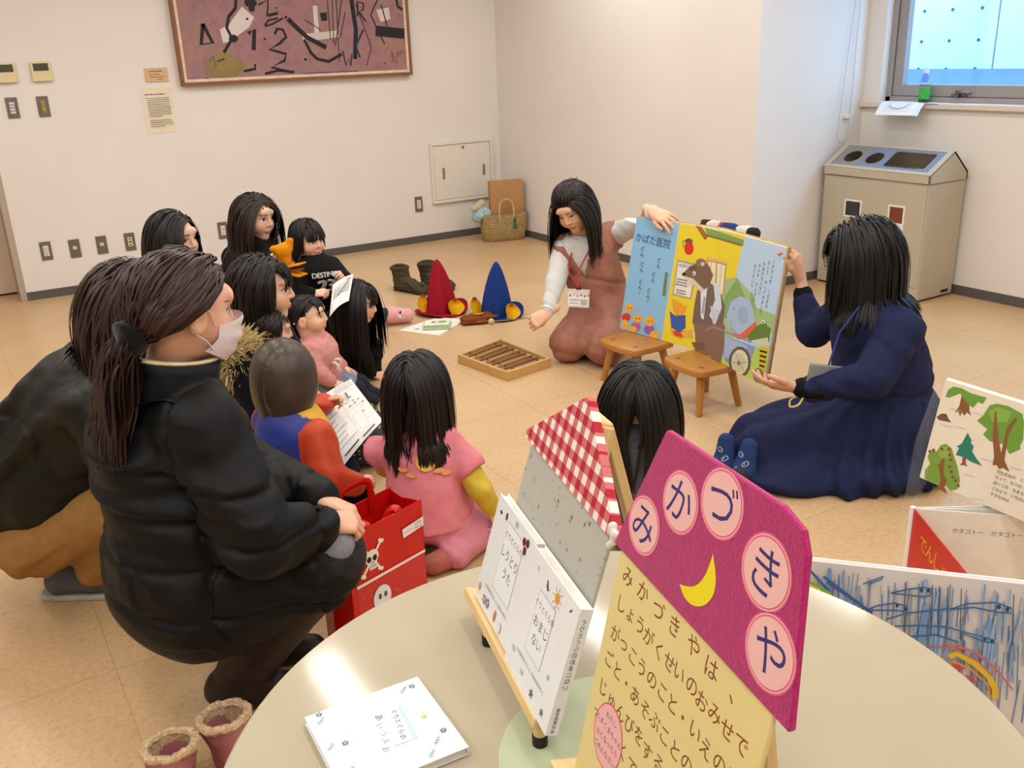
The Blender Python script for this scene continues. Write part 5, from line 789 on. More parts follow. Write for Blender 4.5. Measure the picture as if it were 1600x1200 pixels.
p = Print(z0=.0143); p.poly([(.055, .048), (.125, .048), (.125, .150), (.055, .150)], '6d6f78'); p.poly([(.0556, .0486), (.1244, .0486), (.1244, .1494), (.0556, .1494)], 'edeff1')
p.text('ぐりとぐらの', .09, .133, .0115, INK); p.text('しりとり', .09, .108, .018, INK); p.text('うた', .095, .083, .018, INK); p.text('なかがわりえこ と やまわきゆりこ', .082, .036, .0065, '5b5f6c')
p.ell(.022, .148, .005, .003, '4a4a50', 9); p.ell(.045, .152, .004, .006, '8c2f34', 10); 
for q in range(6): p.ell(.082+.004*(q % 3), .157+.004*(q//3), .0012, .0012, INK, 6)
for x, y in ((.122, .152), (.134, .155), (.13, .142)): p.ell(x, y, .0055, .006, '6b2430', 12)
p.ell(.012, .022, .005, .006, 'e09a5c', 12); flower(p, .04, .016, .005, 'b9858c'); flower(p, .055, .018, .005, '6f7f9a'); p.ell(.09, .018, .004, .009, 'c98a5e', 10); p.ell(.115, .014, .006, .008, 'c9cdd2', 12); p.ell(.115, .014, .005, .007, 'edeff1', 12)
p.build('cover_print', ta)
tb = hard_book('white picture book of spells with lettered spine, right of the two on the ledge', M1 @ T(.1835, -.002, .003), .1605, .172, .017)
p = Print(z0=.0173); p.poly([(.05, .05), (.105, .05), (.105, .135), (.05, .135)], '6d6f78'); p.poly([(.0506, .0506), (.1044, .0506), (.1044, .1344), (.0506, .1344)], 'edeff1')
p.text('ぐりとぐらの', .078, .118, .0105, INK); p.text('おまじ', .078, .096, .0165, INK); p.text('ない', .078, .074, .0165, INK); p.text('なかがわりえこ と やまわきゆりこ', .08, .036, .0065, '5b5f6c')
p.ell(.10, .15, .007, .007, 'd9a03a', 12); [p.line([(.10+.009*math.cos(a), .15+.009*math.sin(a)), (.10+.014*math.cos(a), .15+.014*math.sin(a))], .0014, 'd9a03a') for a in np.linspace(0, 6.28, 9)[:-1]]
p.poly([(.062, .150), (.072, .146), (.078, .150), (.07, .143)], '4a4d52'); p.line([(.064, .155), (.07, .146)], .003, '4a4d52'); p.line([(.03, .157), (.032, .150)], .0015, '9a9aa0'); star(p, .10, .016, .007, '5d6a78'); star(p, .138, .016, .006, '6b7683'); p.ell(.06, .02, .006, .003, 'd2c7a4', 10); p.ell(.02, .03, .006, .004, 'c9cdd2', 10); p.line([(.138, .155), (.143, .16)], .002, '4a4d52'); p.ell(.13, .06, .0035, .0035, 'b9c0c8', 8)
p.build('cover_print', tb)
p = Print(lambda u, v, z: (.1605+z, v, u), z0=.0004); 
for i, ch in enumerate('ぐりとぐらのおまじない'): p.text(ch, .0085, .155-i*.0088, .0085, 'b04a44' if i in (3, 4) else '3c4048')
for i, ch in enumerate('福音館書店'): p.text(ch, .0085, .036-i*.0058, .0056, '4a4e55')
p.ell(.0085, .006, .0025, .0025, '9a9da2', 10); p.build('spine_lettering', tb)
# white book lying flat
Mf = frameM((.26918, .99818, TZ+.0005), (.99848, -.05514, 0), (.05514, .99848, 0)) @ T(0, -.1605, 0)
tc = hard_book('white picture book with hiragana title lying flat on the round table', Mf, .1605, .1605, .0125)
S = .1605; p = Print(z0=.0128); y_ = lambda v: S+v
p.line([(.1156, y_(-.043)), (.1114, y_(-.113)), (.0815, y_(-.112))], .0008, '3d8a8a'); p.poly([(.112, y_(-.045)), (.1175, y_(-.043)), (.1125, y_(-.112)), (.107, y_(-.110))], 'bfe0dd')
for ch, (a, b) in zip('ぐりとぐらの', [(.1045, -.052), (.1035, -.062), (.1025, -.072), (.1005, -.082), (.099, -.092), (.097, -.102)]): p.text(ch, a, y_(b), .0095, '55595f', -90)
for ch, (a, b), s_ in zip('あいうえお', [(.084, -.052), (.079, -.068), (.078, -.084), (.076, -.098), (.07, -.112)], (.013, .011, .011, .011, .011)): p.text(ch, a, y_(b), s_, '3d7f80' if ch == 'あ' else '8a8d92', -90)
for x, v in ((.145, -.016), (.018, -.006), (.03, -.075), (.145, -.118)): flower(p, x, y_(v), .003, '5d78b0')
for x, v in ((.132, -.018), (.016, -.02), (.012, -.073), (.13, -.132), (.02, -.125), (.115, -.15)): sprig(p, x, y_(v), .006, '4f9a8f')
star(p, .1347, y_(-.08), .006, 'e3df8a')
p.build('cover_print', tc)
p = Print(lambda u, v, z: (u, -z, v), z0=.0004)
p2 = Print(lambda u, v, z: (S+z, S-u, v), z0=.0004)
for i, ch in enumerate('ぐりとぐらのあいうえお'): p2.text(ch, .02+i*.0105, .0062, .008, 'b0584f' if i in (3, 4) else '3c4048', 90)
p2.build('spine_lettering', tc)
# magenta house board with lettering
t = thing('house_board', 'house-shaped board with magenta felt roof, round letter badges and handwritten text', 'board', M=M2)
MB().prism([(.012, 0), (.292, 0), (.292, .279), (.012, .279)], -.006, -.001, .001).build('wall_card', mat('cream_yellow_paper', 'e4d392', .8, .25, .02, 3), t, False)
MAG = mat('magenta_felt', 'b3246a', .95, .12, .10, 260, .9, 420, .0016, stretch=(1.6, .5, 1), sheen=.3)
MB().prism([(-.001, .2785), (.313, .2755), (.3155, .279), (.2835, .412), (.272, .428), (.243, .4355), (.056, .4295), (.052, .426)], -.005, .002, .0015).build('roof', MAG, t, False)
p = Print(z0=-.0008, dz=.00006)
lines = ['みかづきやは、', 'しょうがくせいのおみせです', 'がっこうのこと・いえのこと・なか', 'ごと・あそぶことのあいまに', 'じゅんびをするので、もの', 'すくなくて　ごめんなさい', 'じかんが　あるときに', 'おみせを　ひらきます']
for i, s_ in enumerate(lines):
    st = .0335 if i == 0 else .0207
    for k, ch in enumerate(s_):
        x = .037+k*st
        if x < .283 and ch != '　' and not (i > 4 and k < 3 and i > 5): p.text(ch, x+random.uniform(-.001, .001), .259-i*.034+random.uniform(-.002, .002), .0235 if i == 0 else .021, '8a4526', random.uniform(-6, 6))
p.ell(.066, .082, .032, .037, 'd9486c', 28); p.ell(.066, .082, .0305, .0355, 'f0b6b4', 28); p.poly([(.085, .056), (.094, .062), (.100, .046)], 'f0b6b4')
for i, s_ in enumerate(('わたし', 'くまくまちゃん', 'なくなったら', 'ごめんなさい')): p.text(s_, .066, .104-i*.014, .0085, '4a3560', random.uniform(-4, 4))
p.build('handwriting', t)
p = Print(z0=.0023, dz=.00008)
out = [(.1715, .3555), (.1835, .338), (.1855, .322), (.1765, .3065), (.160, .297), (.145, .297), (.1331, .3036)]; inn = [(.145, .308), (.158, .316), (.167, .330), (.1705, .345)]
moon = spline(out, 4)+spline([(.1331, .3036)]+inn+[(.1715, .3555)], 3)[1:-1]
p.poly(moon, 'efdf1e'); p.build('moon', t)
for (x, y), ch in zip(((.051, .3243), (.1044, .3744), (.1666, .402), (.2441, .3767), (.2728, .32)), 'みかづきや'):
    p = Print(z0=.0023, dz=.0001); r = .0325 if ch in 'みか' else .034
    p.ell(x, y, r, r*.97, 'd2527c', 32); p.ell(x, y, r*.95, r*.92, 'f2a9b6', 32); p.ell(x, y, r*.9, r*.87, 'e45c7e', 32); p.ell(x, y, r*.865, r*.835, 'f0bcb8', 32); p.text(ch, x, y, .046, '3a3576', -4); p.build('letter_badge', t)
# ================================================================ display bench beyond the table with open books
t = thing('display_bench', 'low pale wooden bench behind the table carrying the open display books', 'bench', (1.36, .72, 0), math.radians(-48))
MB().box(-.30, .52, -.17, .40, .335, .36, .003).build('bench_top', PINE, t, False)
for x in (-.26, .48):
    for y in (-.14, .36): MB().box(x-.02, x+.02, y-.02, y+.02, 0, .335, .002).build('leg', PINE, t, False)
Md = frameM((1.148, .929, .3605), (.6662, -.7457, 0), (.1804, .1612, .9703))
t = thing('drawing_book', "open book of a child's blue crayon fish drawing behind the table edge", 'book', M=Md)
MB().box(-.05, .46, 0, .268, -.012, -.001, .001).build('page_block', mat('drawing_paper', 'cfc9c6', .75, .3, .02), t, False)
MB().box(-.053, .463, -.0, .271, -.016, -.012, .001).build('cover', WHITEC, t, False)
p = Print(z0=-.0007, dz=.00002); r_ = random.Random(5)
for k in range(260):
    x = r_.uniform(-.04, .45); y = r_.uniform(.10, .262); L = r_.uniform(.03, .12); c = r_.choice(('6d8fb8', '86a3c4', '5a7fae', '8c9cb8', '7d8a9c')); w_ = r_.uniform(.0008, .0022)
    p.line([(x, y), (x+r_.uniform(-.008, .008), max(.004, y-L))], w_, c)
for k in range(60):
    c0 = r_.choice((.03, .07, .2, .225, .3, .38)); x = c0+r_.gauss(0, .012); y = r_.uniform(.18, .262); p.line([(x, y), (x+r_.uniform(-.012, .012), y-r_.uniform(.06, .13))], r_.uniform(.002, .006), r_.choice(('7f9fc6', '93abc8', '6f94c2')))
for k in range(10):
    x = r_.uniform(0, .44); p.line([(x, .25), (x+.005, .16)], .0014, '3a4258')
p.feat([it for it in DRAW]); p.build('crayon_drawing', t)
t = thing('train_book', 'red-covered picture book standing open in a V with white pages', 'book', (1.615, 1.053, .3605))
ue = np.array([-.556, -.831, 0]); uw = np.array([.794, -.608, 0])
def leaf(name, u, W, H, m, off=0): return MB().box(0, W, 0, H, -.002, .0, .0004).build(name, m, t, False, M=frameM((uw[0]*off, uw[1]*off, 0), u, (0, 0, 1)))
rc = leaf('front_cover', ue, .262, .205, mat('red_gloss_cover', 'c8261e', .35, .45, .02))
leaf('page', uw, .26, .203, PAP, .004); leaf('page', (.70, -.71, 0), .255, .202, PAP, .004); leaf('back_cover', (.83, -.557, 0), .26, .205, WHITEC, .006)
MB().tube([(0, 0, 0), (0, 0, .206)], .006, 8).build('spine', WHITEC, t)
p = Print(lambda u, v, z: (u, v, z-.002-.0), z0=-.0004 if False else .0024, dz=.00002)
for i, ch in enumerate('でんしゃ'): p.text(ch, .07+.036*i, .205-.05, .041, 'e2b02c', -4)
p.build('title', rc)
p = Print(lambda u, v, z: (.004*uw[0]+u*.70, .004*uw[1]-u*.71, v), z0=0)
p = Print(z0=.0003); p.text('ガタゴトー　ガタゴトー', .145, .202-.045, .0125, '3c3c42', 0, 'c'); o = p.build('lettering', t, M=frameM((.0045*uw[0], .0045*uw[1], 0), (.70, -.71, 0), (0, 0, 1)))
t = thing('forest_book', 'open picture book of trees with a clear plastic dust cover on a stand', 'book', M=frameM((1.740, 1.1095, .57), (-.0499, -.9988, 0), (.2077, -.0104, .9781)))
MB().box(-.02, .32, 0, .229, -.008, 0, .001).build('page_block', mat('cream_page', 'e7ddc9', .6, .35, .02), t, False); MB().box(-.022, .322, -.002, .232, -.012, -.008, .001).build('cover', WHITEC, t, False)
p = Print(lambda u, v, z: (u*1.0814, v*1.0814, z), z0=.0004, dz=.00003); p.feat(FOREST)
for i, s_ in enumerate(('のねずみの　ぐりと', 'もって、もりの　おくへ', 'ぼくらの　なまえは', 'このよで　いちばん', 'すきなのは')): p.text(s_, .135, .073-i*.0115, .0078, '55504a', 0, 'l')
p.build('illustration', t)
CLR = mat('clear_plastic_film', 'f2f2f2', .12, .6, 0, alpha=.08)
iv = t.matrix_world.inverted(); V = [iv @ Vector(q) for q in [[q[0]*1.0814, q[1]*1.0814, 1.5+(q[2]-1.5)*1.0814] for q in ([1.666, 1.069, .83], [1.579, 1.043, .729], [1.439, .967, .555], [1.605, 1.025, .636], [1.655, 1.05, .83], [1.62, 1.03, .735])]]
mk('dust_cover', [tuple(v) for v in V], [(0, 1, 5, 4), (1, 2, 3, 5)], CLR, t)
t = thing('book_stand', 'slim pine stand holding up the forest picture book', 'stand', (1.765, .84, .3605))
MB().box(-.02, .06, -.10, .06, 0, .012, .002).build('stand_foot', PINE, t, False); MB().box(.03, .045, -.05, .03, .012, .36, .002).build('stand_back', PINE, t, False); MB().box(-.03, .032, -.09, .03, .192, .206, .002).build('stand_ledge', PINE, t, False)
# ================================================================ red tote bag behind the table, pink boots
pb = np.array([.707, 2.009, 0]); ub = np.array([.9468, .3219, 0]); nb = np.array([-.3219, .9468, 0])
t = thing('tote_bag', 'glossy red shopping tote bag with skull print standing on the floor', 'bag', tuple(pb), 0)
REDV = mat('red_laminate', 'c8100e', .28, .5, .04, 12, .25, 25, .004)
Mb = frameM((0, 0, 0), ub, (0, 0, 1))    # u right, v up, n towards the viewer
Wb, Hb, Db = .272, .35, .12
MB().box(0, Wb, .004, Hb, -.002, 0).build('front_panel', REDV, t, False, M=Mb); MB().box(0, Wb, .004, Hb+.004, -Db-.002, -Db).build('back_panel', REDV, t, False, M=Mb)
for P_ in ([(0, 0), (-.02, -Db*.5), (0, -Db), (.002, -Db), (-.017, -Db*.5), (.002, 0)], [(Wb, 0), (Wb-.015, -Db*.5), (Wb, -Db), (Wb-.002, -Db), (Wb-.018, -Db*.5), (Wb-.002, 0)]): MB().prism(P_, .004, Hb-.004, M=Matrix(((1, 0, 0, 0), (0, 0, 1, 0), (0, 1, 0, 0), (0, 0, 0, 1)))).build('gusset', REDV, t, False, M=Mb)
MB().box(0, Wb, 0, .005, -Db, 0).build('base', REDV, t, False, M=Mb)
def strap(pts): 
    V = []; F = []
    for i, q in enumerate(pts): V += [(q[0]-.0125*q[3], q[1], q[2]), (q[0]+.0125*q[3], q[1]+.0125*q[4], q[2])]
    for i in range(len(pts)-1): F.append((2*i, 2*i+1, 2*i+3, 2*i+2))
    return V, F
for zz, top in ((-Db+.002, .075), (-.004, -.03)):
    P = spline([(.07, Hb-.04, zz), (.072, Hb+.01, zz+.004), (.085, Hb+top*.8, zz+.012), (.13, Hb+top, zz+.02), (.18, Hb+top*.8, zz+.012), (.192, Hb+.01, zz+.004), (.195, Hb-.04, zz)], 5) if top > 0 else spline([(.075, Hb-.01, zz), (.078, Hb+.006, zz+.002), (.09, Hb+.004, zz-.02), (.13, Hb-.05, zz-.03), (.175, Hb+.002, zz-.02), (.185, Hb+.006, zz+.002), (.188, Hb-.01, zz)], 5)
    MB().tube(P, .011, 8, flat=.25).build('handle', REDV, t, M=Mb)
p = Print(z0=.0006, dz=.00002); y_ = lambda v: Hb+v
p.poly([(.018, .02), (Wb-.002, .02), (Wb-.002, y_(-.158)), (.018, y_(-.155))], 'c93a34')
for k in range(40): x, y = random.uniform(.025, .262), random.uniform(.03, y_(-.165)); p.line([(x-.004, y-.004), (x+.004, y+.004)], .0014, 'd9675e'); p.line([(x-.004, y+.004), (x+.004, y-.004)], .0014, 'd9675e')
p.poly([(.018, y_(-.158)), (Wb-.001, y_(-.162)), (Wb-.001, y_(-.154)), (.018, y_(-.149))], 'f0e6e2')
WHB = 'efe9de'
for a, b in (((.042, -.132), (.113, -.054)), ((.052, -.053), (.104, -.134))):
    p.line([(a[0], y_(a[1])), (b[0], y_(b[1]))], .0075, WHB)
    for (x, v) in (a, b): p.ell(x-.004, y_(v)+.003, .006, .006, WHB, 10); p.ell(x+.004, y_(v)-.002, .006, .006, WHB, 10)
p.ell(.077, y_(-.088), .024, .022, WHB, 20); p.poly([(.062, y_(-.102)), (.094, y_(-.104)), (.09, y_(-.125)), (.067, y_(-.124))], WHB)
p.ell(.067, y_(-.092), .008, .009, '1c1818', 12); p.ell(.087, y_(-.093), .008, .009, '1c1818', 12); p.poly([(.074, y_(-.105)), (.081, y_(-.105)), (.0775, y_(-.099))], '1c1818'); p.line([(.066, y_(-.114)), (.091, y_(-.115))], .0016, '3a3432'); [p.line([(x, y_(-.106)), (x, y_(-.122))], .0012, '3a3432') for x in (.071, .078, .085)]
p.build('skull_print', t, M=Mb)
p = Print(z0=.0032, dz=.00005); p.ell(.10, y_(-.222), .032, .038, 'e9ecee', 20); p.ell(.092, y_(-.215), .006, .009, '54585e', 10); p.ell(.112, y_(-.216), .006, .009, '54585e', 10); p.build('ghost_print', t, M=Mb)
p = Print(z0=.0036, dz=.0002); p.poly([(.192, y_(-.084)), (.271, y_(-.078)), (.271, y_(-.050)), (.190, y_(-.057))], 'eee9e6'); p.text('Coca-Cola', .211, y_(-.0685), .0105, 'c8201c', 4, sx=.75); p.text('ONE', .250, y_(-.060), .012, '2c4a94', 3); p.text('PIECE', .250, y_(-.072), .0115, '2c4a94', 3); p.build('logo_label', t, M=Mb)
PNK = mat('dusty_pink_suede', 'a8686a', .8, .2, .06, 60, .25, 400); FLE = mat('cream_fleece', 'c9ac88', .95, .1, .2, 120, .8, 300, .004)
for x, y, rz, lab, ln_ in ((.172, 1.745, 172, 'dusty pink fleece-lined boot at the bottom picture edge, left one of the pair', -.01), (.318, 1.772, 187, 'dusty pink fleece-lined boot partly hidden by the table edge', .015)):
    t = thing('fleece_boot', lab, 'boot', (x, y, 0), math.radians(rz), 'pair of pink fleece boots')
    boot(t, PNK, FLE, .135, .22, .046, .005, .001, 5, .04, ln_)
    MB().tube([(ln_+.052*math.cos(q), -.005+.052*math.sin(q), .148+.01*math.sin(q)*.6+.002*math.sin(7*q)) for q in np.linspace(0, 2*math.pi, 36, endpoint=False)], [.0105+.0015*math.sin(9*k) for k in range(36)], 8, closed=True).build('fleece_rim', FLE, t)
    MB().lathe([(.036, .06), (.04, .10), (.043, .146)], 24, M=T(ln_*.8, -.004, 0), caps=False).build('fleece_lining', FLE, t)
    MB().lathe([(.0, .058), (.036, .06)], 24, M=T(ln_*.5, -.004, 0), caps=False).build('insole', mat('dark_fleece', '5d4d3a', .95), t)
    s_ = -1 if rz > 180 else 1
    bow = MB()
    for a in (-1, 1): bow.tube(spline([(.055*s_, 0, .08), (.07*s_, a*.02, .095), (.075*s_, a*.035, .085), (.066*s_, a*.022, .075), (.055*s_, 0, .08)], 5), .005, 6, flat=.5).tube([(.057*s_, 0, .08), (.066*s_, a*.015, .05), (.07*s_, a*.02, .03)], .004, 6, flat=.5)
    bow.build('bow', PNK, t)

# ================================================================ people: shared builders
PROT = -YAW     # every figure's own axes: x to the right of the room's viewing side, y away, z up
SKIN = vmat('skin', .5, .35, sss=.12); EYEM = vmat('eye', .18, .5); HAIRM = vmat('hair', .42, .32)
SKC, LIPC = np.array(lin('e6b596')), np.array(lin('c2655c'))
def unit(v): v = np.array(v, float); return v/np.linalg.norm(v)
def headR(yaw, pitch=0, roll=0):
    a, p = math.radians(yaw), math.radians(pitch); f = np.array([math.cos(a)*math.cos(p), math.sin(a)*math.cos(p), -math.sin(p)]); r = np.array([math.sin(a), -math.cos(a), 0]); u = np.cross(r, f)
    q = math.radians(roll); r2 = r*math.cos(q)+u*math.sin(q); u2 = -r*math.sin(q)+u*math.cos(q); return np.stack([r2, f, u2], 1)
class Person:
    def __init__(s, label, base, skin='e6b596', group=None):
        s.o = thing('person', label, 'person', (base[0], base[1], 0), PROT, group); s.sk = []; s.links = []; s.skin = np.array(lin(skin)); s.kids = []
    def add(s, V, F, cols=None): s.sk.append((V, F, np.tile(s.skin, (len(V), 1)) if cols is None else cols))
    def done(s):
        if s.sk:
            k = 0; Vs, Fs, Cs = [], [], []
            offs = []
            for V, F, C in s.sk: offs.append(k); Vs.append(V); Fs.append(F+k); Cs.append(C); k += len(V)
            for hi, wr, via in s.links:   # arms inside the sleeves join hands and neck into one body
                sh = np.array(via[0]) if via else np.array(s.nb)*.5+wr*.5; pts = [np.array(s.nb), sh]+([np.array(via[1])] if via else [])+[wr]; a0 = offs[0]+int(np.argmin(((s.sk[0][0]-pts[0])**2).sum(1))); b0 = offs[hi]+int(np.argmin(((s.sk[hi][0]-wr)**2).sum(1)))
                mb = MB().tube(pts, [.02]+[.026]*(len(pts)-2)+[.015], 6); tv = np.array(mb.V); tf = [f for f in mb.F if len(f) == 4]; m_ = len(pts)
                Vs.append(tv); Cs.append(np.tile(s.skin, (len(tv), 1))); q = [tuple(i+k for i in f) for f in tf]; q += [(a0, k+i, k+(i+1) % 6, a0) for i in range(6)]+[(b0, k+(m_-1)*6+(i+1) % 6, k+(m_-1)*6+i, b0) for i in range(6)]
                Fs.append(np.array([f for f in q if len(set(f)) == 4])); s.tri = getattr(s, 'tri', [])+[f[:3] for f in q if len(set(f)) == 3]; k += len(tv)
            FF = [tuple(f) for f in np.concatenate(Fs)]+getattr(s, 'tri', []) if s.links else np.concatenate(Fs)
            s.body = mk('body', np.concatenate(Vs), FF, SKIN, s.o, True, np.concatenate(Cs))
            for o in s.kids: o.parent = s.body
        return s.o
    def cloth(s, name, f, m, label=None, cols=None):
        V, F = f.mesh(); o = mk(name, V, F, m, s.o, True, cols(V) if cols else None)
        if label: o['label'] = label
        s.last = V; return o
    # ---- head
    def head(s, c, yaw, pitch=0, roll=0, size=1, child=0, neck=None, eyes=True, h=.0045, look=0, lid=1.0, lip=1, nr=.048, ears=True):
        c = np.array(c, float); R = headR(yaw, pitch, roll); z = size; s.hc, s.hR, s.hs = c, R, z; W = lambda p: c+R @ (np.array(p)*z)
        lo, hi = c-.135*z, c+.135*z
        if neck is not None: lo = np.minimum(lo, np.array(neck)-.07); hi = np.maximum(hi, np.array(neck)+.07)
        f = Field(lo, hi, h*z)
        E = lambda p, r, k, mode='add': f.ell(W(p), np.array(r)*z, k*z, R, mode)
        ch = child
        E((0, -.014, .026), (.073+.003*ch, .091, .084), .02)
        E((0, .022, -.028+.004*ch), (.058+.003*ch, .068-.004*ch, .078-.008*ch), .03)
        E((0, .060-.004*ch, -.088+.012*ch), (.022, .018, .016), .025)
        for q in (-1, 1): E((q*.036, .052, -.030), (.028+.004*ch, .03+.003*ch, .03+.004*ch), .02)
        E((0, .078, .040), (.045, .014, .022), .02)
        for q in (-1, 1): E((q*.031, .104, .010), (.017, .0135, .009), .010, 'sub')
        f.cap(W((0, .088, .014)), W((0, .1005-.004*ch, -.0165)), .0065*z, .0095*z, .008*z)
        for q in (-1, 1): E((q*.0105, .0935-.004*ch, -.021), (.0068, .0075, .006), .005)
        E((0, .0865-.003*ch, -.050), (.021, .009, .005), .006); E((0, .0855-.003*ch, -.0575), (.017, .009, .0052), .005); f.cap(W((-.02, .097, -.0538)), W((.02, .097, -.0538)), .0028*z, None, .004*z, mode='sub')
        if ears:
            for q in (-1, 1): E((q*(.077+.004*ch), -.008, -.008), (.011, .020, .031), .006); E((q*(.088+.004*ch), -.004, -.006), (.006, .011, .019), .004, 'sub')
        if neck is not None:
            f.cap(W((0, -.022, -.05)), neck, nr*z, nr*1.12*z, .02*z); n_ = np.array(neck, float)
        V, F = f.mesh(); q = (V-c) @ R/z; C = np.tile(s.skin, (len(V), 1))
        if lip: m = np.exp(-((q[:, 0]/.021)**4+((q[:, 2]+.0535)/.0085)**4))*(q[:, 1] > .07); C = C*(1-m[:, None])+LIPC*m[:, None]
        for sx in (-1, 1): m = .28*np.exp(-(((q[:, 0]-sx*.042)/.022)**2+((q[:, 2]+.028)/.02)**2))*(q[:, 1] > .03); C = C*(1-m[:, None])+np.array(lin('d9806e'))*m[:, None]
        s.add(V, F, C); s.hV, s.hF, s.hq = V, F, q; s.nb = np.array(neck if neck is not None else c, float)
        if eyes:
            fr = q[q[:, 1] > .03]
            def ys(x, zz): d = (fr[:, 0]-x)**2+(fr[:, 2]-zz)**2; i = np.argsort(d)[:5]; return fr[i, 1].mean()
            EZ = .008-.004*ch
            for sx in (-1, 1):
                V2, F2, C2 = [], [], []
                def patch(P, off, col):
                    k = len(V2); V2.extend([W((x, ys(x, zz)+off, zz)) for x, zz in P]); F2.append(tuple(range(k, k+len(P)))); C2.append(lin(col))
                n = 12; hh = (.0052+.001*ch)*lid; ww = .0135
                rim = [(sx*.031+ww*math.cos(a), EZ+(hh if math.sin(a) > 0 else hh*.75)*math.sin(a)) for a in np.linspace(0, 2*math.pi, n, endpoint=False)]
                if lid > .35: patch(rim, .0016, 'e4dcd2'); ir = .0052; patch([(sx*.031+look*.005+ir*math.cos(a), EZ+min(max(ir*math.sin(a), -hh*.9), hh*.9)) for a in np.linspace(0, 2*math.pi, 12, endpoint=False)], .0024, '1a1210')
                up = [(sx*.031+ww*1.12*math.cos(a), EZ+hh*(1.05)*math.sin(a)) for a in np.linspace(0, math.pi, 9)]; lo_ = [(x, zz+.0028) for x, zz in up]
                for i in range(8): patch([up[i], up[i+1], lo_[i+1], lo_[i]], .0026, '1d1412')
                o = mk('eye', V2, F2, EYEM, None, False, C2); s.kids.append(o)
                V2, F2, C2 = [], [], []
                br = [(sx*(.014+.034*t), .0285+.006*math.sin(t*2.4)-.004*t) for t in np.linspace(0, 1, 7)]
                for i in range(6): patch([br[i], br[i+1], (br[i+1][0], br[i+1][1]+.0045*(1-.6*(i+1)/6)), (br[i][0], br[i][1]+.0045*(1-.6*i/6))], .0018, '3a2a22')
                o = mk('eyebrow', V2, F2, EYEM, None, False, C2); s.kids.append(o)
        return W
    # ---- hand
    def hand(s, wrist, fdir, back, side, size=1, curl=(.3, .35, .4, .45), thumb=.3, fore=None, via=None, spread=.1, h=.0034, fr=.033):
        Y = unit(fdir); Zb = np.array(back, float); Zb = unit(Zb-Y*(Zb @ Y)); X = np.cross(Y, Zb); R = np.stack([X, Y, Zb], 1); z = size; w0 = np.array(wrist, float); W = lambda p: w0+R @ (np.array(p)*z)
        sg = -1 if side == 'R' else 1; pts = []
        tips = []; fb = [(sg*.027, .086), (sg*.009, .090), (-sg*.009, .087), (-sg*.026, .079)]; Ls = [.070, .077, .071, .056]
        for (x, y), L, cu, k in zip(fb, Ls, curl, range(4)):
            p = np.array([x, y, 0.]); ang = math.radians(-4); sp = math.radians((1.5-k)*6)*sg*(1 if spread else 0)*(spread/.1); chain = [p]
            for fr_, am in ((.44, 75), (.31, 95), (.25, 65)):
                ang -= math.radians(am)*cu; d = np.array([math.sin(sp)*math.cos(ang), math.cos(sp)*math.cos(ang), math.sin(ang)]); p = p+d*L*fr_; chain.append(p)
            tips.append(chain)
        th = [np.array([sg*.016, .018, -.004]), np.array([sg*(.040-.012*thumb), .050, -.012-.014*thumb]), np.array([sg*(.053-.035*thumb), .077, -.018-.018*thumb]), np.array([sg*(.058-.05*thumb), .100-.006*thumb, -.022-.016*thumb])]
        allp = np.array([W(p) for ch in tips+[th] for p in ch]+[w0]+([fore] if fore is not None else [W((0, -.05, 0))])); m = fr+.015
        f = Field(allp.min(0)-m, allp.max(0)+m, h*z)
        for (x, y) in fb: f.cap(W((x*.55, .006, 0)), W((x, y-.004, 0)), .0165*z, .0115*z, .012*z, (R[:, 2], 1.15))
        f.cap(W((0, 0, 0)), W((0, .05, -.002)), .020*z, .022*z, .012*z, (R[:, 2], 1.3))
        for ch, r0_ in zip(tips, (.0088, .0092, .0088, .0078)):
            for i in range(3): f.cap(W(ch[i]), W(ch[i+1]), (r0_-.0009*i)*z, (r0_-.0009*(i+1))*z, .004*z)
        for i in range(3): f.cap(W(th[i]), W(th[i+1]), (.0135-.0018*i)*z, (.0117-.0018*i)*z, .008*z if i == 0 else .004*z)
        f.cap(W((0, 0, 0)), fore if fore is not None else W((0, -.05, 0)), .0215*z, fr*z if fore is not None else .024*z, .01*z, (R[:, 2], 1.12))
        V, F = f.mesh(); q = (V-w0) @ R/z; C = np.tile(s.skin, (len(V), 1)); m = np.clip((q[:, 1]-.06)/.08, 0, 1)*.22; C = C*(1-m[:, None])+np.array(lin('d98a78'))*m[:, None]; s.add(V, F, C); s.links.append((len(s.sk)-1, np.array(fore if fore is not None else W((0, -.045, 0))), via))
    # ---- hair
    def hair(s, n=420, color='1c1413', part=(.015, .03, .11), length=.3, lenv=.15, bangs=None, width=.010, coll=(), grav=.35, seed=1, vol=.010, side_back=0, hl=None, spread=.02, name='hair', wave=.0, front=None, curl_in=0, stiff=.8, steps=14, capped=True, keep=None, tip=.3, headroll=0, bring=None, blim=None, facew=.046, facey=.052, ear=False):
        """locks combed from a parting over the scalp, then falling; coll = extra ellipsoids (centre, radii) to rest on"""
        n = int(n*3.4); width *= .40; spread *= .7
        r = np.random.default_rng(seed); c, R, z = s.hc, s.hR, s.hs; hc0 = np.array([0, -.014, .026]); hr = np.array([.081, .099, .092]); pts = []
        def ok(d):
            az = np.degrees(np.arctan2(np.abs(d[:, 0]), d[:, 1])); el = np.degrees(np.arcsin(np.clip(d[:, 2], -1, 1)))
            lim = np.interp(az, [0, 35, 55, 75, 95, 120, 180], [34, 32, 22, 2, -14, -34, -40] if hl is None else hl); return el > lim
        d = r.normal(size=(n*6, 3)); d /= np.linalg.norm(d, axis=1)[:, None]; d = d[ok(d)][:n]; n = len(d)
        lay = r.uniform(0, 1, n); P = hc0+d*hr*(1+.02*lay[:, None]); pt = np.array(part)
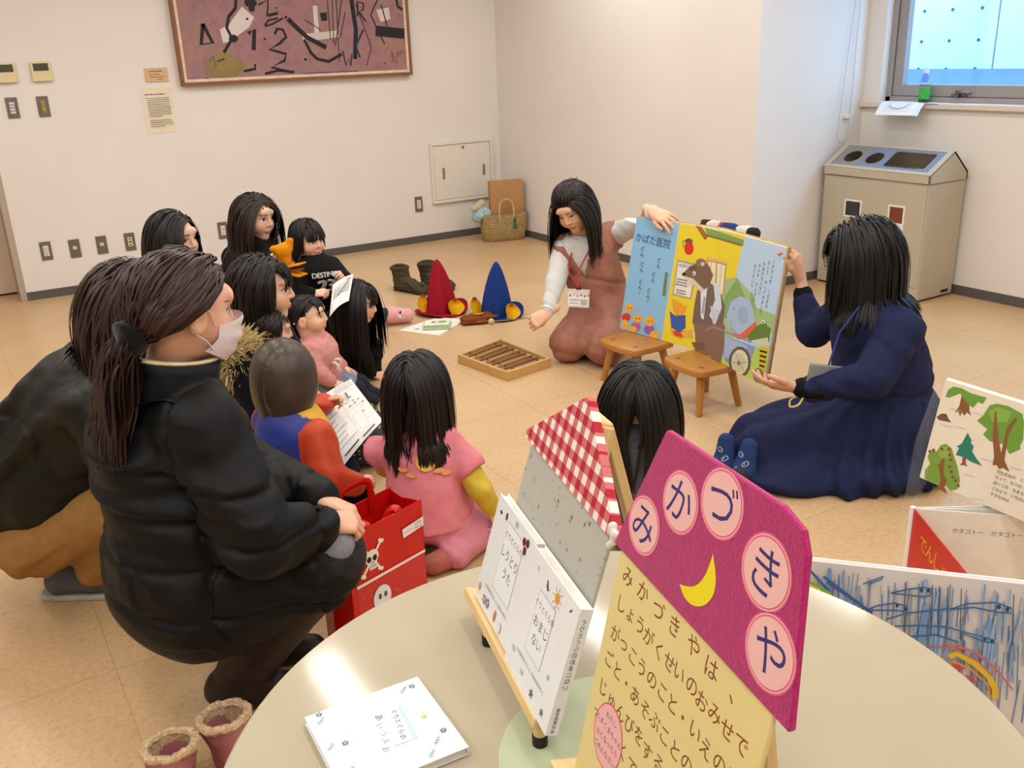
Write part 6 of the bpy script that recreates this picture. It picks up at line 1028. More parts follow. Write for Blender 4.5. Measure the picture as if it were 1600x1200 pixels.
        nrm = d/hr; nrm /= np.linalg.norm(nrm, axis=1)[:, None]
        away = P-pt; away[:, 0] += np.sign(P[:, 0]-pt[0])*.03; D = away-nrm*np.sum(away*nrm, 1)[:, None]; D /= np.linalg.norm(D, axis=1)[:, None]+1e-9
        L = length*(1+lenv*r.uniform(-1, .5, n))
        isb = np.zeros(n, bool)
        if bangs:   # fringe: roots before the crown fall forward, cut short
            az = np.degrees(np.arctan2(np.abs(P[:, 0]), P[:, 1]-.0)); isb = (az < bangs[1]) & (P[:, 1] > bangs[2])
            fd = np.array([0, 1., -.25]); D[isb] = fd-nrm[isb]*np.sum(fd*nrm[isb], 1)[:, None]; D[isb] += np.stack([P[isb, 0]*4, 0*P[isb, 0], 0*P[isb, 0]], 1); D /= np.linalg.norm(D, axis=1)[:, None]
            front_y = np.maximum(0, .085-P[isb, 1]); L[isb] = (bangs[0]+front_y*1.15)*r.uniform(.9, 1.05, isb.sum())/1.0
        Pw = c+(P*z) @ R.T; Dw = D @ R.T; L = L*z; g = np.array([0, 0, -1.]); infl = (vol*lay)*z
        cols = [(c+R @ (hc0*z), hr*z*1.0, R)]+[(np.array(a, float), np.array(b, float), None) for a, b in coll]+[(c+R @ (np.array([0, .02, -.03])*z), np.array([.064, .072, .082])*z, R)]
        path = [Pw.copy()]; ph = r.uniform(0, 6.3, n); jit = r.normal(size=(n, 3))*spread
        for st in range(steps):
            t = st/steps; gw = grav*(.25+t*1.4); Dw = Dw*stiff+g*gw+jit*.25
            if wave: Dw = Dw+np.stack([np.sin(ph+t*9), np.cos(ph*1.3+t*8), 0*ph], 1)*wave
            if curl_in and t > .55: Dw = Dw+(c+np.array([0, 0, -.10*z])-Pw)*curl_in
            if bring is not None: Dw = Dw+np.array(bring)*t
            Dw /= np.linalg.norm(Dw, axis=1)[:, None]; Pw = Pw+Dw*(L/steps)[:, None]
            for cc, rr, RR in cols:
                q = Pw-cc; q = q if RR is None else q @ RR; rq = rr[None, :]+infl[:, None]; k = np.linalg.norm(q/rq, axis=1); ins = k < 1
                if ins.any():
                    qi = q[ins]/k[ins, None]; Pw[ins] = cc+(qi if RR is None else qi @ RR.T)
            path.append(Pw.copy())
        path = np.stack(path, 1); q = (path-c) @ R/z; bl = .020 if blim is None else blim
        out = isb[:, None] & (q[:, :, 2] < bl+.006*np.sin(ph)[:, None]) & (q[:, :, 1] > .05)   # fringe is trimmed above the eyes
        first = np.where(out.any(1), out.argmax(1), steps); ii = np.minimum(np.arange(steps+1)[None, :], np.maximum(first, 1)[:, None]); path = np.take_along_axis(path, ii[:, :, None].repeat(3, 2), 1)
        face = ((q[:, :, 1] > facey) & (np.abs(q[:, :, 0]) < facew) & (q[:, :, 2] < .034) & (q[:, :, 2] > -.13)).any(1) & ~isb   # nothing hangs over the face
        path, lay, P, isb = path[~face], lay[~face], P[~face], isb[~face]; n = len(path)
        if keep is not None: m = keep(path, (P, isb)); path, lay = path[m], lay[m]; n = len(path)
        s._locks(path, width*z, color, lay, r, name, tip, free=isb[m] if keep is not None else isb)
        if capped:
            nu, nv = 40, 24; V = []; F = []; ids = {}
            U = np.array([[math.sin(v)*math.sin(u), math.sin(v)*math.cos(u), math.cos(v)] for v in np.linspace(0.02, 2.4, nv) for u in np.linspace(0, 2*math.pi, nu, endpoint=False)])
            Vw = c+((hc0+U*hr*1.005)*z) @ R.T; good = ok(U+np.array([0, 0, .0]))
            for j in range(nv-1):
                for i in range(nu):
                    f = (j*nu+i, j*nu+(i+1) % nu, (j+1)*nu+(i+1) % nu, (j+1)*nu+i)
                    if good[list(f)].sum() >= 3: F.append(f[::-1])
            cc_ = np.tile(np.array(lin(color))*.8, (len(Vw), 1)); mk('scalp_hair', Vw, F, HAIRM, s.o, True, cc_)
        return path
    def _locks(s, path, width, color, lay, r, name='hair', tip=.3, m=None, free=None):
        n, m_ = path.shape[:2]
        if n > 60 and m is None:   # strands gather into locks towards their tips
            ld = r.choice(n, max(4, n//14), replace=False); own = ld[np.argmin(((path[:, 0][:, None, :]-path[ld, 0][None])**2).sum(2), 1)]; tt = (np.linspace(0, 1, m_)**1.6*.62)[None, :, None]
            own = own if free is None else np.where(free | free[own], np.arange(n), own); off = (path[:, 0]-path[own, 0])[:, None, :]*.35; path = path*(1-tt)+(path[own]+off)*tt
        tg = np.gradient(path, axis=1); tg /= np.linalg.norm(tg, axis=2)[:, :, None]+1e-9
        ctr = (s.hc if hasattr(s, 'hc') else path.mean((0, 1)))[None, None, :].repeat(n, 0).repeat(m_, 1).copy(); ctr[:, :, 2] = np.minimum(ctr[:, :, 2], path[:, :, 2]); nr = path-ctr; nr = nr-tg*np.sum(nr*tg, 2)[:, :, None]; nr /= np.linalg.norm(nr, axis=2)[:, :, None]+1e-9; sd = np.cross(tg, nr)
        t = np.linspace(0, 1, m_)[None, :]; w = width*r.uniform(.6, 1.25, n)[:, None]*(.55+.45*np.minimum(1, t*5))*(1-(1-tip)*np.clip((t-.6)/.4, 0, 1)); th = w*.42
        ring = [path+sd*w[:, :, None], path+nr*th[:, :, None], path-sd*w[:, :, None]]
        V = np.stack(ring, 2).reshape(-1, 3); idx = np.arange(n*m_*3).reshape(n, m_, 3); Fs = []
        for k in range(2): a, b = idx[:, :, k], idx[:, :, k+1]; Fs.append(np.stack([a[:, :-1], b[:, :-1], b[:, 1:], a[:, 1:]], -1).reshape(-1, 4))
        base = np.array(lin(color)); cv = base[None, :]*(r.uniform(.7, 1.3, n)[:, None]); C = np.repeat(cv, m_*3, 0)
        return mk(name, V, np.concatenate(Fs), m or HAIRM, s.o, True, C)
    def pulled(s, tie, n=200, color='1c1413', width=.009, seed=2, hl=None, sag=.01, vol=.012, name='hair', sel=None, ear=True):
        n = int(n*3.4); width *= .42
        """hair swept over the skull to a tie point"""
        r = np.random.default_rng(seed); c, R, z = s.hc, s.hR, s.hs; hc0 = np.array([0, -.014, .026]); hr = np.array([.081, .099, .092])
        d = r.normal(size=(n*6, 3)); d /= np.linalg.norm(d, axis=1)[:, None]; az = np.degrees(np.arctan2(np.abs(d[:, 0]), d[:, 1])); el = np.degrees(np.arcsin(d[:, 2]))
        k = el > np.interp(az, [0, 35, 55, 75, 95, 120, 180], [32, 30, 22, 14, 8, -24, -40] if hl is None else hl)
        if sel: k &= sel(d)
        d = d[k][:n]; n = len(d); lay = r.uniform(0, 1, n); T0 = c+R @ (np.array(tie)*z); Pw = c+((hc0+d*hr)*z) @ R.T; steps = 12; path = [Pw.copy()]; P0 = Pw.copy(); side = r.normal(size=(n, 3))*.012*z
        for st in range(steps):
            t = (st+1)/steps; Q = P0*(1-t)+(T0+side*(1-.5*t))*t; Q[:, 2] -= sag*math.sin(math.pi*t)
            q = (Q-(c+R @ (hc0*z))) @ R; rq = hr*z+(vol*lay*z)[:, None]*math.sin(math.pi*min(1, t*1.1)); kk = np.linalg.norm(q/rq, axis=1); ins = kk < 1.0
            Q[ins] = (c+R @ (hc0*z))+(q[ins]/kk[ins, None]) @ R.T; path.append(Q.copy())
        path = np.stack(path, 1)
        if ear:   # combed clear of the ears
            q = (path-c) @ R/z; hit = ((np.abs(q[:, :, 0]) > .058) & (q[:, :, 1] > -.036) & (q[:, :, 1] < .03) & (q[:, :, 2] > -.05) & (q[:, :, 2] < .024)).any(1); path, lay = path[~hit], lay[~hit]
        q = (path-c) @ R/z; bad = ((q[:, :, 1] > .028) & (q[:, :, 2] < .030)).any(1) | ((q[:, :, 1] > -.055) & (q[:, :, 2] < -.04)).any(1); path, lay = path[~bad], lay[~bad]
        s._locks(path, width*z, color, lay, r, name, .7)
    def tail(s, start, dirv, n=60, length=.2, color='1c1413', width=.008, spread=.25, seed=3, grav=.25, coll=(), rad=.015, name='ponytail', tip=.3, m=None, steps=12):
        n = int(n*3.4); width *= .42
        r = np.random.default_rng(seed); P = np.array(start)+r.normal(size=(n, 3))*rad; D = unit(dirv)+r.normal(size=(n, 3))*spread; D /= np.linalg.norm(D, axis=1)[:, None]; L = length*r.uniform(.7, 1.05, n); path = [P.copy()]
        for st in range(steps):
            D = D*.85+np.array([0, 0, -grav]); D /= np.linalg.norm(D, axis=1)[:, None]; P = P+D*(L/steps)[:, None]
            for cc, rr in coll:
                q = P-np.array(cc); k = np.linalg.norm(q/np.array(rr), axis=1); i = k < 1; P[i] = np.array(cc)+q[i]/k[i, None]
            path.append(P.copy())
        return s._locks(np.stack(path, 1), width, color, r.uniform(0, 1, n), r, name, tip, m)
def on_surface(V, o, right, upv, fwd, lift=.003, rad=.012):
    """print mapping: (u, v) on a plane pushed out to the cloth surface V"""
    V = np.asarray(V); o, right, upv, fwd = [np.array(q, float) for q in (o, right, upv, fwd)]; a = (V-o) @ right; b = (V-o) @ upv; d = (V-o) @ fwd
    sel = d > np.percentile(d, 40); a, b, d = a[sel], b[sel], d[sel]
    def fn(u, v, z):
        k = (a-u)**2+(b-v)**2; w_ = np.exp(-k/(rad*.5)**2); near = k < rad*rad
        dd = d[near].max()*.5+np.average(d[near], weights=w_[near])*.5 if near.any() else d[np.argmin(k)]
        return tuple(o+right*u+upv*v+fwd*(dd+lift+z))
    return fn
def sheet_thing(name, label, cat, corners, m, curl=0, nx=8, ny=8, group=None, org=None):
    """a loose sheet between four corners bl, br, tr, tl (room coordinates), bowed by curl"""
    q = [np.array(p, float) for p in corners]; o = np.array(org) if org is not None else np.array([q[0][0], q[0][1], min(p[2] for p in q)]); t = thing(name, label, cat, tuple(o), group=group); n = unit(np.cross(q[1]-q[0], q[3]-q[0]))
    f = lambda u, v: (q[0]*(1-u)+q[1]*u)*(1-v)+(q[3]*(1-u)+q[2]*u)*v+n*curl*math.sin(math.pi*u)*(1-.4*v)-o
    V, F = sheet(nx, ny, f); k = len(V); V2 = V+[tuple(np.array(p)-n*.0006) for p in V]; F2 = F+[tuple(i+k for i in fc[::-1]) for fc in F]
    mk('sheet', V2, F2, m, t, True); return t, (lambda u, v, z: tuple(f(u, v)+n*z))

# ================================================================ the people
BLK = mat('black_quilt', '0b0c0f', .55, .25, .10, 14, .15, 120, .002); NAVYD = mat('navy_linen', '1a2145', .78, .25, .12, 24, .35, 320, .0012); TERRA = mat('terracotta_cotton', 'a37060', .85, .2, .08, 20, .25, 300, .001)
OLIVE = mat('dark_olive_nylon', '141411', .5, .35, .12, 10, .15, 100, .002); BEIGEP = mat('tan_corduroy', 'a07846', .85, .2, .06, 30, .3, 300); DGREY = mat('charcoal_knit', '3a3a40', .9, .2, .12, 60, .3, 400)
WHITEK = mat('white_knit', 'd9d9d6', .9, .2, .03, 60, .25, 500); BLKC = mat('black_cotton', '121214', .85, .2, .15, 40, .2, 300); PINKT = mat('pink_cotton', 'e08592', .85, .2, .06, 20, .25, 300); PINKP = mat('pink_trousers', 'd88a9c', .85, .2, .05, 20, .25, 300)
YELK = mat('yellow_jersey', 'd0b642', .85, .2, .06, 20, .25, 300); PINKS = mat('rose_sweater', 'd3938c', .92, .15, .08, 50, .4, 350, .0015); DENIM = mat('grey_denim', '7d8594', .85, .2, .15, 60, .3, 300); GREYT = mat('grey_jersey', '4c4e54', .9, .2, .1, 40, .2, 300)
BRNQ = mat('brown_quilt', '453830', .36, .5, .08, 10, .12, 90, .002); SNEAK = mat('grey_suede', '5e5e66', .8, .2, .1, 40)
def neck_piece(P, f_pts): pass
# ---------------------------------------------------------------- masked woman crouching in the black quilted jacket
B = (.36, 2.05)
P = Person('woman in black quilted jacket and white face mask crouching beside the red bag', B, 'e2b094')
P.head((.046, .038, .988), 41, 12, 0, 1.04, neck=(-.012, .038, .85), h=.0042)
f = Field((-.34, -.36, .13), (.48, .36, .93), .008)
f.cap((-.02, .035, .80), (-.03, .02, .68), .10, .165, .06); f.cap((-.03, .02, .68), (.0, .0, .50), .165, .195, .06); f.ell((.02, -.01, .36), (.235, .215, .17), .08)
f.cap((-.02, .03, .80), (.085, -.10, .765), .085, .092, .05); f.cap((-.02, .03, .80), (-.12, .17, .765), .085, .09, .05)
f.chain([(.09, -.105, .755), (.20, -.185, .545), (.30, -.07, .505)], [.092, .082, .055], .03); f.chain([(-.12, .17, .76), (.05, .24, .53), (.27, .09, .50)], [.09, .08, .055], .03)
f.cap((.02, -.05, .33), (.28, -.02, .36), .15, .105, .06)
for zz in (.69, .585, .48, .375): f.groove((0, 0, zz), (.12, -.05, 1), .008, .010)
f.groove((.115, -.07, .7), (.85, -.5, .12), .006, .012); f.groove((.255, 0, .53), (1, .6, -.1), .006, .008)
f.wrinkle(34, .007, (.4, -.2, 1), 4); f.wrinkle(90, .0028, (.6, -.3, .8), 9)
f.cut((.02, -.02, .235), (.30, .32, -1), .01); f.cap((-.005, .04, .80), (.03, .05, .99), .062, .10, .01, mode='sub')
P.cloth('quilted_jacket', f, BLK)
f = Field((-.20, -.20, .12), (.42, .26, .5), .012); f.cap((.02, -.05, .30), (.31, -.02, .40), .115, .085, .04); f.cap((.0, .10, .30), (.20, .12, .38), .115, .08, .04); f.wrinkle(50, .004, (1, 0, .5), 2)
V, F = f.mesh(); PLAID, nt, b = nodes('dark_plaid'); v = coords(nt, (1, 1, 1)); wv = nd(nt, 'ShaderNodeTexChecker'); wv.inputs['Scale'].default_value = 28; wv.inputs[1].default_value = (*lin('1b1f20'), 1); wv.inputs[2].default_value = (*lin('101012'), 1); nt.links.new(v, wv.inputs[0]); nt.links.new(wv.outputs[0], b.inputs['Base Color']); b.inputs['Roughness'].default_value = .85
mk('skirt', V, F, PLAID, P.o, True)
f = Field((.22, -.14, .30), (.42, .12, .5), .008); f.ell((.325, -.045, .435), (.055, .05, .05), .02); f.wrinkle(60, .004, (1, 1, 1), 3); P.cloth('grey_tights_knee', f, mat('heather_grey', '85858c', .9, .2, .08, 60))
BOOTD = mat('dark_brown_leather', '231613', .55, .4, .1, 20)
for q in (-.035, .12): f = Field((-.06, q-.12, -.005), (.40, q+.12, .42), .01); f.chain([(.27 if q < 0 else .19, q, .36), (.12, q, .17), (.04, q, .06)], [.085, .07, .055], .03); f.cap((.02, q-.005, .045), (.20, q+.01, .04), .045, .038, .03); f.wrinkle(60, .003, (0, 0, 1), 2); f.cut((0, 0, .001), (0, 0, -1)); P.cloth('boot', f, BOOTD)
# collar with cream piping
def ring(c, rx, ry, tilt, yaw, hgt, th, n=40, gap=0, flare=0):
    V, F = [], []; a = math.radians(yaw); 
    for k in range(n):
        q = math.radians(gap/2)+(2*math.pi-math.radians(gap))*k/(n-1 if gap else n)
        for (dr, dz) in ((0, 0), (flare, hgt), (flare-th, hgt), (-th, 0)):
            x, y = (rx+dr)*math.cos(q), (ry+dr)*math.sin(q); z = dz+tilt*math.cos(q); V.append((c[0]+x*math.cos(a)-y*math.sin(a), c[1]+x*math.sin(a)+y*math.cos(a), c[2]+z))
    for k in range(n-1 if gap else n):
        for j in range(4): a0, b0 = k*4+j, k*4+(j+1) % 4; a1, b1 = ((k+1) % n)*4+j, ((k+1) % n)*4+(j+1) % 4; F.append((a0, a1, b1, b0))
    if gap: F += [(0, 1, 2, 3), ((n-1)*4+3, (n-1)*4+2, (n-1)*4+1, (n-1)*4)]
    return V, F
V, F = ring((-.005, .035, .815), .098, .092, -.02, 15, .085, .012, gap=30, flare=.012); mk('collar', V, F, BLK, P.o, True)
V, F = ring((-.005, .035, .897), .110, .104, -.02, 15, .006, .016, gap=30); mk('collar_piping', V, F, mat('cream_trim', 'd9c9a4', .7), P.o, True)
f = Field((.22, -.16, .43), (.42, .12, .60), .008); P.hand((.305, -.055, .505), (.85, .45, -.25), (.2, -.3, 1), 'R', .95, (.45, .5, .55, .6), .4, via=((.09, -.105, .755), (.20, -.185, .545))); P.hand((.285, .07, .50), (.9, -.35, -.2), (.2, .3, 1), 'L', .95, (.45, .5, .55, .6), .4, via=((-.12, .17, .76), (.05, .24, .53)))
# mask: follows the lower face
Wq = lambda p: tuple(P.hc+P.hR @ (np.array(p)*P.hs))
def mask_pt(u, v):
    a = u*2-1; x = .068*math.sin(a*1.25)/math.sin(1.25); zt, zb = .002-.020*a*a, -.106+.034*a*a; z = zt*(1-v)+zb*v; ab = abs(a)
    y = .121-.078*ab**2.1-.030*max(0, v-.45)**1.4*2.2+.004*math.sin(v*18)*(1-ab); return Wq((x, y, z))
V, F = sheet(16, 12, mask_pt); mo = mk('face_mask', V, F, mat('mask_fabric', 'e4d6da', .8, .2, .02), P.o, True)
for q_ in (1, -1): MB().tube([Wq((q_*.067, .034, -.018)), Wq((q_*.076, .018, .012)), Wq((q_*.083, -.012, .026))], .0016, 6).tube([Wq((q_*.067, .034, -.070)), Wq((q_*.075, .015, -.05)), Wq((q_*.082, -.012, -.034))], .0016, 6).build('ear_loop', bpy.data.materials['mask_fabric'], mo)
HB = '33201c'; TIE = (.03, -.115, -.055)
P.pulled(TIE, 420, HB, .0095, 5, vol=.03, hl=[26, 25, 20, 12, 6, -24, -40])
tie = np.array(Wq(TIE)); f = Field(tie-.075, tie+.075, .005); f.ell(tie+np.array([-.012, 0, 0]), (.034, .036, .046), .01); f.wrinkle(110, .006, (0, 1, 1), 3); P.cloth('scrunchie', f, mat('black_plush', '0b0b0f', .95, .1, .2, 80, .6, 300, .004, sheen=.3))
P.tail(tie+np.array([-.03, -.012, -.03]), (-.55, -.25, -1), 210, .22, HB, .0085, .30, 4, .3, coll=[((-.03, .02, .70), (.185, .185, .19))], rad=.017)
P.pulled(TIE, 130, HB, .0095, 15, vol=.04, sel=lambda d: d[:, 2] < .35)
MB().tube(spline([(-.13, -.07, .70), (-.06, -.10, .81), (.06, -.135, .845), (.13, -.17, .77)], 6), .014, 8, flat=.25).build('bag_strap', mat('black_leather', '0c0c0e', .35, .5), P.o)
P.done()
# ---------------------------------------------------------------- brown-haired woman at the left edge
P = Person('long brown-haired woman in dark nylon jacket and tan trousers squatting at the left edge', (.15, 2.85), 'e2b094')
P.head((.325, -.06, .87), 10, 28, 0, 1.02, neck=(.235, -.07, .73), eyes=False, h=.006)
f = Field((-.36, -.46, .12), (.60, .30, .82), .009)
f.cap((.225, -.07, .70), (.17, -.07, .61), .10, .16, .05); f.cap((.17, -.07, .61), (.02, -.05, .46), .17, .20, .07); f.ell((-.06, -.02, .36), (.215, .22, .15), .08)
f.chain([(.24, -.22, .64), (.36, -.30, .46), (.50, -.24, .42)], [.09, .08, .055], .04); f.chain([(.15, .10, .64), (.30, .17, .46), (.45, .05, .42)], [.09, .08, .055], .04)
f.groove((.0, 0, .47), (.5, 0, -.6), .012, .006); f.wrinkle(30, .012, (.8, -.3, -.5), 7); f.wrinkle(80, .004, (.5, .6, .8), 5); f.cut((-.05, 0, .245), (-.12, .1, -1), .01); f.cap((.235, -.07, .70), (.29, -.07, .86), .06, .09, .01, mode='sub')
P.cloth('nylon_jacket', f, OLIVE)
f = Field((-.32, -.34, .05), (.44, .26, .46), .01)
f.ell((-.06, -.04, .24), (.165, .185, .105), .05); f.cap((-.05, -.12, .22), (.30, -.17, .36), .115, .08, .05); f.cap((-.05, .07, .22), (.28, .08, .36), .115, .08, .05); f.cap((.29, -.165, .35), (.10, -.10, .10), .075, .055, .04); f.cap((.27, .08, .35), (.09, .06, .10), .075, .055, .04); f.wrinkle(55, .005, (1, .3, -.8), 3); P.cloth('trousers', f, BEIGEP)
for yy in (-.07, .09):
    f = Field((-.10, yy-.08, -.005), (.24, yy+.08, .15), .006); f.chain([(-.035, yy, .05), (.06, yy, .055), (.16, yy, .038)], [.045, .046, .038], .03); f.cap((-.02, yy, .07), (-.01, yy, .10), .04, .042, .02); f.cut((0, 0, .012), (0, 0, -1)); f.wrinkle(80, .002, (1, 0, .3), 1); sh = P.cloth('sneaker', f, SNEAK)
    MB().prism(spline([(-.085, yy-.03), (-.09, yy+.02), (-.02, yy+.042), (.08, yy+.045), (.17, yy+.04), (.205, yy), (.17, yy-.042), (.08, yy-.045), (-.03, yy-.042)], 4, True), 0, .018, .004).build('sole', mat('pale_sole', 'b5b2ae', .7) if 'pale_sole' not in bpy.data.materials else bpy.data.materials['pale_sole'], sh)
P.hair(620, '33221c', part=(-.01, .05, .10), length=.30, lenv=.2, width=.0105, seed=21, coll=[((.17, -.07, .60), (.18, .19, .18))], grav=.42, vol=.028, wave=.05, spread=.06)
P.done()
# ---------------------------------------------------------------- bob-haired woman with fur-trimmed hood, holding a baby
P = Person('bob-haired woman in dark coat with tan fur-trimmed hood, seen in profile', (.90, 3.35), 'e6b99c')
P.head((.085, -.069, .722), 6, 4, 0, 1.02, neck=(.05, -.085, .575))
f = Field((-.26, -.36, .02), (.42, .28, .64), .012); f.cap((.05, -.08, .56), (.03, -.06, .46), .09, .15, .05); f.cap((.03, -.06, .46), (-.01, 0, .18), .16, .19, .06); f.cap((.04, -.2, .48), (.05, .10, .49), .08, .08, .04); f.chain([(.045, -.21, .47), (.07, -.27, .32), (.15, -.20, .33)], [.075, .065, .045], .03); f.chain([(.05, .1, .48), (.1, .13, .30), (.16, .0, .30)], [.075, .065, .045], .03); f.wrinkle(40, .006, (.5, .3, 1), 3); f.cut((0, 0, .03), (0, 0, -1)); P.cloth('dark_coat', f, mat('dark_navy_wool', '16171d', .85, .2, .1, 30))
DOT, nt, b = nodes('dotted_navy'); v = coords(nt, (1, 1, 1)); vo = nd(nt, 'ShaderNodeTexVoronoi'); vo.inputs['Scale'].default_value = 55; vo.inputs['Randomness'].default_value = .35; nt.links.new(v, vo.inputs[0]); nt.links.new(ramp(nt, vo.outputs[0], [(.22, 'cdb25a'), (.30, '1c2236')]), b.inputs['Base Color']); b.inputs['Roughness'].default_value = .85
f = Field((-.24, -.26, -.005), (.56, .30, .28), .011); f.cap((0, 0, .12), (.34, .14, .11), .13, .09, .05); f.cap((0, -.02, .12), (.34, -.06, .11), .13, .09, .05); f.cap((.34, .14, .1), (.42, -.02, .07), .085, .06, .05); f.wrinkle(45, .004, (.4, 1, 0), 3); f.cut((0, 0, .002), (0, 0, -1)); P.cloth('dotted_skirt', f, DOT)
P.hair(520, '1b1211', part=(.0, .04, .10), length=.19, lenv=.08, bangs=(.075, 40, .045), width=.0105, seed=31, grav=.42, vol=.020, curl_in=.9, spread=.012, blim=.024, facey=.060)
f = Field((-.16, -.34, .34), (.16, -.04, .62), .009); f.ell((.0, -.19, .505), (.095, .075, .09), .03); P.cloth('hood_lining', f, mat('fur_base', 'a08a58', .95, .1, .2, 60))
NF = 3200; r_ = np.random.default_rng(4); dd = r_.normal(size=(NF, 3)); dd /= np.linalg.norm(dd, axis=1)[:, None]; P0 = np.array([.0, -.19, .505])+dd*np.array([.095, .075, .09]); g_ = np.linspace(0, 1, 6)[None, :, None]; Lf = r_.uniform(.025, .05, NF)[:, None, None]; dr = dd*.8+np.array([.25, 0, .3])+r_.normal(size=(NF, 3))*.35; path = P0[:, None, :]+dr[:, None, :]*g_*Lf+np.array([0, 0, -.012])*g_**2
o = P._locks(path, .0022, 'e2cb94', r_.uniform(0, 1, NF), r_, 'fur_trim', .1, vmat('fur', .8, .2)); o['kind'] = 'stuff'
P.hand((.165, -.19, .335), (.7, .5, .3), (.3, -.8, .6), 'R', .9, (.5, .55, .6, .6), .5, via=((.045, -.21, .47), (.07, -.27, .32))); P.hand((.175, .0, .30), (.7, -.6, .2), (.4, .6, .6), 'L', .9, (.5, .55, .6, .6), .5, via=((.05, .1, .48), (.1, .13, .30)))
P.done()
P = Person('baby with dark hair and rosy cheek held under the bob-haired woman', (.957, 3.244), 'eab59c')
P.head((.015, -.075, .585), 8, 5, 0, .66, 1, neck=(-.005, -.06, .50), eyes=True, h=.005)
f = Field((-.13, -.20, .25), (.15, .10, .56), .01); f.cap((-.005, -.06, .49), (-.01, -.05, .36), .05, .085, .03); f.cap((.02, -.1, .46), (.08, -.06, .40), .035, .03, .02); f.wrinkle(60, .004, (0, 0, 1), 2); P.cloth('romper', f, mat('dark_plum_fleece', '2b2126', .9))
P.hair(160, '1d1412', part=(0, .03, .1), length=.09, width=.011, seed=33, grav=.3, bangs=(.04, 40, .05)); P.done()
# ---------------------------------------------------------------- black-haired woman by the outlets
P = Person('woman with long straight black hair nearest the wall outlets', (.80, 4.25), 'eabfa2')
P.head((.088, -.049, .79), -24, 6, 0, 1.0, neck=(.05, -.05, .645))
f = Field((-.26, -.30, 0), (.36, .26, .70), .014); f.cap((.05, -.05, .64), (.02, -.04, .52), .09, .15, .05); f.cap((.02, -.04, .52), (0, 0, .17), .16, .19, .06); f.cap((.04, -.17, .55), (.03, .10, .55), .08, .08, .04); f.chain([(.04, -.18, .54), (.1, -.23, .36), (.26, -.1, .30)], [.07, .06, .045], .03); f.chain([(.03, .11, .54), (.12, .14, .36), (.26, .0, .30)], [.07, .06, .045], .03); f.cap((0, 0, .12), (.30, -.03, .14), .15, .1, .05); f.wrinkle(40, .006, (.4, .2, 1), 5); f.cut((0, 0, .002), (0, 0, -1)); P.cloth('black_sweater', f, BLKC)
P.hair(560, '14100f', part=(-.035, .05, .10), length=.33, lenv=.15, width=.0105, seed=41, coll=[((.02, -.04, .50), (.17, .20, .17))], grav=.44, vol=.012, spread=.015, facew=.07, facey=.036)
P.done()
# ---------------------------------------------------------------- brown-haired mother with the outstretched leg
P = Person('brown-haired mother in black hoodie sitting with one leg stretched out behind the toddler', (1.36, 4.8), 'eabd9f')
P.head((.055, -.082, .752), -28, 8, 2, 1.0, neck=(.03, -.075, .605), h=.004)
f = Field((-.30, -.40, .02), (.44, .26, .68), .012); f.cap((.03, -.07, .60), (.02, -.05, .50), .085, .14, .05); f.cap((.02, -.05, .50), (0, 0, .17), .15, .18, .06); f.cap((.12, -.18, .53), (-.10, .05, .53), .075, .075, .04); f.chain([(.13, -.19, .52), (.16, -.33, .38), (.21, -.395, .49)], [.068, .058, .042], .03); f.chain([(-.11, .06, .52), (-.06, .04, .34), (.16, -.04, .30)], [.068, .058, .045], .03); f.wrinkle(42, .006, (.4, .2, 1), 6); f.cut((0, 0, .02), (0, 0, -1)); P.cloth('black_hoodie', f, BLKC)
f = Field((-.10, -.22, -.005), (.30, .12, .66), .010)
V, F = ring((.03, -.07, .585), .085, .085, 0, -28, .05, .02, gap=50, flare=.03); mk('hood_collar', V, F, BLKC, P.o, True)
f = Field((-.26, -.30, -.005), (.70, .60, .26), .012); f.cap((0, 0, .12), (.10, .05, .12), .14, .13, .05); f.chain([(.08, .05, .12), (.33, .28, .13), (.585, .475, .062)], [.10, .075, .048], .04); f.chain([(.05, -.08, .12), (.30, -.20, .12), (.15, -.12, .06)], [.10, .075, .05], .04); f.wrinkle(50, .004, (1, .7, 0), 3); f.cut((0, 0, .002), (0, 0, -1)); P.cloth('grey_trousers', f, DGREY)
f = Field((.52, .40, -.005), (.84, .62, .16), .005); f.chain([(.575, .47, .055), (.63, .50, .055), (.72, .505, .05)], [.043, .05, .042], .02); f.cut((0, 0, .002), (0, 0, -1)); so = P.cloth('pink_sock', f, mat('pink_sock_knit', 'e2a5a6', .9, .15, .05, 80, .3, 500)); V_ = P.last
f2 = on_surface(V_, (.66, .50, .05), (1, .1, 0), (0, .35, .94), (0, -.94, .35), .002); p = Print(f2, z0=.0, dz=.0003); p.ell(.025, .014, .007, .010, '1a1a1e', 10); p.ell(.03, -.008, .020, .012, 'ece6e4', 12); p.poly([(.028, -.014), (.036, -.014), (.036, -.005), (.028, -.005)], '8d8a90'); p.build('sock_face', so)
P.hair(560, '271914', part=(.02, .06, .10), length=.34, lenv=.18, width=.0105, seed=51, coll=[((.02, -.05, .48), (.165, .20, .16))], grav=.44, vol=.012, wave=.02, spread=.02, facew=.062, facey=.042, keep=lambda path, pr: ~((pr[0][:, 1] > .06) & (np.abs(pr[0][:, 0]) < .02)))
P.hair(60, '271914', part=(.02, .0, .11), length=.10, width=.007, seed=52, bangs=(.062, 40, .05), capped=False, keep=lambda path, pr: pr[1])
P.hand((.215, -.40, .50), (.1, -.2, 1), (.1, -1, .0), 'R', .95, (.4, .45, .5, .5), .5, via=((.13, -.19, .52), (.16, -.33, .38))); P.hand((.17, -.05, .30), (.9, -.2, 0), (0, 0, 1), 'L', .95, via=((-.11, .06, .52), (-.06, .04, .34)))
P.done()
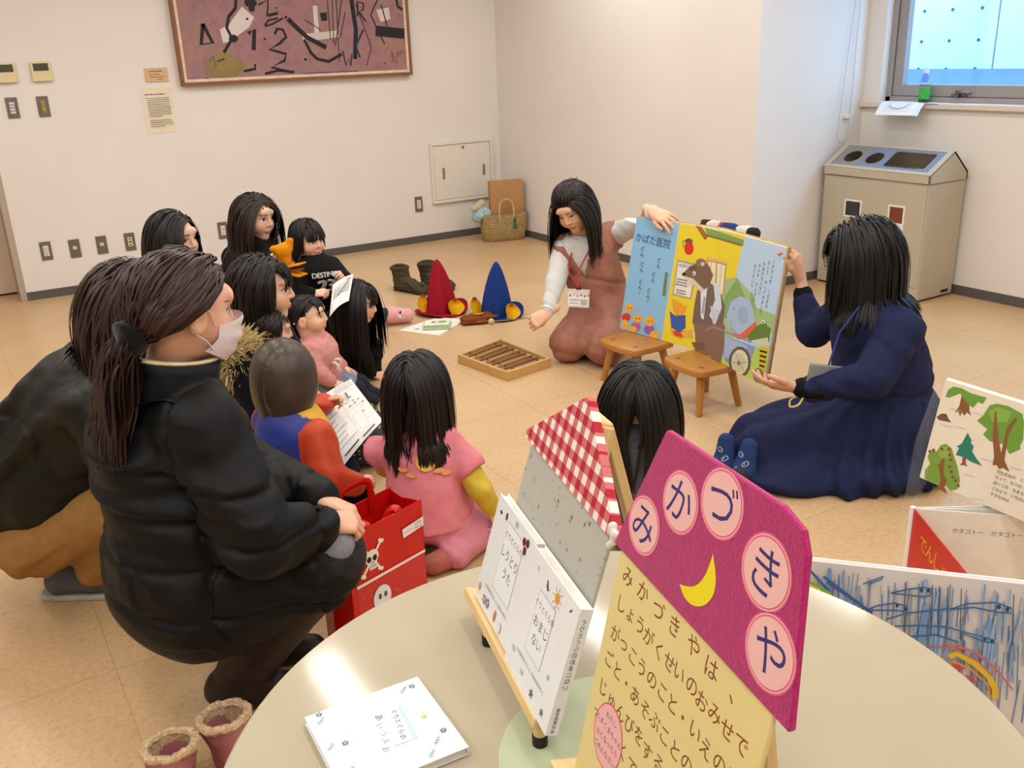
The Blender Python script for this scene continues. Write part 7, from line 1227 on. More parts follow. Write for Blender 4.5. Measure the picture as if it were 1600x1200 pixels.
t = thing('duck_puppet', 'orange-yellow felt bird hand puppet held up behind the bob-haired head', 'puppet', (1.318, 4.175, .555), PROT)
ORF = mat('orange_felt', 'd8890f', .9, .15, .08, 30, .3, 300)
f = Field((-.09, -.09, -.01), (.13, .09, .18), .005); f.cap((0, 0, .03), (.0, 0, .11), .03, .04, .02); f.cap((.0, -.02, .12), (-.035, -.03, .13), .03, .016, .015); f.cap((.02, .02, .13), (.035, .02, .155), .028, .016, .015); f.wrinkle(70, .004, (1, 0, 1), 3); V, F = f.mesh(); mk('puppet_body', V, F, ORF, t, True)
for dz, rr in ((.045, 12), (.02, -8)): MB().box(0, .085, -.035, .035, -.004, .004, .003).build('beak', ORF, t, False, M=T(.02, -.02, dz) @ rotM('Z', -25) @ rotM('Y', -rr))
MB().box(.01, .08, -.02, .02, 0, .003, .001).build('tongue', mat('brown_orange_felt', 'a8560e', .9), t, False, M=T(.02, -.02, .034) @ rotM('Z', -25))
# ---------------------------------------------------------------- toddler in the number shirt
P = Person('toddler in black sweatshirt lettered DESTINED 23 holding a leaflet', (1.50, 4.33), 'efc1a4')
P.head((.008, -.05, .682), -38, 6, 0, .83, 1, neck=(.03, -.065, .592), h=.0048)
f = Field((-.15, -.40, .20), (.30, .12, .62), .008); f.cap((.03, -.065, .59), (.04, -.075, .53), .045, .085, .03); f.cap((.04, -.075, .53), (.03, -.05, .38), .095, .10, .04); f.chain([(-.03, -.125, .55), (-.035, -.215, .465), (.045, -.275, .475)], [.045, .042, .034], .02); f.chain([(.105, -.025, .55), (.165, -.085, .49), (.165, -.125, .515)], [.045, .042, .034], .02); f.wrinkle(60, .004, (.5, .3, 1), 4); P.cloth('sweatshirt', f, BLKC); V_ = P.last
a = math.radians(-48); fwd = np.array([math.cos(a), math.sin(a), 0]); rgt = np.array([-math.sin(a), math.cos(a), 0]); fn = on_surface(V_[np.abs(V_[:, 2]-.49) < .13], (.04, -.07, .49), rgt, (0, 0, 1), fwd, .003, .02)
p = Print(fn, z0=0, dz=.0004); [p.text('DESTINED', dx-.012, (.046+dy), .034, 'e4e2dc', 0, sx=.85) for dx, dy in ((0, 0), (.0012, 0), (-.0012, 0), (0, .001))]; [p.text('23', dx-.014, -.008, .088, 'e4e2dc') for dx in (-.006, -.003, 0, .003, .006)]; [p.text('23', dx-.014, -.008, .081, '2a2a2c', sx=1.06) for dx in (-.002, 0, .002)]; p.text('23', -.014, -.008, .075, 'e4e2dc', sx=1.12); p.build('shirt_print', P.o)
f = Field((-.12, -.22, .08), (.28, .12, .36), .01); f.cap((.03, -.04, .33), (.16, -.13, .27), .085, .06, .03); f.cap((.03, -.04, .33), (.19, -.03, .27), .085, .06, .03); f.cap((.16, -.13, .27), (.19, -.17, .14), .055, .045, .03); f.cap((.19, -.03, .27), (.24, -.06, .14), .055, .045, .03); P.cloth('dark_trousers', f, DGREY)
P.hair(300, '171110', part=(.0, -.03, .11), length=.125, lenv=.1, width=.012, seed=61, bangs=(.055, 62, -.01), grav=.35, vol=.014)
P.hand((.055, -.28, .475), (.9, -.15, .1), (0, -.6, .8), 'R', .62, (.6, .65, .7, .7), .6, via=((-.03, -.125, .55), (-.035, -.215, .465))); P.hand((.163, -.13, .518), (.25, -.8, .3), (.8, 0, .6), 'L', .62, (.6, .65, .7, .7), .6, via=((.105, -.025, .55), (.165, -.085, .49))); P.done()
t, fn = sheet_thing('leaflet', 'crumpled white and pink leaflet in the toddler\'s hands', 'paper', ([1.411, 3.9, .397], [1.518, 3.92, .45], [1.598, 4.035, .543], [1.488, 4.025, .51]), PAPER, .018)
p = Print(fn, z0=.001, dz=.00005); p.poly([(.1, .05), (.6, .05), (.55, .35), (.1, .3)], 'e3b6bd'); p.poly([(.62, .8), (.95, .8), (.95, .98), (.62, .98)], 'ead0d0'); p.text('**', .78, .86, .18, 'c8404a')
for k in range(6): p.scribble(.1, .9, .42+k*.06, .03, '5a5a62', 50+k)
p.line([(.35, .4), (.9, .85)], .03, '2c2c30'); p.build('printing', t)
# ---------------------------------------------------------------- little girl with a pigtail in the rose sweater
P = Person('little girl with low pigtails in rose sweater and denim skirt sitting in profile', (1.32, 3.86), 'efc0a2')
P.head((-.02, -.013, .425), -6, -3, 0, .84, 1, neck=(-.008, -.02, .325), h=.0045)
f = Field((-.14, -.20, .08), (.16, .14, .37), .008); f.cap((-.005, -.02, .325), (.005, -.02, .27), .045, .085, .03); f.cap((.005, -.02, .27), (.01, -.01, .17), .092, .10, .04); f.chain([(-.01, -.10, .29), (.015, -.145, .21), (.07, -.13, .165)], [.045, .04, .032], .02); f.chain([(.0, .07, .29), (.04, .1, .2), (.09, .06, .17)], [.045, .04, .032], .02); f.wrinkle(55, .004, (.5, .2, 1), 4); f.cut((0, 0, .135), (0, 0, -1), .01); sw = P.cloth('rose_sweater', f, PINKS)
bow = MB(); [bow.tube(spline([(.085, -.085+dy, .235), (.105, -.10+dy*1.6, .235+.012*q), (.115, -.09+dy*2, .20+.03*q), (.10, -.085+dy, .21)], 5), .006, 7) for dy, q in ((-.01, 0), (.012, 1))]; bow.build('cord_bow', mat('white_cord', 'e6dcda', .9), sw)
f = Field((-.15, -.16, .01), (.20, .15, .18), .009); f.ell((.01, 0, .10), (.125, .12, .075), .03); f.cap((.03, -.05, .09), (.12, -.04, .10), .075, .055, .03); f.cap((.03, .05, .09), (.12, .05, .10), .075, .055, .03); f.wrinkle(60, .005, (.3, 1, .2), 4); P.cloth('denim_skirt', f, DENIM)
f = Field((.0, -.12, -.005), (.30, .12, .15), .008); [f.chain([(.1, y, .09), (.17, y, .085), (.20, y, .04), (.24, y, .03)], [.045, .04, .034, .028], .02) for y in (-.04, .05)]; f.cut((0, 0, .002), (0, 0, -1)); P.cloth('navy_leggings', f, mat('navy_jersey', '171a26', .9))
P.hand((.075, -.13, .16), (.85, .1, -.45), (.3, -.4, .8), 'R', .6, (.5, .5, .5, .5), .5, via=((-.01, -.10, .29), (.015, -.145, .21))); P.hand((.095, .06, .165), (.85, -.1, -.4), (.3, .4, .8), 'L', .6, via=((.0, .07, .29), (.04, .1, .2)))
HBK = '151010'; P.hair(230, HBK, part=(.0, -.02, .11), length=.10, width=.012, seed=71, bangs=(.058, 48, .0), grav=.3, blim=.03, keep=lambda path, pr: pr[1]); P.pulled((.055, -.085, -.055), 170, HBK, .011, 6, sel=lambda d: (d[:, 0] > -.1) & (d[:, 1] < .55)); P.pulled((-.055, -.085, -.055), 120, HBK, .011, 7, sel=lambda d: (d[:, 0] < .1) & (d[:, 1] < .55))
for q_ in (1, -1): tp = P.hc+P.hR @ (np.array((q_*.058, -.09, -.058))*P.hs); P.tail(tp, (-.6, -.2*q_, -.7), 45, .10, HBK, .007, .3, 8, .25, rad=.01)
MB().lathe([(0, -.006), (.006, -.003), (.006, .003), (0, .006)], 8, M=T(*(P.hc+P.hR @ (np.array((.078, -.05, -.01))*P.hs)))).build('hair_bead', mat('silver_bead', 'd0d0d4', .3), P.o)
P.done()
# ---------------------------------------------------------------- girl with very long hair leaning on her hands
P = Person('girl with very long black hair in black top leaning forward on her hands', (1.56, 4.12), 'efbf9f')
P.head((.087, -.05, .40), -16, 12, 0, .90, .8, neck=(.04, .0, .30), h=.0045)
f = Field((-.26, -.22, 0), (.24, .24, .36), .009); f.cap((.04, .0, .30), (.01, .02, .25), .045, .09, .03); f.cap((.01, .02, .25), (-.12, .06, .15), .10, .11, .05); f.chain([(.025, -.075, .25), (.09, -.075, .14), (.105, -.035, .05)], [.05, .043, .036], .02); f.chain([(.03, .10, .25), (.12, .085, .14), (.125, .035, .055)], [.05, .043, .036], .02); f.wrinkle(55, .005, (.6, .3, 1), 4); P.cloth('black_top', f, BLKC)
f = Field((-.34, -.20, -.005), (.14, .26, .24), .010); f.ell((-.13, .06, .13), (.11, .13, .10), .04); f.cap((-.12, -.01, .10), (.02, -.09, .07), .085, .06, .03); f.cap((-.12, .12, .10), (.0, .15, .07), .085, .06, .03); f.cap((.02, -.09, .06), (-.20, -.06, .05), .055, .045, .03); f.cap((.0, .15, .06), (-.2, .14, .05), .055, .045, .03); f.cut((0, 0, .002), (0, 0, -1)); P.cloth('black_leggings', f, BLKC)
P.hand((.108, -.03, .045), (.45, .35, -.55), (.5, .3, .8), 'R', .72, (.05, .05, .08, .1), .0, spread=.2, via=((.025, -.075, .25), (.09, -.075, .14))); P.hand((.128, .03, .048), (.45, -.15, -.6), (.6, -.1, .8), 'L', .72, (.05, .05, .08, .1), .0, spread=.2, via=((.03, .10, .25), (.12, .085, .14)))
P.hair(640, '110d0d', part=(.0, .0, .11), length=.42, lenv=.1, bangs=(.06, 42, .04), width=.0105, seed=81, coll=[((-.02, .03, .22), (.12, .13, .10)), ((-.12, .06, .14), (.13, .14, .11))], grav=.5, vol=.014, spread=.015, facew=.09, facey=.022)
P.done()
# ---------------------------------------------------------------- hooded child
P = Person('child in brown padded hood and blue, yellow and orange jacket holding up a printed sheet', (.89, 2.87), 'eab896')
P.head((-.035, .03, .495), 48, 8, 0, .88, .8, neck=(-.035, .0, .38), eyes=False, h=.006)
f = Field((-.20, -.16, .33), (.13, .20, .67), .0075); f.ell((-.040, .022, .505), (.112, .118, .128), .03); f.cap((-.04, .0, .44), (-.035, -.01, .385), .10, .088, .04); a = np.array([math.cos(math.radians(48)), math.sin(math.radians(48)), -.1]); f.cap(np.array([-.035, .03, .49])+a*.06, np.array([-.035, .03, .48])+a*.2, .075, .09, .01, mode='sub')
sd = np.array([math.sin(math.radians(48)), -math.cos(math.radians(48)), 0]); 
for q_ in (-.045, .045): f.groove(np.array([-.04, .02, .5])+sd*q_, sd, .005, .006)
f.wrinkle(30, .0035, (1, -.6, .35), 9); P.cloth('padded_hood', f, BRNQ)
f = Field((-.22, -.25, .02), (.28, .34, .44), .006); f.cap((-.035, .0, .385), (-.02, -.01, .31), .07, .115, .04); f.cap((-.02, -.01, .31), (.0, -.015, .13), .125, .135, .05); aR = [(.075, -.085, .325), (.118, -.15, .20), (.185, -.105, .155)]; aL = [(-.115, .06, .33), (-.05, .19, .27), (.035, .255, .31)]
f.chain(aR, [.062, .056, .042], .02); f.chain(aL, [.062, .056, .042], .02); f.wrinkle(48, .006, (.4, .4, 1), 5); f.cut((0, 0, .05), (0, 0, -1), .01); f.cap((-.035, .0, .40), (-.035, .02, .5), .05, .08, .01, mode='sub')
def jc(V):
    def dist(pts): 
        best = np.full(len(V), 9.)
        for a_, b_ in zip(pts[:-1], pts[1:]): a_, b_ = np.array(a_), np.array(b_); t_ = np.clip(((V-a_) @ (b_-a_))/((b_-a_) @ (b_-a_)), 0, 1); best = np.minimum(best, np.linalg.norm(V-a_-t_[:, None]*(b_-a_), axis=1))
        return best
    C = np.tile(np.array(lin('26368f')), (len(V), 1)); C[V[:, 2] < .115] = lin('d9a21c'); yo = (V[:, 2] > .30) & (V[:, 0] > .022) & (V[:, 1] > -.085); C[yo] = lin('e0aa1e'); arm = (dist(aR) < .07) & ((V-np.array(aR[0])) @ np.array([.75, -.62, -.25]) > -.018) | (dist(aL) < .07) & ((V-np.array(aL[0])) @ np.array([-.3, .9, -.2]) > -.015); C[arm] = lin('c8421c'); return C
P.cloth('colour_block_jacket', f, vmat('nylon_shell', .5, .45, .15, 90, .002), cols=jc)
f = Field((-.14, -.20, -.005), (.30, .26, .16), .009); f.ell((.0, -.01, .09), (.12, .12, .075), .03); f.cap((.05, -.05, .08), (.175, -.055, .08), .075, .062, .03); f.cap((.175, -.055, .075), (.10, .02, .05), .06, .05, .03); f.cap((.0, .08, .08), (.10, .17, .08), .075, .06, .03); f.cut((0, 0, .002), (0, 0, -1)); P.cloth('navy_trousers', f, mat('navy_sweat', '161a26', .9, .2, .1, 40))
P.hand((.19, -.10, .157), (.75, .6, -.1), (.2, -.4, .9), 'R', .66, (.35, .4, .45, .5), .4, via=((.075, -.085, .325), (.118, -.15, .20))); P.hand((.03, .25, .31), (.85, .25, .2), (-.4, .8, .3), 'L', .66, (.5, .55, .6, .6), .5, via=((-.115, .06, .33), (-.05, .19, .27)))
P.done()
t, fn = sheet_thing('printed_sheet', 'large white newsletter sheet with boxes and columns held by the hooded child', 'paper', ([1.036, 2.896, .127], [1.247, 2.995, .223], [1.236, 3.252, .318], [.985, 3.098, .300]), PAPER, .022)
p = Print(fn, z0=.0012, dz=.00004); r_ = random.Random(3)
for k in range(11): p.scribble(.05, .05+r_.uniform(.25, .42), .92-k*.075, .014, '77777c', 100+k)
for k in range(4): p.scribble(.55, .95, .95-k*.03, .012, '88888c', 130+k)
for x0, y0, x1, y1 in ((.5, .1, .96, .5), (.52, .55, .96, .8), (.55, .14, .75, .4), (.78, .2, .93, .45)):
    for A, B_ in (((x0, y0), (x1, y0)), ((x1, y0), (x1, y1)), ((x1, y1), (x0, y1)), ((x0, y1), (x0, y0))): p.line([A, B_], .004, '9a9aa0')
for k in range(9): x, y = r_.uniform(.55, .9), r_.uniform(.15, .78); p.poly([(x, y), (x+.05, y), (x+.05, y+.015), (x, y+.015)], '3a3a40')
p.poly([(.1, .05), (.42, .05), (.42, .075), (.1, .075)], '4a4a50'); p.poly([(.5, .03), (.8, .03), (.8, .055), (.5, .055)], '4a4a50'); p.poly([(.68, .68), (.72, .68), (.72, .8), (.68, .8)], '6a6a70'); p.build('printing', t)

# ---------------------------------------------------------------- girl in pink, back view
P = Person('girl in pink T-shirt over yellow sleeves kneeling with her back turned', (1.14, 2.40), 'e8b493')
P.head((-.022, .043, .54), 80, 4, 0, .92, .8, neck=(-.02, .02, .425), eyes=False, h=.006)
f = Field((-.24, -.20, .08), (.24, .20, .47), .0085); f.cap((-.02, .02, .42), (-.015, .005, .36), .05, .095, .04, ((0, 1, 0), 1.25)); f.cap((-.015, .005, .35), (-.01, -.01, .20), .108, .112, .05, ((0, 1, 0), 1.12)); f.cap((-.01, -.01, .2), (-.005, -.01, .12), .12, .14, .05)
f.cap((.055, -.01, .365), (.125, -.045, .305), .050, .055, .03); f.cap((-.085, .02, .365), (-.155, .06, .315), .050, .055, .03); f.wrinkle(45, .0045, (.2, .1, 1), 4); f.wrinkle(80, .002, (1, .2, .7), 6); f.ell((.168, -.068, .252), (.062, .062, .062), .004, mode='sub'); f.ell((-.195, .085, .262), (.062, .062, .062), .004, mode='sub'); f.cut((0, 0, .115), (0, 0, -1), .01)
P.cloth('pink_tshirt', f, PINKT); V_ = P.last
fn = on_surface(V_, (-.01, 0, .33), (1, 0, 0), (0, 0, 1), (0, -1, 0), .003, .02); p = Print(fn, z0=0, dz=.0002); p.ell(.012, .018, .032, .028, 'e0b04a', 20); [p.ell(x, y, .016, .008, 'e3a06a', 10) for x, y in ((-.06, -.005), (-.035, -.02), (.07, -.02), (.05, -.012))]; p.build('back_print', P.o)
f = Field((-.26, -.20, .12), (.28, .20, .37), .0075); f.chain([(.10, -.03, .33), (.158, -.068, .235), (.188, -.05, .165)], [.042, .038, .032], .02); f.chain([(-.13, .045, .33), (-.15, .13, .24), (-.09, .20, .18)], [.042, .038, .032], .02); f.wrinkle(70, .003, (.3, .2, 1), 4); P.cloth('yellow_sleeves', f, YELK)
f = Field((-.26, -.26, -.005), (.28, .24, .20), .009); f.ell((-.005, -.015, .12), (.145, .125, .075), .04); f.cap((.06, .0, .085), (.175, .035, .065), .085, .058, .04); f.cap((.175, .03, .055), (.075, -.125, .045), .055, .045, .03); f.cap((-.07, .0, .085), (-.18, .06, .065), .085, .058, .04); f.cap((-.18, .05, .055), (-.09, -.10, .045), .055, .045, .03); f.wrinkle(60, .004, (1, .6, .2), 3); f.cut((0, 0, .002), (0, 0, -1)); P.cloth('pink_trousers', f, PINKP)
f = Field((-.20, -.26, -.005), (.16, -.05, .10), .006); f.cap((.085, -.11, .045), (.01, -.165, .036), .04, .034, .02); f.cap((-.09, -.09, .045), (-.05, -.16, .036), .04, .034, .02); f.cut((0, 0, .002), (0, 0, -1)); P.cloth('rust_socks', f, mat('rust_tights', 'b0655c', .9, .2, .1, 80))
P.hand((.19, -.048, .16), (.25, .15, -1), (.9, -.3, .2), 'R', .68, (.25, .3, .35, .4), .3, via=((.10, -.03, .33), (.158, -.068, .235))); P.hand((-.085, .205, .178), (.6, .6, -.4), (-.3, .3, .9), 'L', .68, via=((-.13, .045, .33), (-.15, .13, .24)))
P.hair(520, '191110', part=(-.012, -.02, .115), length=.30, lenv=.16, width=.0105, seed=91, coll=[((-.015, .005, .33), (.115, .10, .10))], grav=.45, vol=.016, spread=.035, tip=.15); P.done()
# ---------------------------------------------------------------- girl in grey, back view, legs out towards the big book
P = Person('girl with waist-long black hair in grey top sitting behind the gingham house board', (1.70, 2.05), 'e8b493')
P.head((.002, .031, .485), 74, 0, 0, .96, .7, neck=(0, .01, .375), eyes=False, h=.006)
f = Field((-.22, -.20, .02), (.24, .20, .42), .0095); f.cap((0, .01, .375), (0, 0, .31), .05, .10, .04, ((0, 1, 0), 1.2)); f.cap((0, 0, .31), (0, -.02, .10), .115, .13, .05); f.chain([(.10, -.01, .32), (.15, .03, .2), (.12, .12, .14)], [.052, .045, .035], .03); f.chain([(-.10, .02, .32), (-.14, .07, .2), (-.06, .15, .14)], [.052, .045, .035], .03); f.wrinkle(45, .004, (.3, .2, 1), 4); f.cut((0, 0, .03), (0, 0, -1)); P.cloth('grey_top', f, GREYT)
f = Field((-.16, -.18, -.005), (.52, .54, .22), .010); f.ell((0, -.01, .09), (.13, .13, .085), .04); f.chain([(.02, .05, .08), (.17, .22, .07), (.345, .405, .042)], [.08, .055, .036], .03); f.chain([(.06, .0, .08), (.23, .18, .07), (.41, .355, .042)], [.08, .055, .036], .03); f.cut((0, 0, .002), (0, 0, -1)); P.cloth('dark_leggings', f, DGREY)
for (x, y, rx, nm) in ((.372, .440, .02, 'a'), (.432, .385, .04, 'b')):
    f = Field((x-.08, y-.09, -.005), (x+.09, y+.09, .20), .005); f.cap((x-.01, y-.01, .04), (x+.005, y+.01, .05), .04, .042, .02); f.cap((x, y, .055), (x+rx*.5, y+.02, .135), .04, .032, .02, ((.6, .8, 0), 1.35)); f.cut((0, 0, .002), (0, 0, -1)); so = P.cloth('blue_sock', f, mat('blue_sock_knit', '2c4270', .9, .15, .06, 80, .3, 500) if nm == 'a' else bpy.data.materials['blue_sock_knit']); V_ = P.last
    fn = on_surface(V_, (x, y, .09), (.8, -.6, 0), (0, 0, 1), (-.6, -.8, 0), .0015, .014); p = Print(fn, z0=0, dz=.0002)
    for (u, v, q) in ((-.012, .025, 1), (.014, .0, -1), (-.012, -.02, 1)): p.line(spline([(u-.010*q, v), (u-.003*q, v+.008), (u+.008*q, v+.003), (u+.010*q, v-.006), (u-.002*q, v-.007), (u-.010*q, v)], 3), .0017, 'c9d2de'); p.ell(u+.004*q, v, .0022, .0022, 'c9d2de', 6)
    p.build('sock_pattern', so)
P.hand((.12, .125, .135), (.6, .7, -.3), (0, 0, 1), 'R', .7, via=((.10, -.01, .32), (.15, .03, .2))); P.hand((-.055, .155, .135), (.6, .7, -.3), (0, 0, 1), 'L', .7, via=((-.10, .02, .32), (-.14, .07, .2)))
P.hair(640, '0f0c0c', part=(.0, -.02, .115), length=.40, lenv=.12, width=.0105, seed=95, coll=[((0, 0, .30), (.122, .125, .12)), ((0, -.02, .12), (.14, .145, .12))], grav=.48, vol=.016, spread=.022, tip=.2); P.done()
# ---------------------------------------------------------------- kneeling reader in terracotta
P = Person('kneeling reader in terracotta jumpsuit and white shirt holding a mallet and the big book', (2.80, 3.75), 'ebbc9d')
P.head((-.118, -.088, .765), -118, 30, -14, 1.0, neck=(-.07, -.03, .615), h=.0036, lid=.55)
nk = np.array([-.07, -.03, .60])
def torso(f, e=0):   # shared by shirt and jumpsuit
    f.cap(nk, (-.045, -.02, .53), .062+e, .115+e, .05, ((0, 1, 0), 1.15)); f.cap((-.045, -.02, .53), (-.005, -.005, .40), .122+e, .112+e, .05, ((.3, 1, 0), 1.12)); f.cap((-.005, -.005, .40), (.05, .06, .22), .115+e, .145+e, .06)
    f.cap((-.15, -.05, .545), (.09, .04, .595), .062+e, .062+e, .04)
f = Field((-.40, -.42, .16), (.40, .20, .70), .0085); torso(f)
f.chain([(-.165, -.055, .545), (-.215, -.155, .41), (-.255, -.245, .30)], [.058, .050, .034], .03); f.chain([(.10, .04, .60), (.215, -.13, .68), (.232, -.345, .772)], [.058, .052, .034], .03); f.wrinkle(60, .004, (.7, .6, .5), 4); f.cap((-.07, -.03, .60), (-.09, -.05, .70), .055, .07, .008, mode='sub'); P.cloth('white_shirt', f, WHITEK)
V, F = ring((-.077, -.037, .603), .058, .055, .0, -110, .022, .006); mk('shirt_collar', V, F, WHITEK, P.o, True)
f = Field((-.36, -.46, -.005), (.32, .30, .70), .0085); torso(f, .015); f.cap((-.02, -.01, .40), (.05, .06, .22), .12, .155, .05)
f.cap((.0, .0, .20), (-.155, -.165, .105), .125, .092, .06); f.cap((.07, .0, .20), (.02, -.25, .10), .125, .09, .06); f.cap((-.155, -.16, .085), (.06, .12, .07), .085, .075, .04); f.cap((.02, -.24, .085), (.13, .06, .07), .085, .075, .04)
f.wrinkle(40, .006, (.6, .5, 1), 7); f.wrinkle(85, .002, (1, .5, .4), 3); f.groove((0, 0, .395), (.25, .1, 1), .010, .010)
a = math.radians(-115); fv = np.array([math.cos(a), math.sin(a), 0])
X, Y, Z = f.ax[0][:, None, None], f.ax[1][None, :, None], f.ax[2][None, None, :]; u_ = (X-nk[0])*-.906+(Y-nk[1])*.42+.046*(.6-Z)/.17; fr_ = (X-nk[0])*fv[0]+(Y-nk[1])*fv[1]
vd = np.maximum(np.abs(u_)-(Z-.415)*.36, -(fr_+.02)); f.D = np.maximum(f.D, -vd*.9).astype(np.float32); f.cap(nk+np.array([-.0, 0, .03]), nk+np.array([-.02, -.02, .12]), .062, .09, .008, mode='sub')
f.cap((-.262, -.105, .52), (-.34, -.15, .50), .066, .11, .006, mode='sub'); f.cap((.165, .05, .60), (.26, .02, .62), .066, .12, .006, mode='sub'); f.cut((0, 0, .002), (0, 0, -1))
P.cloth('terracotta_jumpsuit', f, TERRA)
P.hand((-.262, -.258, .285), (-.72, -.30, -.35), (-.2, -.9, .35), 'R', .98, (.75, .8, .85, .85), .75, h=.003, via=((-.165, -.055, .545), (-.215, -.155, .41))); P.hand((.234, -.365, .778), (.52, -.80, -.20), (-.35, -.45, .82), 'L', 1.0, (.16, .18, .2, .24), .25, spread=.16, h=.003, via=((.10, .04, .60), (.215, -.13, .68)))
V, F = ring((-.256, -.246, .285), .036, .036, 0, 0, .022, .005); MB().tube([(-.24, -.215, .325), (-.260, -.252, .291)], .035, 14).build('cuff', WHITEK, P.o); MB().tube([(.232, -.32, .762), (.233, -.36, .776)], .036, 14).build('cuff', WHITEK, P.o)
HD = '221713'
P.pulled((-.02, -.07, .085), 240, HD, .0095, 16, vol=.02, hl=[22, 21, 16, 8, 4, -24, -40], sel=lambda d: d[:, 2] > .28)
P.hair(520, HD, part=(.02, .03, .10), length=.34, lenv=.15, width=.0105, seed=101, coll=[((-.045, -.02, .50), (.135, .13, .13))], grav=.40, vol=.024, spread=.03, keep=lambda path, pr: (pr[0][:, 2] < .085) & ~((pr[0][:, 1] > .05) & (np.abs(pr[0][:, 0]) < .030)), hl=[24, 22, 14, 0, -14, -34, -40])
P.tail(P.hc+P.hR @ np.array((-.02, -.085, .085)), (-.5, .3, -.3), 70, .26, HD, .008, .2, 12, .35, coll=[(P.hc, (.10, .11, .11))], rad=.012, name='half_up_tail')
MB().lathe([(0, -.005), (.005, 0), (0, .005)], 8, M=T(*(P.hc+P.hR @ np.array((.083, -.002, -.05))))).build('earring', mat('pearl', 'e9e4da', .2), P.o)
P.done()
t = thing('name_badge', 'white name badge on a red lanyard worn by the kneeling reader', 'badge', (2.80, 3.75, 0), PROT)
RED = mat('red_ribbon', 'a81c18', .6); bc = np.array([-.108, -.232, .345])
MB().tube(spline([tuple(nk+np.array([-.062, .01, .02])), tuple(np.array([-.125, -.10, .56])), tuple(np.array([-.15, -.17, .48])), tuple(bc+np.array([0, 0, .055]))], 6), .0036, 6, flat=.4).build('lanyard', RED, t)
MB().tube(spline([tuple(nk+np.array([.05, .0, .02])), tuple(np.array([-.035, -.125, .58])), tuple(np.array([-.10, -.19, .47])), tuple(bc+np.array([0, 0, .055]))], 6), .0036, 6, flat=.4).build('lanyard', RED, t)
Mb_ = frameM(tuple(bc), (.97, -.2, -.04), (0, .15, 1)); MB().box(-.055, .055, -.045, .045, -.002, .002, .001).build('badge_card', mat('badge_plastic', 'dcd6d2', .25), t, False, M=Mb_)
p = Print(z0=.0024); p.poly([(-.05, -.038), (.05, -.038), (.05, .018), (-.05, .018)], 'efeceb'); [p.ell(-.04+k*.018, .012+.004*(k % 2), .006, .006, c, 8) for k, c in enumerate(('8d6a70', 'd9b0b4', 'c98a90', 'b06a70', '9a5a60', 'c07a50'))]; p.scribble(-.04, .03, -.012, .008, '9a9aa0', 3); p.scribble(-.04, .0, -.028, .008, '9a9aa0', 4); p.poly([(.012, -.032), (.045, -.032), (.045, -.004), (.012, -.004)], 'b9b6ba'); p.build('badge_print', t, M=Mb_)
MB().box(-.012, .012, .042, .06, -.003, .003, .001).build('clip', mat('dark_clip', '3a2a28', .5), t, False, M=Mb_)
# mallet
hb = np.array([2.225, 3.845, .238]); hh = np.array([2.40, 3.70, .262]); t = thing('mallet', 'thin stick mallet with a round wooden ball held over the xylophone', 'mallet', tuple(hb))
MB().lathe([(.017*math.sin(a), -.017*math.cos(a)) for a in np.linspace(0.001, math.pi-.001, 12)], 16).build('mallet_head', mat('turned_beech', 'c2a878', .5), t); MB().tube([(0, 0, 0), tuple(hh-hb)], .0026, 8).build('stick', mat('stick_wood', '8d6438', .5), t)
# ---------------------------------------------------------------- reader in the navy dress
P = Person('reader with black bob and glasses in navy dress seated holding the big book', (2.75, 2.03), 'dca88c')
P.head((-.058, .037, .775), 152, 12, 0, 1.04, neck=(-.02, .0, .635), h=.0045)
f = Field((-.36, -.36, .14), (.26, .34, .68), .0095)
f.cap((-.02, 0, .62), (.0, -.005, .54), .07, .13, .05); f.cap((.0, -.005, .54), (.04, -.01, .36), .145, .155, .06); f.cap((.04, -.01, .36), (.05, -.01, .20), .155, .19, .06); f.cap((.025, -.155, .56), (-.02, .15, .56), .07, .07, .05)
f.chain([(.02, -.165, .555), (-.09, -.245, .42), (-.27, -.19, .375)], [.078, .068, .046], .03); f.chain([(-.02, .16, .555), (-.13, .255, .44), (-.145, .325, .535)], [.075, .062, .046], .03)
f.groove((0, 0, .33), (.1, 0, 1), .012, .012); f.wrinkle(50, .004, (1, .5, -.6), 14); f.wrinkle(95, .0025, (.7, .3, .8), 6); P.cloth('navy_bodice', f, NAVYD)
f = Field((-.60, -.42, -.005), (.34, .36, .40), .010)
f.ell((.06, -.02, .20), (.19, .20, .17), .06); f.ell((.03, -.03, .05), (.25, .29, .10), .08); f.cap((.0, -.08, .15), (-.38, -.03, .085), .15, .095, .07); f.cap((.0, .08, .15), (-.36, .10, .085), .15, .095, .07); f.ell((-.25, -.05, .03), (.30, .24, .065), .06); f.cap((-.10, -.10, .06), (-.14, -.25, .02), .12, .06, .06)
def pleats(X, Y, Z): return np.clip((.40-Z)*5, 0, 1)
X, Y, Z = f.ax[0][:, None, None], f.ax[1][None, :, None], f.ax[2][None, None, :]; th = np.arctan2(Y+.02, X-.08); f.D = (f.D+.009*np.sin(th*22+4*np.sin(Z*9)+3*np.sin(X*7))*np.clip((.38-Z)*4, 0, 1)*np.clip(np.hypot(X-.08, Y+.02)*5, 0, 1)).astype(np.float32)
f.wrinkle(30, .005, (.5, 1, .2), 4); f.cut((0, 0, .002), (0, 0, -1)); P.cloth('gathered_skirt', f, NAVYD)
f = Field((-.36, -.30, .30), (-.14, -.10, .44), .006); f.cap((-.245, -.20, .38), (-.30, -.178, .374), .041, .036, .01); P.cloth('black_cuff', f, BLKC); f = Field((-.26, .20, .42), (-.06, .44, .64), .006); f.cap((-.142, .315, .51), (-.150, .345, .568), .044, .037, .01); P.cloth('black_cuff', f, BLKC)
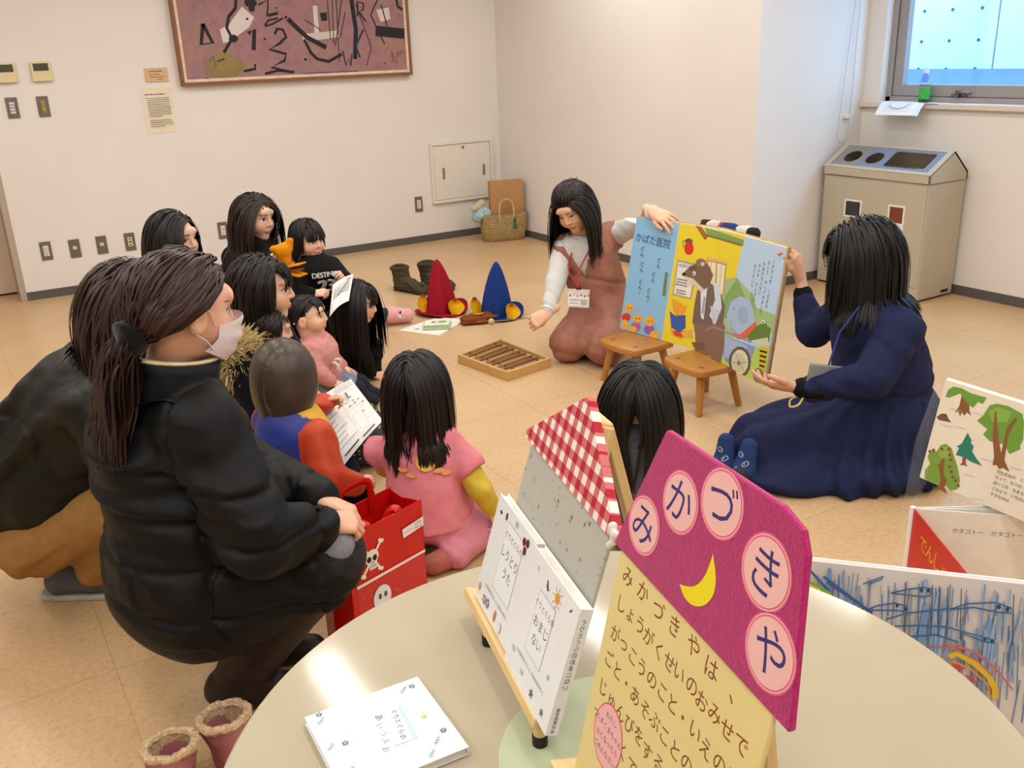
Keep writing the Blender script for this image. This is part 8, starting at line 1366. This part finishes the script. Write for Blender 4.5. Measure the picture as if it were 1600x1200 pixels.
P.hand((-.315, -.168, .373), (-.95, .22, .05), (.1, -.5, -.85), 'L', 1.0, (.15, .2, .28, .35), -.2, fore=(-.27, -.19, .375), fr=.028, h=.003, via=((.02, -.165, .555), (-.09, -.245, .42))); P.hand((-.158, .366, .628), (-.22, .06, .95), (.75, -.62, .1), 'R', 1.0, (.42, .45, .48, .5), .3, fore=(-.147, .335, .555), fr=.030, h=.003, via=((-.02, .16, .555), (-.13, .255, .44)))
MB().tube([(-.312+.0*math.cos(q), -.168+.031*math.cos(q), .373+.028*math.sin(q)) for q in np.linspace(0, 6.283, 20, endpoint=False)], .0035, 7, closed=True).build('bracelet', mat('yellow_elastic', 'd8c468', .6), P.o)
MB().tube(spline([(-.30, -.195, .352), (-.32, -.21, .325), (-.345, -.20, .315), (-.34, -.185, .335), (-.315, -.185, .347)], 5, True), .0035, 6, closed=True).build('hair_tie', bpy.data.materials['yellow_elastic'], P.o)
P.hair(720, '0b0a0b', part=(.0, .02, .11), length=.30, lenv=.10, bangs=(.085, 40, .04), width=.011, seed=111, coll=[((.0, 0, .52), (.155, .175, .13))], grav=.42, vol=.030, spread=.014, blim=.03, facey=.066)
Wq = lambda p: tuple(P.hc+P.hR @ (np.array(p)*P.hs)); GLM = mat('glasses_metal', '4a4038', .3, .5, metal=.6)
for q_ in (-1, 1):
    g = MB().tube([Wq((q_*.033+.022*math.cos(a), .108, .006+.018*math.sin(a))) for a in np.linspace(0, 6.283, 20, endpoint=False)], .0014, 6, closed=True).tube([Wq((q_*.055, .106, .010)), Wq((q_*.078, .06, .012)), Wq((q_*.082, -.01, .008))], .0014, 6); g.build('glasses_rim', GLM, P.o)
MB().tube([Wq((-.011, .109, .01)), Wq((.011, .109, .01))], .0014, 6).build('glasses_bridge', GLM, P.o)
P.done()
t = thing('badge_pouch', 'clear grey card pouch on a blue lanyard against the navy dress', 'pouch', (2.455, 1.975, .385), PROT)
MB().box(-.075, .075, -.006, .004, 0, .075, .003).build('pouch_sleeve', mat('smoky_plastic', '8d9096', .2, .6, 0, alpha=.75), t, False, M=rotM('Y', 8)); MB().box(-.065, .065, -.002, .001, .012, .065).build('card', mat('grey_card', 'a9aaa8', .7), t, False, M=rotM('Y', 8)); MB().tube([(0, 0, .075), (.05, .06, .17), (.12, .09, .25)], .004, 6).build('lanyard', mat('blue_ribbon', '1c2470', .6), t)
